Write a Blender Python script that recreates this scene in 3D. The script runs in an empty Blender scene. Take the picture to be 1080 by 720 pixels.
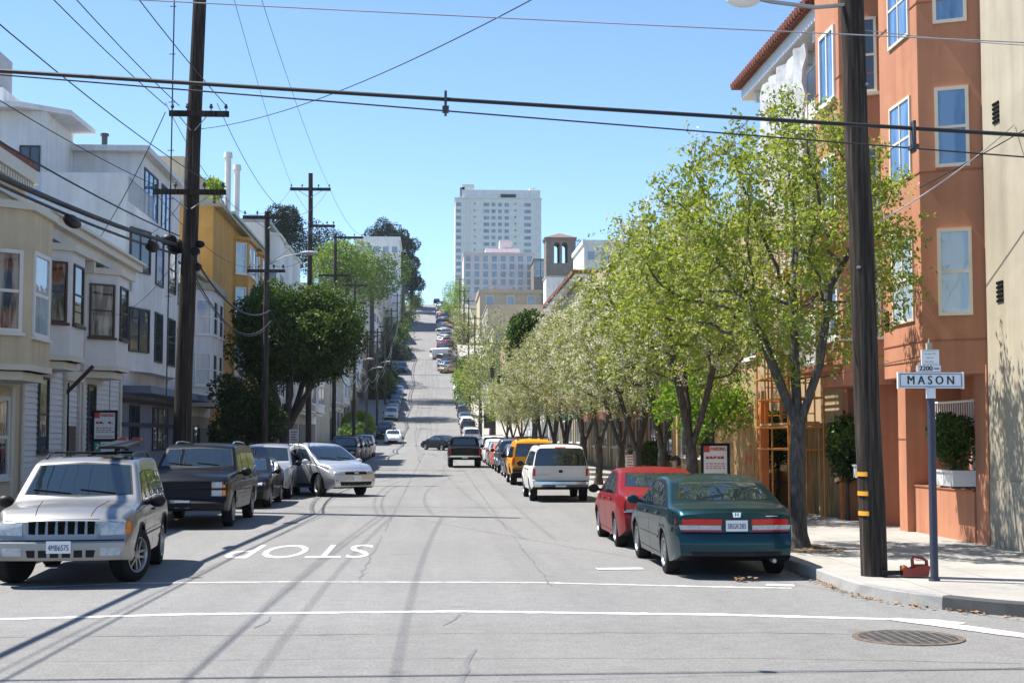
import bpy, bmesh, math, random
import numpy as np
from mathutils import Vector, Matrix
from mathutils.bvhtree import BVHTree
R = math.radians
PI = math.pi
scene = bpy.context.scene
C = scene.collection
rnd = random.Random(7)

# ------------------------------------------------------------------ camera maths (used to read distances off the photograph)
F, VX, VY, EYE = 1500.0, 455.0, 462.0, 1.95
PHI = math.atan(102/1500); TH = math.atan(85/1500*math.cos(PHI))
FW = Vector((math.sin(TH)*math.cos(PHI), math.cos(TH)*math.cos(PHI), math.sin(PHI)))
RT = Vector((math.cos(TH), -math.sin(TH), 0))
UP = RT.cross(FW)
def ray(px, py): return FW*F + RT*(px-540) + UP*(360-py)
def at(px, py, Y):
    d = ray(px, py); k = Y/d.y
    return Vector((d.x*k, Y, EYE+d.z*k))
def atx(px, py, X):
    d = ray(px, py); k = X/d.x
    return Vector((X, d.y*k, EYE+d.z*k))

# ------------------------------------------------------------------ the street's slope
PROF = [(-400,0),(-60,0),(0,0),(30,0),(55,.12),(80,.33),(105,.5),(128,.72),(148,1.15),(165,2.3),(183,4.0),(205,6.4),(230,9.8),
        (280,18.2),(335,28),(380,35.6),(410,40.4),(424,41.8),(440,42.0),(600,40),(1000,40),(2200,-30),(4000,-60)]
def _lin(P, x):
    if x <= P[0][0]: return P[0][1]
    for (a, b), (c, d) in zip(P, P[1:]):
        if x <= c: return b+(d-b)*(x-a)/(c-a)
    return P[-1][1]
def lin(P, x, s=0):
    if not s: return _lin(P, x)
    return sum(_lin(P, x+s*k)*w for k, w in ((-1,.15),(-.5,.22),(0,.26),(.5,.22),(1,.15)))
def H(y): return 0.0 if y < 30 else lin(PROF, y, 8 if y > 60 else 4)

# ------------------------------------------------------------------ materials
def nt(name):
    m = bpy.data.materials.new(name); m.use_nodes = True
    N = m.node_tree.nodes; L = m.node_tree.links
    return m, N, L, N['Principled BSDF']
def noise(N, L, scale, detail=4, vec=None, rough=.6):
    n = N.new('ShaderNodeTexNoise'); n.inputs['Scale'].default_value = scale; n.inputs['Detail'].default_value = detail
    n.inputs['Roughness'].default_value = rough
    if vec: L.new(vec, n.inputs['Vector'])
    return n.outputs['Fac']
def ramp(N, L, fac, *stops):
    r = N.new('ShaderNodeValToRGB'); e = r.color_ramp.elements
    while len(e) < len(stops): e.new(.5)
    for k, (p, c) in enumerate(stops):
        e[k].position = p; e[k].color = (*c, 1) if len(c) == 3 else c
    L.new(fac, r.inputs[0]); return r.outputs[0]
def mixc(N, L, f, a, b, mode='MIX'):
    m = N.new('ShaderNodeMix'); m.data_type = 'RGBA'; m.blend_type = mode
    for s, v in ((m.inputs[0], f), (m.inputs[6], a), (m.inputs[7], b)):
        if isinstance(v, (int, float)): s.default_value = v
        elif isinstance(v, tuple): s.default_value = (*v[:3], 1)
        else: L.new(v, s)
    return m.outputs[2]
def wpos(N, L, sx=1, sy=1, sz=1, obj=False):
    if obj: g = N.new('ShaderNodeTexCoord').outputs['Object']
    else: g = N.new('ShaderNodeNewGeometry').outputs['Position']
    m = N.new('ShaderNodeMapping'); m.inputs['Scale'].default_value = (sx, sy, sz); L.new(g, m.inputs[0]); return m.outputs[0]
def bump(N, L, P, h, strength=.3, dist=.01):
    b = N.new('ShaderNodeBump'); b.inputs['Strength'].default_value = strength; b.inputs['Distance'].default_value = dist
    L.new(h, b.inputs['Height']); L.new(b.outputs[0], P.inputs['Normal'])
def k(c, f): return tuple(min(1, x*f) for x in c)
def plain(name, c, rough=.6, metal=0, var=.12, scale=3.0, bmp=0, bscale=60, spec=.5):
    m, N, L, P = nt(name)
    f = noise(N, L, scale, 5, wpos(N, L))
    L.new(ramp(N, L, f, (.3, k(c, 1-var)), (.7, k(c, 1+var))), P.inputs['Base Color'])
    P.inputs['Roughness'].default_value = rough; P.inputs['Metallic'].default_value = metal
    P.inputs['Specular IOR Level'].default_value = spec
    if bmp: bump(N, L, P, noise(N, L, bscale, 3, wpos(N, L)), bmp)
    return m
def stucco(name, c, var=.10):
    m, N, L, P = nt(name)
    f = noise(N, L, .9, 6, wpos(N, L)); g = noise(N, L, 1.0, 5, wpos(N, L, 3.0, 3.0, .25))
    a = ramp(N, L, f, (.3, k(c, 1-var)), (.7, k(c, 1+var*.7)))
    b = ramp(N, L, g, (.40, (1, 1, 1)), (.70, (.74, .73, .71)))
    pt = noise(N, L, .38, 3, wpos(N, L, 1, 1, 1.6)); a = mixc(N, L, .6, a, ramp(N, L, pt, (.47, (1, 1, 1)), (.53, (.90, .90, .905))), 'MULTIPLY')
    L.new(mixc(N, L, .7, a, b, 'MULTIPLY'), P.inputs['Base Color'])
    P.inputs['Roughness'].default_value = .85; P.inputs['Specular IOR Level'].default_value = .25
    bump(N, L, P, noise(N, L, 45, 4, wpos(N, L)), .35, .01)
    return m
def glass(name, c=(.02, .025, .03), ior=1.6, rough=.03, curtain=None):
    m, N, L, P = nt(name)
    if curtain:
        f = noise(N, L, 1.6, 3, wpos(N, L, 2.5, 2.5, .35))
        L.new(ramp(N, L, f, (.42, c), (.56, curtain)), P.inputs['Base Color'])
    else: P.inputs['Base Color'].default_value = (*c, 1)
    P.inputs['Roughness'].default_value = rough; P.inputs['IOR'].default_value = ior
    bump(N, L, P, noise(N, L, 1.3, 2, wpos(N, L)), .12, .03)
    return m
M = {}
def asphalt():
    m, N, L, P = nt('asphalt')
    w = wpos(N, L)
    big = noise(N, L, .22, 5, w); streak = noise(N, L, 1.0, 4, wpos(N, L, 1.1, .035, 1)); fine = noise(N, L, 34, 5, w, .75); sp = noise(N, L, 190, 2, w)
    a = ramp(N, L, big, (.3, (.228, .227, .224)), (.7, (.264, .261, .254)))
    a = mixc(N, L, .7, a, ramp(N, L, streak, (.34, (.86, .86, .86)), (.58, (1, 1, 1))), 'MULTIPLY')
    a = mixc(N, L, .8, a, ramp(N, L, fine, (.34, (.52, .52, .52)), (.66, (1.24, 1.24, 1.24))), 'MULTIPLY')
    a = mixc(N, L, .7, a, ramp(N, L, sp, (.42, (.7, .7, .7)), (.6, (1.12, 1.12, 1.12))), 'MULTIPLY')
    mott = noise(N, L, 4.5, 6, w, .75); a = mixc(N, L, .8, a, ramp(N, L, mott, (.3, (.76, .76, .765)), (.7, (1.08, 1.08, 1.075))), 'MULTIPLY')
    spots = noise(N, L, 1.3, 3, w)
    a = mixc(N, L, .7, a, ramp(N, L, spots, (.63, (1, 1, 1)), (.74, (.74, .735, .73))), 'MULTIPLY')
    # the cross street was paved at another time: a slightly warmer, darker mix
    s = N.new('ShaderNodeSeparateXYZ'); L.new(N.new('ShaderNodeNewGeometry').outputs['Position'], s.inputs[0])
    lt = N.new('ShaderNodeMath'); lt.operation = 'LESS_THAN'; L.new(s.outputs[1], lt.inputs[0]); lt.inputs[1].default_value = 15.15
    mu = N.new('ShaderNodeMath'); mu.operation = 'MULTIPLY'; L.new(lt.outputs[0], mu.inputs[0]); mu.inputs[1].default_value = .6
    a = mixc(N, L, mu.outputs[0], a, mixc(N, L, 1.0, a, (.92, .90, .88), 'MULTIPLY'))
    L.new(a, P.inputs['Base Color']); P.inputs['Roughness'].default_value = .85; P.inputs['Specular IOR Level'].default_value = .3
    bump(N, L, P, fine, .5, .008)
    return m
def concrete(name, c, joints=True):
    m, N, L, P = nt(name); w = wpos(N, L)
    a = ramp(N, L, noise(N, L, .7, 6, w), (.3, k(c, .82)), (.7, k(c, 1.08)))
    a = mixc(N, L, .8, a, ramp(N, L, noise(N, L, 2.2, 5, w, .7), (.56, (1, 1, 1)), (.74, (.66, .64, .61))), 'MULTIPLY')
    a = mixc(N, L, .5, a, ramp(N, L, noise(N, L, 30, 4, w), (.35, (.8, .8, .8)), (.65, (1.05, 1.05, 1.05))), 'MULTIPLY')
    if joints:
        b = N.new('ShaderNodeTexBrick'); b.offset = 0; b.inputs['Scale'].default_value = 1
        b.inputs['Brick Width'].default_value = 1.2; b.inputs['Row Height'].default_value = 1.2; b.inputs['Mortar Size'].default_value = .012
        b.inputs['Color1'].default_value = (1, 1, 1, 1); b.inputs['Color2'].default_value = (.93, .93, .92, 1); b.inputs['Mortar'].default_value = (.5, .5, .48, 1)
        L.new(w, b.inputs['Vector']); a = mixc(N, L, .8, a, b.outputs[0], 'MULTIPLY')
    L.new(a, P.inputs['Base Color']); P.inputs['Roughness'].default_value = .85; P.inputs['Specular IOR Level'].default_value = .3
    bump(N, L, P, noise(N, L, 60, 3, w), .3, .006)
    return m
def wood_pole(name, dark, light):
    m, N, L, P = nt(name)
    f = noise(N, L, 1, 5, wpos(N, L, 26, 26, 1.1)); g = noise(N, L, .5, 3, wpos(N, L))
    a = ramp(N, L, f, (.34, k(dark, .45)), (.5, dark), (.72, light))
    L.new(mixc(N, L, .5, a, ramp(N, L, g, (.3, (.6, .6, .6)), (.7, (1.15, 1.1, 1.05))), 'MULTIPLY'), P.inputs['Base Color'])
    P.inputs['Roughness'].default_value = .9; P.inputs['Specular IOR Level'].default_value = .2
    bump(N, L, P, f, .8, .02); return m
def bark(name, dark, light):
    m, N, L, P = nt(name)
    f = noise(N, L, 1, 6, wpos(N, L, 22, 22, 5))
    L.new(ramp(N, L, f, (.3, dark), (.7, light)), P.inputs['Base Color'])
    P.inputs['Roughness'].default_value = .9; P.inputs['Specular IOR Level'].default_value = .2
    bump(N, L, P, f, .7, .02); return m
def leafmat(name, c1, c2, trans=.4, sp=.3):
    m, N, L, P = nt(name)
    a = ramp(N, L, noise(N, L, 2.4, 3, wpos(N, L)), (.3, c1), (.7, c2))
    i = noise(N, L, 17, 1, wpos(N, L))
    a = mixc(N, L, .6, a, ramp(N, L, i, (.3, (.65, .7, .6)), (.7, (1.3, 1.2, 1.2))), 'MULTIPLY')
    L.new(a, P.inputs['Base Color']); P.inputs['Roughness'].default_value = .55; P.inputs['Specular IOR Level'].default_value = sp
    t = N.new('ShaderNodeBsdfTranslucent'); L.new(mixc(N, L, 1.0, a, (1.5, 1.5, .75), 'MULTIPLY'), t.inputs[0])
    x = N.new('ShaderNodeMixShader'); x.inputs[0].default_value = trans
    o = N['Material Output']; L.new(P.outputs[0], x.inputs[1]); L.new(t.outputs[0], x.inputs[2]); L.new(x.outputs[0], o.inputs[0])
    return m
def paint(name='car_paint', metal=0.0, rough=.4, spec=.08, coat=.30):
    m, N, L, P = nt(name)
    o = N.new('ShaderNodeObjectInfo')
    f = noise(N, L, 1.2, 4, wpos(N, L, obj=True))
    L.new(mixc(N, L, 1.0, o.outputs['Color'], ramp(N, L, f, (.3, (.92, .92, .92)), (.7, (1.04, 1.04, 1.03))), 'MULTIPLY'), P.inputs['Base Color'])
    P.inputs['Metallic'].default_value = metal; P.inputs['Roughness'].default_value = rough; P.inputs['Specular IOR Level'].default_value = spec
    P.inputs['Coat Weight'].default_value = coat; P.inputs['Coat Roughness'].default_value = .05
    return m
def roofing(name, c):
    m, N, L, P = nt(name)
    b = N.new('ShaderNodeTexBrick'); b.inputs['Scale'].default_value = 3.2
    b.inputs['Color1'].default_value = (*c, 1); b.inputs['Color2'].default_value = (*k(c, .65), 1); b.inputs['Mortar'].default_value = (*k(c, .3), 1)
    L.new(wpos(N, L), b.inputs['Vector']); L.new(b.outputs[0], P.inputs['Base Color']); P.inputs['Roughness'].default_value = .9
    return m
M.update(asphalt=asphalt(), sidewalk=concrete('sidewalk_concrete', (.36, .345, .32)), kerb=concrete('kerb_concrete', (.33, .325, .31), False),
    kerb_dark=plain('dark_kerb', (.045, .047, .05), .8, bmp=.3), soil=plain('soil', (.11, .085, .06), .95, var=.4, scale=8, bmp=.6),
    terrain=plain('terrain', (.10, .105, .06), .95, var=.35, scale=.2),
    roadpaint=plain('road_paint', (.47, .47, .46), .8, var=.22, scale=12, bmp=.3), wornpaint=plain('worn_road_paint', (.50, .50, .49), .8, var=.36, scale=9, bmp=.3), tar=plain('tar', (.13, .13, .132), .7),
    pole=wood_pole('pole_wood', (.038, .030, .025), (.10, .082, .068)), pole2=wood_pole('pole_wood_grey', (.06, .05, .043), (.14, .12, .10)),
    bark=bark('bark', (.032, .027, .023), (.11, .095, .08)), barkd=bark('bark_grey', (.035, .031, .028), (.125, .112, .10)),
    wire=plain('wire', (.012, .012, .013), .6), wiregrey=plain('grey_wire', (.28, .28, .29), .5), steel=plain('steel', (.32, .33, .34), .4, .7), iron=plain('iron', (.11, .10, .095), .7, .2, var=.4, scale=9),
    rust=plain('rusty_iron', (.13, .095, .075), .8, .2, var=.5, scale=9),
    white=stucco('white_stucco', (.72, .73, .73), .06), whitewood=plain('white_wood', (.66, .66, .645), .6, var=.06), yellowst=stucco('yellow_stucco', (.66, .56, .39)),
    cream=stucco('cream_stucco', (.42, .375, .29)), peach=stucco('peach_stucco', (.48, .215, .125)), peachd=stucco('peach_trim', (.36, .14, .08)), ochre=stucco('ochre_stucco', (.55, .30, .085)), beige=stucco('beige_stucco', (.55, .46, .34)),
    tan=stucco('tan_stucco', (.43, .31, .185)), greyblue=stucco('grey_blue_boards', (.22, .25, .31)), navy=plain('navy_trim', (.03, .035, .06), .6), trim=plain('cream_trim', (.62, .58, .48), .55, var=.05),
    brown=plain('brown_wood', (.055, .03, .02), .5), dark=plain('dark_void', (.004, .004, .004), .9, spec=.1), darkgrey=plain('dark_grey', (.05, .052, .055), .6), framewhite=plain('white_frame', (.72, .71, .68), .45, var=.04),
    framepeach=plain('cream_frame', (.66, .58, .46), .45, var=.04), grey=plain('grey_paint', (.33, .34, .35), .6),
    glass=glass('window_glass', (.045, .055, .07), 1.75), glasscurt=glass('curtained_glass', (.02, .022, .025), 1.6, .04, (.32, .31, .28)), glassblue=glass('sky_reflection_glass', (.045, .12, .27), 2.0, .02, (.13, .24, .40)),  # the blue panes carry the sky's reflection in their base colour
    glasssky=glass('sky_glass', (.30, .42, .55), 1.9, .03, (.45, .52, .56)), carglass=glass('car_glass', (.010, .017, .021), 2.1, .015), farglass=plain('far_glass', (.26, .33, .42), .12, var=.35, scale=.25),  # sky glass: pale sky reflection painted as base colour
    paint=paint(), paint_metal=paint('metallic_car_paint', .85, .40, .3, .5), rubber=plain('tyre_rubber', (.009, .009, .010), .85, spec=.25), plastic=plain('black_plastic', (.005, .005, .006), .5, spec=.25), chrome=plain('chrome', (.62, .63, .65), .18, .9, var=.03), alloy=plain('alloy', (.30, .31, .32), .35, .7, var=.05),
    red=plain('red_plastic', (.27, .025, .018), .4), redlens=plain('red_lens', (.50, .012, .008), .12), clearlens=plain('clear_lens', (.40, .42, .44), .08, var=.25, scale=14), amber=plain('amber_lens', (.75, .20, .02), .15), plate=plain('plate_white', (.70, .71, .72), .45, var=.03),
    plateink=plain('plate_ink', (.02, .03, .12), .5), ink=plain('black_ink', (.012, .012, .013), .5), signred=plain('sign_red', (.55, .05, .035), .5), signgreen=plain('sign_green', (.015, .22, .13), .5), signwhite=plain('sign_white', (.72, .72, .70), .5, var=.04),
    enamel=plain('sign_enamel', (.62, .66, .70), .35, var=.05), yellowref=plain('reflector_yellow', (.72, .33, .02), .4), orange=plain('orange_paint', (.46, .165, .02), .5), orangewall=plain('orange_board', (.55, .16, .04), .6), redshed=plain('red_paint', (.40, .06, .03), .55),
    plywood=wood_pole('plywood', (.42, .27, .13), (.62, .44, .24)), plasticsheet=plain('plastic_sheet', (.50, .50, .50), .4, var=.22, scale=5, bmp=.9, bscale=5), tile=roofing('clay_tile', (.30, .10, .06)), awning=plain('awning_brown', (.16, .06, .045), .7), greenawn=plain('awning_green', (.03, .22, .15), .7),
    towerw=stucco('tower_white', (.80, .80, .81), .03), pinkst=stucco('pink_stucco', (.76, .65, .65), .04), churchst=stucco('church_concrete', (.21, .18, .155), .14), tilebrown=roofing('brown_tile', (.24, .15, .11)), seagreen=plain('copper_green', (.34, .45, .42), .5), litter=plain('dry_leaf', (.26, .14, .06), .8, var=.5, scale=30),
    skin=plain('skin', (.45, .26, .18), .5), hair=plain('dark_hair', (.018, .013, .011), .6), shirt=plain('pale_shirt', (.68, .60, .57), .8, bmp=.3), denim=plain('dark_jeans', (.03, .035, .06), .8))
def sprayed():
    m = M['plywood'].copy(); m.name = 'sprayed_plywood'; N = m.node_tree.nodes; L = m.node_tree.links; P = N['Principled BSDF']
    src = P.inputs['Base Color'].links[0].from_socket
    f = ramp(N, L, noise(N, L, 3.2, 5, wpos(N, L), .7), (.55, (0, 0, 0)), (.60, (1, 1, 1)))
    L.new(mixc(N, L, f, src, (.52, .10, .05)), P.inputs['Base Color']); return m
M['sprayed'] = sprayed()
M['leaf_pear'] = leafmat('pear_leaf', (.15, .20, .035), (.27, .305, .085), .50)
M['leaf_bright'] = leafmat('bright_leaf', (.10, .22, .015), (.19, .30, .03), .42)
M['leaf_olive'] = leafmat('olive_leaf', (.15, .18, .07), (.25, .27, .12), .42)
M['blossom'] = leafmat('blossom_petal', (.52, .50, .46), (.68, .66, .62), .3)
M['leaf_dark'] = leafmat('dark_leaf', (.016, .038, .009), (.04, .075, .014), .22)
M['leaf_ficus'] = leafmat('ficus_leaf', (.024, .055, .008), (.06, .105, .015), .16)
M['leaf_mid'] = leafmat('mid_leaf', (.05, .10, .016), (.11, .17, .03), .3)
M['leaf_lime'] = leafmat('lime_leaf', (.14, .24, .02), (.26, .34, .04), .35)
M['leaf_pine'] = leafmat('cypress_leaf', (.010, .022, .012), (.026, .046, .022), .12, .05)

# ------------------------------------------------------------------ mesh helpers
def obj(name, bm, mat, parent=None, smooth=None):
    me = bpy.data.meshes.new(name); bm.to_mesh(me); bm.free()
    return mobj(name, me, mat, parent, smooth)
def mobj(name, me, mat, parent=None, smooth=None):
    for m in (mat if isinstance(mat, (list, tuple)) else [mat]): me.materials.append(M[m] if isinstance(m, str) else m)
    if smooth is not None:
        me.polygons.foreach_set('use_smooth', [True]*len(me.polygons)); me.set_sharp_from_angle(angle=R(smooth))
    o = bpy.data.objects.new(name, me); C.objects.link(o)
    if parent: o.parent = parent
    return o
def tag(o, label=None, cat=None, group=None, kind=None):
    if label: o['label'] = label
    if cat: o['category'] = cat
    if group: o['group'] = group
    if kind: o['kind'] = kind
    return o
def thing(name, label, cat, loc=(0, 0, 0), rz=0, group=None):
    o = bpy.data.objects.new(name, None); C.objects.link(o); o.empty_display_size = .2
    o.location = loc; o.rotation_euler = (0, 0, rz)
    return tag(o, label, cat, group)
def struct(name, bm, mat, smooth=None): return tag(obj(name, bm, mat, None, smooth), kind='structure')
KIDS = {}
def kids(o):
    if o.name not in KIDS: KIDS[o.name] = list(o.children)
    return KIDS[o.name]
def dup(o, parent=None, color=None, skip=()):
    c = o.copy(); C.objects.link(c)
    if parent: c.parent = parent
    if color and c.type == 'MESH': c.color = color
    for ch in kids(o):
        if ch.name.split('.')[0] in skip: continue
        dup(ch, c, color, skip)
    return c
def quad(bm, *p):
    return bm.faces.new([bm.verts.new(q) for q in p])
def box(bm, x0, x1, y0, y1, z0, z1, mi=0):
    v = [bm.verts.new((x, y, z)) for z in (z0, z1) for x, y in ((x0, y0), (x1, y0), (x1, y1), (x0, y1))]
    for f in ((0, 3, 2, 1), (4, 5, 6, 7), (0, 1, 5, 4), (1, 2, 6, 5), (2, 3, 7, 6), (3, 0, 4, 7)):
        bm.faces.new([v[i] for i in f]).material_index = mi
def obox(bm, o, u, w, n0, n1, z0, z1):
    """box on a wall: origin o (x,y), unit direction u along the wall, outward normal n=(u.y,-u.x), from n0 to n1"""
    n = (u[1], -u[0])
    P = lambda a, b, z: (o[0]+u[0]*a+n[0]*b, o[1]+u[1]*a+n[1]*b, z)
    v = [bm.verts.new(P(a, b, z)) for z in (z0, z1) for a, b in ((0, n1), (w, n1), (w, n0), (0, n0))]
    for f in ((0, 3, 2, 1), (4, 5, 6, 7), (0, 1, 5, 4), (1, 2, 6, 5), (2, 3, 7, 6), (3, 0, 4, 7)): bm.faces.new([v[i] for i in f])
def prism(bm, pts, z0, z1):
    a = [bm.verts.new((x, y, z0)) for x, y in pts]; b = [bm.verts.new((x, y, z1)) for x, y in pts]
    bm.faces.new(b); bm.faces.new(a[::-1]); n = len(pts)
    for i in range(n): bm.faces.new((a[i], a[(i+1) % n], b[(i+1) % n], b[i]))
def tube(bm, p0, p1, r0, r1=None, n=10, cap=True):
    r1 = r0 if r1 is None else r1
    p0, p1 = Vector(p0), Vector(p1); d = (p1-p0).normalized()
    a = d.orthogonal().normalized(); b = d.cross(a)
    A = [bm.verts.new(p0+(a*math.cos(t)+b*math.sin(t))*r0) for t in [2*PI*i/n for i in range(n)]]
    B = [bm.verts.new(p1+(a*math.cos(t)+b*math.sin(t))*r1) for t in [2*PI*i/n for i in range(n)]]
    for i in range(n): bm.faces.new((A[i], A[(i+1) % n], B[(i+1) % n], B[i]))
    if cap: bm.faces.new(A[::-1]); bm.faces.new(B)
def polytube(bm, pts, r, n=6):
    pts = [Vector(p) for p in pts]; rings = []
    rr = r if isinstance(r, (list, tuple)) else [r]*len(pts)
    ref = None
    for i, p in enumerate(pts):
        d = (pts[min(i+1, len(pts)-1)]-pts[max(i-1, 0)]).normalized()
        if ref is None: ref = d.orthogonal().normalized()
        a = (ref-d*ref.dot(d)).normalized(); ref = a; b = d.cross(a)
        rings.append([bm.verts.new(p+(a*math.cos(t)+b*math.sin(t))*rr[i]) for t in [2*PI*j/n for j in range(n)]])
    for A, B in zip(rings, rings[1:]):
        for j in range(n): bm.faces.new((A[j], A[(j+1) % n], B[(j+1) % n], B[j]))
    bm.faces.new(rings[0][::-1]); bm.faces.new(rings[-1])
def lathe(bm, prof, n=24, axis='x'):
    """prof: (along axis, radius)"""
    rings = []
    for a, r in prof:
        ring = []
        for j in range(n):
            t = 2*PI*j/n; c, s = r*math.cos(t), r*math.sin(t)
            ring.append(bm.verts.new((a, c, s) if axis == 'x' else (c, s, a)))
        rings.append(ring)
    for A, B in zip(rings, rings[1:]):
        for j in range(n): bm.faces.new((A[j], A[(j+1) % n], B[(j+1) % n], B[j]))
    return rings
def ball(bm, c, rx, ry=None, rz=None, u=12, v=8):
    m = Matrix.Translation(c) @ Matrix.Diagonal((rx, ry or rx, rz or rx, 1))
    bmesh.ops.create_uvsphere(bm, u_segments=u, v_segments=v, radius=1, matrix=m)
def sheet(bm, xs, ys, zf):
    g = [[bm.verts.new((x, y, zf(x, y))) for x in xs] for y in ys]
    for a, b in zip(g, g[1:]):
        for i in range(len(xs)-1): bm.faces.new((a[i], a[i+1], b[i+1], b[i]))
def rng(a, b, s):
    n = max(1, int(math.ceil((b-a)/s))); return [a+(b-a)*i/n for i in range(n+1)]
def textmesh(body, size, align='CENTER', font=None, extrude=.0):
    cu = bpy.data.curves.new('lettering', 'FONT'); cu.body = body; cu.size = size; cu.align_x = align; cu.align_y = 'CENTER'; cu.extrude = extrude
    cu.resolution_u = 3; cu.offset = 0
    o = bpy.data.objects.new('lettering', cu); C.objects.link(o)
    me = bpy.data.meshes.new_from_object(o.evaluated_get(bpy.context.evaluated_depsgraph_get()))
    bpy.data.objects.remove(o); bpy.data.curves.remove(cu); return me
def lettering(name, body, size, mat, parent, loc, facing='-y', wid=None, rz=0, bold=0):
    """flat raised lettering; facing '-y': upright and read from -y"""
    me = textmesh(body, size, extrude=.002)
    if wid:
        xs = [v.co.x for v in me.vertices]; s = wid/(max(xs)-min(xs))
        for v in me.vertices: v.co.x *= s
    if bold:
        bm = bmesh.new(); bm.from_mesh(me); b2 = bm.copy()
        for v in bm.verts: v.co.x += bold
        for v in b2.verts: v.co.x -= bold; v.co.z += .0003
        t2 = bpy.data.meshes.new('t'); b2.to_mesh(t2); b2.free(); bm.from_mesh(t2); bm.to_mesh(me); bm.free(); bpy.data.meshes.remove(t2)
    m = {'-y': Matrix.Rotation(PI/2, 4, 'X'), '+y': Matrix.Rotation(PI, 4, 'Z') @ Matrix.Rotation(PI/2, 4, 'X'),
         '+x': Matrix.Rotation(PI/2, 4, 'Z') @ Matrix.Rotation(PI/2, 4, 'X'), '-x': Matrix.Rotation(-PI/2, 4, 'Z') @ Matrix.Rotation(PI/2, 4, 'X'), '+z': Matrix.Rotation(rz, 4, 'Z')}[facing]
    me.transform(Matrix.Translation(loc) @ m); me.name = name
    return mobj(name, me, mat, parent)

# ------------------------------------------------------------------ camera, sky, sun
cam = bpy.data.cameras.new('camera'); co = bpy.data.objects.new('camera', cam); C.objects.link(co)
co.location = (0, 0, EYE); co.rotation_euler = (PI/2+PHI, 0, -TH); cam.sensor_width = 36; cam.lens = F/1080*36
cam.clip_start = .1; cam.clip_end = 6000
scene.camera = co
SUN_EL, SUN_DIR = R(60), Vector((-.93, .37, 0)).normalized()
W = bpy.data.worlds.new('World'); scene.world = W; W.use_nodes = True
wn, wl = W.node_tree.nodes, W.node_tree.links
sky = wn.new('ShaderNodeTexSky'); sky.sky_type = 'NISHITA'; sky.sun_disc = False
sky.sun_elevation = SUN_EL; sky.sun_rotation = math.atan2(SUN_DIR.x, SUN_DIR.y); sky.air_density = .75; sky.dust_density = 0; sky.ozone_density = 2.6; sky.altitude = 0
tint = wn.new('ShaderNodeMix'); tint.data_type = 'RGBA'; tint.blend_type = 'MULTIPLY'; tint.inputs[0].default_value = 1; tint.inputs[7].default_value = (.93, 1.0, 1.03, 1)
wl.new(sky.outputs[0], tint.inputs[6]); wl.new(tint.outputs[2], wn['Background'].inputs[0]); wn['Background'].inputs[1].default_value = .114
sun = bpy.data.lights.new('sun', 'SUN'); sun.energy = 5; sun.angle = R(.53); sun.color = (1, .95, .87)
so = bpy.data.objects.new('sun', sun); C.objects.link(so)
sv = Vector((SUN_DIR.x*math.cos(SUN_EL), SUN_DIR.y*math.cos(SUN_EL), math.sin(SUN_EL)))
so.rotation_euler = sv.to_track_quat('Z', 'Y').to_euler(); so.location = sv*60
vs = scene.view_settings; vs.view_transform = 'Standard'; vs.look = 'None'; vs.exposure = 1.05; vs.gamma = 1
scene.render.engine = 'CYCLES'
cy = scene.cycles; cy.max_bounces = 5; cy.diffuse_bounces = 2; cy.glossy_bounces = 3; cy.transmission_bounces = 3; cy.transparent_max_bounces = 4
cy.use_denoising = True

# ------------------------------------------------------------------ ground, road, kerbs, pavements, markings
XL, XR = -6.2, 5.3
bm = bmesh.new()
ys = [-300, -60, 0]+rng(30, 460, 5)+[520, 600, 800, 1000, 1300, 1700, 2200, 3000, 4000]
sheet(bm, [-2500, -300, -60, -20, 20, 60, 300, 2500], ys, lambda x, y: H(y)-.06)
struct('ground', bm, 'terrain', 40)
bm = bmesh.new(); sheet(bm, [XL, -2, 2, XR], rng(15, 30, 5)+rng(31, 440, 2)+rng(445, 560, 10), lambda x, y: H(y))
struct('road', bm, 'asphalt', 40)
bm = bmesh.new(); sheet(bm, [-120, -60, -20, 0, 20, 60, 120], [-22, 0, 15], lambda x, y: 0)
sheet(bm, [-30, XL], [15, 19], lambda x, y: -.004); sheet(bm, [XR, 30], [15, 19], lambda x, y: -.004)
struct('cross_road', bm, 'asphalt')
bm = bmesh.new()
for y0, y1 in ((128, 146), (232, 248)):
    for a, b in ((-80, XL), (XR, 80)): sheet(bm, rng(a, b, 20), rng(y0-2, y1+2, 2), lambda x, y: H(y)-.01)
struct('upper_cross_road', bm, 'asphalt', 40)
def kerb(path, mat, side):
    """kerb stone swept along a path; side=+1: pavement lies on the +normal side"""
    bm = bmesh.new(); rows = []
    for i, p in enumerate(path):
        a, b = Vector(path[max(i-1, 0)]), Vector(path[min(i+1, len(path)-1)])
        d = (b-a).normalized(); n = Vector((d.y, -d.x))*side
        z = H(p[1])
        rows.append([bm.verts.new((p[0]+n.x*o, p[1]+n.y*o, z+h)) for o, h in ((0, -.05), (.015, .135), (.03, .153), (.16, .153), (.16, -.05))])
    for A, B in zip(rows, rows[1:]):
        for j in range(4): bm.faces.new((A[j], A[j+1], B[j+1], B[j]))
    bm.faces.new(rows[0]); bm.faces.new(rows[-1][::-1])
    bmesh.ops.recalc_face_normals(bm, faces=bm.faces[:])
    return struct('kerb', bm, mat)
arcR = [(8.8+3.5*math.cos(t), 18+3.5*math.sin(t)) for t in [PI+PI/2*i/14 for i in range(15)]]
arcL = [(-9.7+3.5*math.cos(t), 18+3.5*math.sin(t)) for t in [-PI/2*i/14 for i in range(15)]]
CUT = 5
kerb([(XR, y) for y in rng(126, 18.6, -2)] if 0 else [(XR, y) for y in rng(18.3, 126, 3)][::-1]+arcR[:CUT+1], 'kerb', -1)
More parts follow.
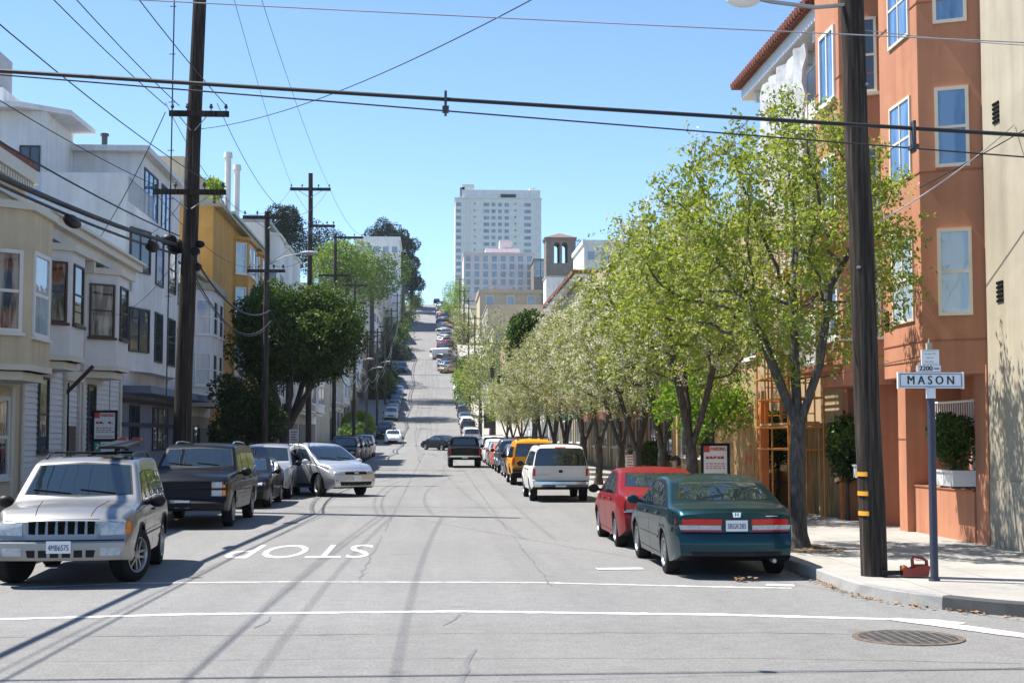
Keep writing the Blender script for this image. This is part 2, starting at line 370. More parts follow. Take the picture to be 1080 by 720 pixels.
kerb(arcR[CUT:]+[(12, 14.5)], 'kerb_dark', -1); kerb([(12, 14.5), (60, 14.5)], 'kerb', -1)
kerb([(XL, y) for y in rng(18.3, 126, 3)][::-1]+arcL+[(-60, 14.5)], 'kerb', 1)
for s, x in ((-1, XR), (1, XL)):
    for a, b in ((148, 230), (250, 440)): kerb([(x, y) for y in rng(a, b, 4)][::-1], 'kerb', s)
def pave(x0, x1, y0, y1):
    bm = bmesh.new(); sheet(bm, [x0, x1], rng(y0, y1, 3), lambda x, y: H(y)+.15); return struct('pavement', bm, 'sidewalk', 40)
for a, b in ((18, 126), (148, 230), (250, 440)):
    pave(XR+.16, 10.6, a, b); pave(-11.4, XL-.16, a, b)
def corner(arc, cx, far):
    bm = bmesh.new(); i = [(cx+(x-cx)*(3.34/3.5), 18+(y-18)*(3.34/3.5)) for x, y in arc]
    i += [(far, 14.66), (far, 18)]
    f = bm.faces.new([bm.verts.new((x, y, .15)) for x, y in i]); f.normal_update()
    if f.normal.z < 0: f.normal_flip()
    return struct('pavement', bm, 'sidewalk')
corner(arcR, 8.8, 60); corner(arcL, -9.7, -60)
bm = bmesh.new(); sheet(bm, [10.6, 60], [18, 24], lambda x, y: .15); sheet(bm, [-60, -11.4], [18, 30], lambda x, y: .15)
struct('pavement', bm, 'sidewalk')

def gp(px, py, z=0):
    d = ray(px, py); kk = (z-EYE)/d.z; return (d.x*kk, d.y*kk)
def strip(name, pts, w, mat, z=.004, jag=0):
    bm = bmesh.new(); rows = []
    for i, p in enumerate(pts):
        a, b = Vector(pts[max(i-1, 0)]), Vector(pts[min(i+1, len(pts)-1)])
        d = (b-a).normalized(); n = Vector((-d.y, d.x))
        ww = (w if not isinstance(w, list) else w[i])*(1+(rnd.uniform(-jag, jag) if jag else 0))
        rows.append([bm.verts.new((p[0]+n.x*s*ww/2, p[1]+n.y*s*ww/2, z+H(p[1]))) for s in (-1, 1)])
    for A, B in zip(rows, rows[1:]): bm.faces.new((A[0], A[1], B[1], B[0]))
    bmesh.ops.recalc_face_normals(bm, faces=bm.faces[:])
    for f in bm.faces:
        if f.normal.z < 0: f.normal_flip()
    return struct(name, bm, mat)
def densify(pts, s=.25):
    out = []
    for (a, b), (c, d) in zip(pts, pts[1:]):
        n = max(1, int(math.hypot(c-a, d-b)/s))
        out += [(a+(c-a)*i/n, b+(d-b)*i/n) for i in range(n)]
    return out+[pts[-1]]
strip('crosswalk_line', densify([gp(-40, 654), gp(200, 647.5), gp(480, 644.5), gp(760, 648), gp(985, 654), gp(1015, 657.5)], .12), .17, 'wornpaint', jag=.22)
strip('crosswalk_line', densify([gp(940, 652.5), gp(1010, 661), gp(1090, 672)]), .26, 'wornpaint', .008, jag=.2)
strip('stop_line', densify([gp(20, 620), gp(130, 615), gp(300, 613.3), gp(560, 614), gp(750, 618.5), gp(835, 620)], .12), .11, 'wornpaint', jag=.3)
strip('parking_mark', [gp(629, 600), gp(678, 599.5)], .30, 'roadpaint', .008)
strip('parking_mark', [gp(808, 617), gp(838, 617.5)], .26, 'wornpaint', .008)
# STOP, painted for drivers coming downhill
me = textmesh('STOP', 2.2); xs = [v.co.x for v in me.vertices]; yy = [v.co.y for v in me.vertices]
a, b = gp(245, 581), gp(391, 581); near, far = gp(310, 588.5)[1], gp(310, 574.5)[1]
sx = (b[0]-a[0])/(max(xs)-min(xs)); sy = (far-near)/(max(yy)-min(yy)); mx, my = (max(xs)+min(xs))/2, (max(yy)+min(yy))/2
for v in me.vertices: v.co = ((a[0]+b[0])/2-(v.co.x-mx)*sx, (near+far)/2-(v.co.y-my)*sy, .005)
me.name = 'stop_marking'; tag(mobj('stop_marking', me, 'roadpaint'), kind='structure')
def crack(pts, w=.03):
    q = densify(pts, .3); q = [(x+rnd.uniform(-.03, .03), y+rnd.uniform(-.03, .03)) for x, y in q]
    strip('tar_seam', q, w, 'tar', .004, jag=.5)
crack([gp(505, 684), gp(493, 695), gp(488, 720)], .035); crack([gp(287, 650), gp(270, 662)], .02); crack([gp(485, 648), gp(470, 659)], .02)
crack([gp(-20, 672), gp(200, 670), gp(540, 667), gp(800, 667), gp(930, 669)], .014)
crack([gp(0, 698), gp(400, 694), gp(800, 694), gp(1080, 699)], .01); crack([gp(540, 718), gp(900, 708), gp(1080, 704)], .012)
crack([(-1.0, 20), (-.9, 60), (-.6, 126)], .03); crack([(1.6, 19), (1.7, 70), (1.3, 126)], .02)
crack([(-3, 40), (3.2, 39.2)], .06); crack([(-3.6, 70), (3, 70.5)], .05)
crack([(-.5, 150), (-.45, 440)], .09); crack([(-3, 172), (3, 170)], .15); crack([(-2.6, 183), (2, 182)], .2); crack([(-3, 210), (3, 211)], .2)
for yy in (129, 146, 231, 249): strip('stop_line', [(-5.6, yy), (4.8, yy)], .3, 'wornpaint', .006)
# soil round the first tree, dry leaves in the gutter
bm = bmesh.new(); sheet(bm, [5.55, 6.0, 6.6], [22.4, 23.3, 24.2], lambda x, y: .154); struct('tree_pit', bm, 'soil')
def litterpts():
    for _ in range(90):
        t = rnd.random(); i = t*(len(arcR)-5); j = int(i); a, b = arcR[j], arcR[j+1]; f = i-j
        x, y = a[0]+(b[0]-a[0])*f, a[1]+(b[1]-a[1])*f; d = Vector((x-8.8, y-18)).normalized()*abs(rnd.gauss(.06, .07)); yield x+d.x, y+d.y, .012
    for _ in range(60): yield XR-abs(rnd.gauss(.05, .06)), rnd.uniform(18, 20.5), .012
    for _ in range(90): yield rnd.gauss(6.1, .35), rnd.gauss(23.0, .5), .162
    p = gp(784, 613)
    for _ in range(26): yield p[0]+rnd.gauss(0, .08), p[1]+rnd.gauss(0, .08), rnd.uniform(.012, .06)
bm = bmesh.new()
for x, y, z in litterpts():
    t, s, l = rnd.uniform(0, 2*PI), rnd.uniform(.015, .04), rnd.uniform(.02, .04)
    c, sn = math.cos(t), math.sin(t)
    quad(bm, (x+c*l, y+sn*l, z+rnd.uniform(-.004, .02)), (x-sn*s, y+c*s, z+rnd.uniform(0, .02)), (x-c*l, y-sn*l, z), (x+sn*s, y-c*s, z+rnd.uniform(0, .02)))
tag(obj('leaves', bm, 'litter'), kind='stuff')
# ------------------------------------------------------------------ vehicles: y forward, origin on the ground
def car_body(S):
    L, Wd = S['L'], S['W']; yr, yf = -L/2, L/2
    crown = S.get('crown', .035); fr = S.get('fil', .075)
    T = lambda y: lin(S['top'], y, .06)
    B = lambda y: lin(S['belt'], y, .1)
    pf, pr = S.get('planf', (.8, .13)), S.get('planr', (.7, .09))
    sill = min(z for _, z in S['bot'])
    def hw(y, z):
        w = Wd/2
        for d, (l, a) in ((yf-y, pf), (y-yr, pr)):
            if d < l: w -= a*(1-max(d, 0)/l)**2.2
        zb = B(y)
        if z <= zb:
            t = (z-sill)/max(.1, zb-sill)
            w -= .055*(1-t)**2 + .035*max(0, (t-.72)/.28)**2
            if abs(t-.60) < .05: w += .006
        else: w -= .035+.012+S['tum']*min(1, (z-zb)/max(.2, S['roof']-zb))**1.12
        return w
    ar = S['ar']; axles = S['axles']; Rw = S['R']
    ys = set(rng(yr, yf, .11))
    for y, _ in S['top']: ys |= {y, y-.03, y+.03}
    for d in (.02, .05, .09, .15, .22): ys |= {yf-d, yr+d}
    for a in axles:
        ys = {y for y in ys if not (a-ar-.03 < y < a+ar+.03)}
        for i in range(13): ys.add(a-ar*math.cos(PI*i/12))
        ys |= {a-ar-.004, a+ar+.004}
    ys = sorted(y for y in ys if yr <= y <= yf); q = [ys[0]]
    for y in ys[1:]:
        if y-q[-1] > .0025: q.append(y)
    ys = q; nx = 10
    def endshape(y, x, z):
        o = y
        for e, s, bow, yy in ((S['ef'], 1, S.get('bowf', .12), yf), (S['er'], -1, S.get('bowr', .10), yr)):
            g = max(0, 1-abs(yy-y)/.55)
            if g: o -= s*g*(lin(e, z, .02)+bow*(abs(x)/(Wd/2))**2.3)
        return o
    bm = bmesh.new(); rings = []
    for y in ys:
        zb0 = lin(S['bot'], y); top = T(y); zb = zb0
        for a in axles:
            if abs(y-a) <= ar+1e-6: zb = max(zb, Rw+math.sqrt(max(0, ar*ar-(y-a)**2)))
        ze = top-crown-fr; zbelt = min(B(y), ze-.012); zm = min(max(Rw+ar+.02, .62), zbelt-.02)
        zb = min(zb, zm-.01)
        side = [(hw(y, z), z) for z in [zb+(zm-zb)*i/5 for i in range(6)]+[zm+(zbelt-zm)*i/4 for i in range(1, 5)]+[zbelt+.008]+[zbelt+.008+(ze-zbelt-.008)*i/6 for i in range(1, 7)]]
        we = side[-1][0]
        for t in (25, 50, 72, 90): side.append((we-fr*(1-math.cos(R(t))), ze+fr*math.sin(R(t))))
        wt = side[-1][0]; ring = []
        pts = list(side)+[(wt*(1-2*i/nx), top-crown*(abs(1-2*i/nx))**2) for i in range(1, nx)]+[(-x, z) for x, z in side[::-1]]
        nb = [(-side[0][0]*(1-2*i/nx), zb) for i in range(1, nx)]
        ring = [bm.verts.new((x, endshape(y, x, z), z)) for x, z in pts+nb]
        rings.append((ring, len(side), y))
    n = len(rings[0][0])
    for (A, s, _), (Bq, _, _) in zip(rings, rings[1:]):
        for j in range(n):
            f = bm.faces.new((A[j], A[(j+1) % n], Bq[(j+1) % n], Bq[j]))
            if j >= n-nx: f.material_index = 1
    for (ring, s, y), flip in ((rings[0], True), (rings[-1], False)):
        rows = [[ring[(-i) % n] if 0 < i < nx else (ring[0] if i == 0 else ring[n-nx]) for i in range(nx+1)]]
        for j in range(1, s-1):
            a, b = ring[j], ring[n-nx-j]
            row = [a]
            for i in range(1, nx):
                t = i/nx; x = a.co.x*(1-2*t); z = a.co.z
                row.append(bm.verts.new((x, endshape(y, x, z), z)))
            rows.append(row+[b])
        rows.append([ring[s-1+i] for i in range(nx+1)])
        for r0, r1 in zip(rows, rows[1:]):
            for i in range(nx):
                q = (r0[i], r0[i+1], r1[i+1], r1[i])
                bm.faces.new(q if flip else q[::-1])
    bmesh.ops.recalc_face_normals(bm, faces=bm.faces[:])
    bm.normal_update()
    return bm
AX = {'F': (Vector((0, -1, 0)), lambda a, b: Vector((a, 9, b))), 'B': (Vector((0, 1, 0)), lambda a, b: Vector((a, -9, b))),
      'R': (Vector((-1, 0, 0)), lambda a, b: Vector((9, a, b))), 'L': (Vector((1, 0, 0)), lambda a, b: Vector((-9, a, b))), 'T': (Vector((0, 0, -1)), lambda a, b: Vector((a, b, 9)))}
SEALS = True
class Car:
    def __init__(s, name, S, pm='paint'):
        s.S = S; s.pm = pm; s.root = thing(name, None, None)
        bm = car_body(S); s.bvh = BVHTree.FromBMesh(bm)
        s.body = obj('body', bm, [pm, 'plastic'], s.root, 32)
    def hit(s, axis, a, b):
        d, o = AX[axis]; p = o(a, b); h = s.bvh.ray_cast(p, d)[0]
        if h is None:
            q = o(a, b)+d*(9-(s.S['L']/2 if axis in 'FB' else s.S['W']/2)); h = s.bvh.find_nearest(q)[0]
        return h
    def patch(s, name, axis, polys, mat, off=.006, res=.09, depth=.02, parent=None):
        if isinstance(polys[0][0], (int, float)): polys = [polys]
        d, o = AX[axis]; bm = bmesh.new()
        for poly in polys:
            b2 = bmesh.new(); b2.faces.new([b2.verts.new((a, b, 0)) for a, b in poly])
            for ax in (0, 1):
                lo, hi = min(p[ax] for p in poly), max(p[ax] for p in poly)
                for c in rng(lo, hi, res)[1:-1]:
                    nn = Vector((1, 0, 0)) if ax == 0 else Vector((0, 1, 0))
                    bmesh.ops.bisect_plane(b2, geom=b2.verts[:]+b2.edges[:]+b2.faces[:], plane_co=nn*c, plane_no=nn)
            mp = {}
            for v in b2.verts: mp[v] = bm.verts.new(s.hit(axis, v.co.x, v.co.y)-d*off)
            for f in b2.faces:
                try: bm.faces.new([mp[v] for v in f.verts])
                except ValueError: pass
            b2.free()
        if mat == 'paint': mat = s.pm
        bm.normal_update()
        for f in bm.faces:
            if f.normal.dot(d) > 0: f.normal_flip()
        ed = [e for e in bm.edges if e.is_boundary]
        r = bmesh.ops.extrude_edge_only(bm, edges=ed)
        for v in r['geom']:
            if isinstance(v, bmesh.types.BMVert): v.co += d*depth
        bmesh.ops.recalc_face_normals(bm, faces=[f for f in r['geom'] if isinstance(f, bmesh.types.BMFace)])
        o = obj(name, bm, mat, parent or s.root, 30)
        if SEALS and name in ('windscreen', 'rear_window', 'side_window') and len(polys) == 1:
            cx = sum(p[0] for p in polys[0])/len(polys[0]); cz = (min(p[1] for p in polys[0])+max(p[1] for p in polys[0]))/2
            big = []
            for x, z in polys[0]:
                v = Vector((x-cx, z-cz)); l = v.length or 1; big.append((x+v.x/l*.024, z+v.y/l*.024))
            s.patch('seal', axis, big, 'plastic', off=off*.45, res=res, depth=.01, parent=o)
        return o
    def sides(s, name, poly, mat, **kw):
        return [s.patch(name, a, poly, mat, **kw) for a in 'RL']
    def ends(s, name, axis, poly, mat, **kw):
        """mirrored pair on the front or back"""
        return [s.patch(name, axis, [(g*x, z) for x, z in poly], mat, **kw) for g in (1, -1)]
    def bar(s, name, axis, pts, r, mat, off=0, n=6):
        bm = bmesh.new(); d, _ = AX[axis]; polytube(bm, [s.hit(axis, a, b)-d*off for a, b in pts], r, n); return obj(name, bm, mat, s.root, 40)
    def wheels(s, style=5, steer=0, w=.215, rimmat='alloy', rf=.66):
        Rw = s.S['R']
        def wheel_mesh():
            bm = bmesh.new(); h = w/2
            lathe(bm, [(-h, .3*Rw), (-h, Rw*.93), (-h+.025, Rw), (h-.025, Rw), (h-.004, Rw*.95), (h+.004, Rw*.82), (h, Rw*rf), (h-.03, Rw*(rf-.02))], 28)
            bm2 = bmesh.new()
            r0 = Rw*rf
            lathe(bm2, [(h-.03, r0*1.0), (h+.004, r0*1.01), (h+.006, r0*.95), (h-.012, r0*.88), (h-.06, r0*.86)], 28)
            for f in bm2.faces: f.smooth = True
            rr = lathe(bm2, [(h-.07, r0*.9), (h-.07, .02)], 20)
            for f in bm2.faces:
                if all(abs(v.co.x-(h-.07)) < .003 for v in f.verts): f.material_index = 1
            lathe(bm2, [(h-.06, r0*.26), (h-.008, r0*.24), (h-.002, r0*.14), (h-.002, .001)], 14)
            for i in range(style):
                a = 2*PI*i/style; u = Vector((0, math.cos(a), math.sin(a))); t = Vector((0, -math.sin(a), math.cos(a)))
                for g in ((-1, 1) if style == 5 else (0,)):
                    wa, wb = (.16*r0, .11*r0) if style == 5 else (.13*r0, .15*r0)
                    o0 = t*(g*wa*.75); o1 = t*(g*wb*1.9)
                    P = []
                    for rad, o, hwid, dx in ((r0*.18, o0, wa*.42, -.012), (r0*.92, o1, wb*.5, -.016)):
                        for q in (-1, 1):
                            for x in (h+dx-.035, h+dx): P.append(bm2.verts.new(u*rad+o+t*(q*hwid)+Vector((x, 0, 0))))
                    for f in ((1, 3, 7, 5), (0, 4, 6, 2), (0, 1, 5, 4), (2, 6, 7, 3)): bm2.faces.new([P[j] for j in f])
            return bm, bm2
        b1, b2 = wheel_mesh(); bmesh.ops.recalc_face_normals(b1, faces=b1.faces[:]); bmesh.ops.recalc_face_normals(b2, faces=b2.faces[:])
        first = None; s.wh = []
        for ay in s.S['axles']:
            for g in (1, -1):
                if first is None:
                    t = obj('wheel', b1, 'rubber', s.root, 40); r = obj('rim', b2, [rimmat, 'dark'], t, 40); first = (t, r)
                else:
                    t = first[0].copy(); C.objects.link(t); t.parent = s.root; r = first[1].copy(); C.objects.link(r); r.parent = t
                t.location = (g*(s.S['W']/2-w/2-.035), ay, Rw)
                t.rotation_euler = (0, 0, (0 if g > 0 else PI)+(steer if ay > 0 else 0)); s.wh.append(t)
    def mirrors(s, y, z, mat='plastic', sz=(.10, .07, .075)):
        for g, a in ((1, 'R'), (-1, 'L')):
            p = s.hit(a, y, z); bm = bmesh.new()
            ball(bm, (p.x+g*(.06+sz[0]), p.y-.02, p.z+.035), *sz, 12, 8)
            for v in bm.verts:   # flatten the glass side
                v.co.y = max(v.co.y, p.y-.05)
            tube(bm, (p.x-g*.02, p.y, p.z), (p.x+g*.10, p.y-.01, p.z+.02), .028, .03, 6)
            obj('wing_mirror', bm, mat, s.root, 50)
    def handles(s, pts, mat='plastic'):
        for g, a in ((1, 'R'), (-1, 'L')):
            for y, z in pts:
                p = s.hit(a, y, z); bm = bmesh.new(); box(bm, p.x-.01, p.x+g*.03 if g > 0 else p.x+.01, y-.09, y+.09, z-.015, z+.015) if g > 0 else box(bm, p.x-.03, p.x+.01, y-.09, y+.09, z-.015, z+.015)
                bmesh.ops.bevel(bm, geom=bm.edges[:], offset=.008, segments=1); obj('door_handle', bm, mat, s.root)
    def plate(s, axis, z, text=None, x=0, w=.31, h=.155):
        p = s.hit(axis, x, z); g = 1 if axis == 'F' else -1
        y = p.y+g*.014; bm = bmesh.new(); box(bm, x-w/2, x+w/2, y-.008, y+.008, z-h/2, z+h/2)
        bmesh.ops.bevel(bm, geom=bm.edges[:], offset=.006, segments=1)
        o = obj('number_plate', bm, 'plate', s.root)
        if text: lettering('plate_number', text, .105, 'plateink', o, (x, y+g*.011, z-.01), '+y' if g > 0 else '-y', wid=w*.84)
    def seams(s, lines):
        polys = []
        for ln in lines:
            for (a, b), (c, d) in zip(ln, ln[1:]):
                l = math.hypot(c-a, d-b); nx, ny = -(d-b)/l*.005, (c-a)/l*.005
                polys.append([(a-nx, b-ny), (c-nx, d-ny), (c+nx, d+ny), (a+nx, b+ny)])
        for a in 'RL': s.patch('door_seam', a, polys, 'dark', off=.0015, res=.12, depth=.002)
    def arches(s, mat='plastic', r=.022):
        Rw, ar = s.S['R'], s.S['ar']+.005
        for g, a in ((1, 'R'), (-1, 'L')):
            for ay in s.S['axles']:
                pts = [(ay-ar*math.cos(t), Rw+ar*math.sin(t)) for t in [PI*(.06+.88*i/14) for i in range(15)]]
                bm = bmesh.new(); polytube(bm, [s.hit(a, y, z)-AX[a][0]*.0 for y, z in pts], r, 6); obj('wheel_arch', bm, mat, s.root, 50)
    def rails(s, x, y0, y1, mat='plastic', bars=(), h=.06):
        for g in (1, -1):
            pts = []
            for i, y in enumerate(rng(y0, y1, .25)):
                p = s.hit('T', g*x, y); e = y in (y0, y1) or i == 0 or abs(y-y1) < 1e-6
                pts.append((p.x, p.y, p.z+(.005 if e else h)))
            bm = bmesh.new(); polytube(bm, pts, .018, 6); obj('roof_rail', bm, mat, s.root, 50)
        for y in bars:
            z = s.hit('T', x, y).z+h; bm = bmesh.new(); tube(bm, (-x, y, z), (x, y, z), .016, .016, 6); obj('roof_bar', bm, mat, s.root, 50)
    def wipers(s, z, axis='F'):
        for x0, x1 in ((-.5, -.02), (.1, .62)):
            pts = [(x0+(x1-x0)*i/5, z+.02+.05*i/5) for i in range(6)]
            s.bar('wiper', axis, pts, .010, 'plastic', off=.02)
    def place(s, x, y, rz, color, label, cat, group=None, z=None):
        s.root.location = (x, y, H(y) if z is None else z); s.root.rotation_euler = (0, 0, rz)
        for o in kids(s.root): o.color = (*color, 1)
        tag(s.root, label, cat, group)

def spec(L, W, top, belt, bot, axles, Rw, ar, tum, ef, er, **k):
    return dict(L=L, W=W, top=top, belt=belt, bot=bot, axles=axles, R=Rw, ar=ar, tum=tum, ef=ef, er=er, roof=max(z for _, z in top), **k)
CARS = 'cars parked along the street'
EF_SEDAN = [(.2, .12), (.3, .02), (.4, 0), (.54, 0), (.62, .03), (.75, .10)]
ER_SEDAN = [(.2, .10), (.34, .01), (.40, 0), (.59, 0), (.64, .045), (.70, .05), (.95, .03), (1.06, .05)]

# ---- teal saloon seen from behind
S = spec(4.81, 1.81, [(-2.405, .93), (-2.36, .995), (-2.2, 1.03), (-1.78, 1.055), (-1.62, 1.085), (-.95, 1.365), (-.6, 1.44), (-.1, 1.455), (.25, 1.425), (1.2, 1.03), (1.3, .99), (1.9, .90), (2.25, .80), (2.405, .68)],
    [(-2.4, .92), (-1.7, .975), (1.2, .92), (2.4, .62)], [(-2.405, .34), (-2.2, .27), (-1.8, .22), (1.9, .20), (2.3, .22), (2.405, .28)], (1.37, -1.35), .318, .365, .20, EF_SEDAN, ER_SEDAN, bowr=.16)
def sedan_glass(c, col='carglass'):
    c.sides('side_window', [(1.0, .985), (.30, 1.315), (.02, 1.335), (-.04, 1.33), (-.04, .985)], col)
    c.sides('side_window', [(-.12, .985), (-.12, 1.33), (-.62, 1.29), (-1.22, 1.07), (-1.16, 1.0)], col)
    c.patch('windscreen', 'F', [(-.70, 1.055), (-.58, 1.36), (0, 1.385), (.58, 1.36), (.70, 1.055), (0, 1.04)], col)
    c.patch('rear_window', 'B', [(-.68, 1.115), (-.57, 1.335), (-.3, 1.352), (.3, 1.352), (.57, 1.335), (.68, 1.115), (.3, 1.10), (-.3, 1.10)], col)
c = Car('parked_car', S, 'paint_metal'); sedan = c
sedan_glass(c)
c.ends('tail_light', 'B', [(.21, .775), (.21, .855), (.55, .86), (.84, .845), (.84, .775)], 'redlens', off=.012)
c.ends('reverse_light', 'B', [(.22, .705), (.22, .770), (.53, .770), (.53, .705)], 'clearlens', off=.011)
c.ends('indicator', 'B', [(.535, .705), (.535, .770), (.80, .77), (.78, .705)], 'clearlens', off=.011)
c.ends('lens_strip', 'B', [(.21, .682), (.21, .701), (.78, .701), (.75, .682)], 'redlens', off=.011)
c.plate('B', .765, '5BGK385')
c.patch('badge', 'B', [(-.05, .885), (-.06, .955), (.06, .955), (.05, .885)], 'chrome', off=.012); p = c.hit('B', 0, .92)
lettering('badge_letter', 'H', .075, 'ink', c.root, (0, p.y-.018, .92), '-y')
c.patch('name_badge', 'B', [(.42, .893), (.42, .905), (.60, .905), (.60, .893)], 'chrome', off=.006)
c.patch('trunk_seam', 'B', [[(-.86, .648), (-.86, .666), (.86, .666), (.86, .648)], [(-.862, .665), (-.876, .665), (-.85, .95), (-.836, .95)], [(.862, .665), (.876, .665), (.85, .95), (.836, .95)], [(-.82, .985), (-.82, .992), (.82, .992), (.82, .985)]], 'dark', off=.002, depth=.002)
c.patch('bumper_insert', 'B', [(-.62, .345), (-.66, .40), (.66, .40), (.62, .345)], 'plastic', off=.003)
c.ends('headlight', 'F', [(.38, .62), (.42, .70), (.78, .74), (.80, .66)], 'clearlens'); c.patch('grille', 'F', [(-.33, .60), (-.35, .69), (.35, .69), (.33, .60)], 'plastic'); c.patch('lower_grille', 'F', [(-.5, .28), (-.55, .42), (.55, .42), (.5, .28)], 'plastic')
c.plate('F', .5); c.wheels(5, rimmat='alloy'); c.mirrors(.88, .97, 'paint'); c.handles([(.12, .86), (-.92, .88)], 'paint')
c.seams([[(1.12, .30), (1.1, .9)], [(-.08, .28), (-.08, 1.0)], [(-1.0, .55), (-1.12, .72), (-1.2, .98)], [(1.12, .30), (-.95, .28)]])
c.sides('side_moulding', [(.95, .50), (.95, .53), (-.92, .53), (-.92, .50)], 'paint', off=.012)
bm = bmesh.new(); tube(bm, (.52, -2.42, .27), (.52, -2.2, .27), .03, .03, 10); obj('exhaust_pipe', bm, 'steel', c.root)
c.root.scale = (.985, 1, .97); c.place(4.23, 22.0, 0, (.004, .038, .052), 'dark teal saloon parked at the kerb nearest the corner, tail lights towards us', 'car', CARS)

# ---- red compact saloon in front of it
S = spec(4.44, 1.70, [(-2.22, .90), (-2.17, .97), (-2.0, 1.0), (-1.68, 1.03), (-1.5, 1.07), (-.85, 1.36), (-.5, 1.415), (0, 1.42), (.3, 1.385), (1.15, 1.0), (1.25, .96), (1.8, .86), (2.1, .76), (2.22, .66)],
    [(-2.2, .88), (-1.6, .935), (1.1, .88), (2.2, .60)], [(-2.22, .34), (-2.0, .26), (-1.7, .2), (1.7, .18), (2.1, .2), (2.22, .26)], (1.28, -1.32), .30, .345, .19, EF_SEDAN, [(.2, .1), (.34, .01), (.40, 0), (.57, 0), (.61, .04), (.68, .05), (.92, .03), (1.06, .05)])
c = Car('parked_car', S); compact = c
c.sides('side_window', [(.95, .95), (.32, 1.28), (.02, 1.30), (-.02, 1.30), (-.02, .94)], 'carglass'); c.sides('side_window', [(-.10, .94), (-.10, 1.30), (-.55, 1.265), (-1.15, 1.03), (-1.08, .95)], 'carglass')
c.patch('windscreen', 'F', [(-.66, 1.03), (-.55, 1.325), (0, 1.345), (.55, 1.325), (.66, 1.03), (0, 1.02)], 'carglass')
c.patch('rear_window', 'B', [(-.62, 1.095), (-.53, 1.31), (.53, 1.31), (.62, 1.095), (0, 1.085)], 'carglass')
c.ends('tail_light', 'B', [(.47, .72), (.45, .86), (.74, .90), (.80, .84), (.79, .71)], 'redlens', off=.012); c.ends('reverse_light', 'B', [(.47, .655), (.47, .712), (.77, .702), (.75, .655)], 'clearlens', off=.011)
c.plate('B', .75); c.patch('trunk_seam', 'B', [(-.78, .625), (-.78, .634), (.78, .634), (.78, .625)], 'dark', off=.002, depth=.002)
c.ends('headlight', 'F', [(.36, .60), (.40, .68), (.72, .72), (.75, .63)], 'clearlens'); c.patch('grille', 'F', [(-.3, .58), (-.32, .66), (.32, .66), (.3, .58)], 'plastic'); c.patch('lower_grille', 'F', [(-.5, .27), (-.55, .40), (.55, .40), (.5, .27)], 'plastic'); c.plate('F', .48)
c.wheels(5); c.mirrors(.82, .94, 'plastic', (.11, .08, .085)); c.handles([(.10, .83), (-.86, .85)], 'paint')
c.seams([[(1.05, .28), (1.02, .86)], [(-.06, .26), (-.06, .95)], [(-.95, .5), (-1.06, .68), (-1.12, .94)], [(1.05, .28), (-.9, .26)]])
c.place(4.14, 27.1, 0, (.17, .010, .013), 'red compact saloon parked nose to tail in front of the dark teal saloon', 'car', CARS)

# ---- silver four wheel drive, front left
S = spec(4.60, 1.84, [(-2.3, 1.02), (-2.27, 1.1), (-2.2, 1.3), (-2.08, 1.57), (-1.98, 1.64), (-1.7, 1.68), (-.5, 1.70), (.2, 1.675), (.42, 1.63), (1.05, 1.16), (1.15, 1.10), (1.9, 1.03), (2.14, .98), (2.24, .93), (2.3, .86)],
    [(-2.3, 1.0), (1.1, .985), (1.9, .93), (2.3, .80)], [(-2.3, .48), (-2.1, .36), (-1.7, .32), (1.8, .32), (2.1, .34), (2.3, .36)], (1.38, -1.31), .365, .425, .20, [(.3, .08), (.38, 0), (.60, 0), (.63, .05), (.9, .07), (1.0, .16)], [(.4, .04), (.5, 0), (.66, 0), (.70, .05), (1.0, .05)], planf=(.6, .10), bowf=.14)
c = Car('parked_suv', S, 'paint_metal'); jeep = c
c.sides('side_window', [(.88, 1.06), (.42, 1.44), (.02, 1.47), (-.04, 1.47), (-.04, 1.05)], 'carglass'); c.sides('side_window', [(-.12, 1.05), (-.12, 1.47), (-.80, 1.47), (-1.02, 1.44), (-1.02, 1.05)], 'carglass'); c.sides('side_window', [(-1.12, 1.05), (-1.12, 1.45), (-1.75, 1.42), (-1.98, 1.10)], 'carglass')
c.patch('windscreen', 'F', [(-.72, 1.175), (-.615, 1.56), (0, 1.585), (.615, 1.56), (.72, 1.175), (0, 1.16)], 'carglass'); c.patch('rear_window', 'B', [(-.64, 1.1), (-.56, 1.52), (.56, 1.52), (.64, 1.1)], 'carglass')
c.patch('grille_surround', 'F', [(-.46, .63), (-.47, .895), (.47, .895), (.46, .63)], 'paint', off=.012)
gp_ = [[(x-.043, .665), (x-.046, .865), (x+.046, .865), (x+.043, .665)] for x in [-.375+.125*i for i in range(7)]]
c.patch('grille_slot', 'F', gp_, 'dark', off=.016)
c.ends('headlight', 'F', [(.50, .68), (.50, .885), (.76, .885), (.80, .86), (.80, .69)], 'clearlens', off=.014); c.ends('indicator', 'F', [(.81, .69), (.81, .85), (.855, .84), (.855, .70)], 'amber', off=.012)
c.ends('fog_light', 'F', [(.50, .42), (.50, .525), (.74, .525), (.76, .50), (.74, .42)], 'clearlens', off=.008)
c.patch('lower_grille', 'F', [(-.42, .40), (-.44, .495), (.44, .495), (.42, .40)], 'plastic', off=.006); [c.patch('grille_bar', 'F', [(x-.02, .395), (x-.02, .50), (x+.02, .50), (x+.02, .395)], 'paint', off=.012) for x in (-.3, -.15, 0, .15, .3)]
c.patch('bumper_seam', 'F', [(-.88, .612), (-.88, .626), (.88, .626), (.88, .612)], 'dark', off=.004, depth=.004)
c.plate('F', .535, '4MB6575', x=.02); c.wheels(5, steer=R(-24), w=.24); c.mirrors(.74, 1.03, 'plastic', (.12, .08, .09)); c.handles([(.08, .93), (-.9, .93)])
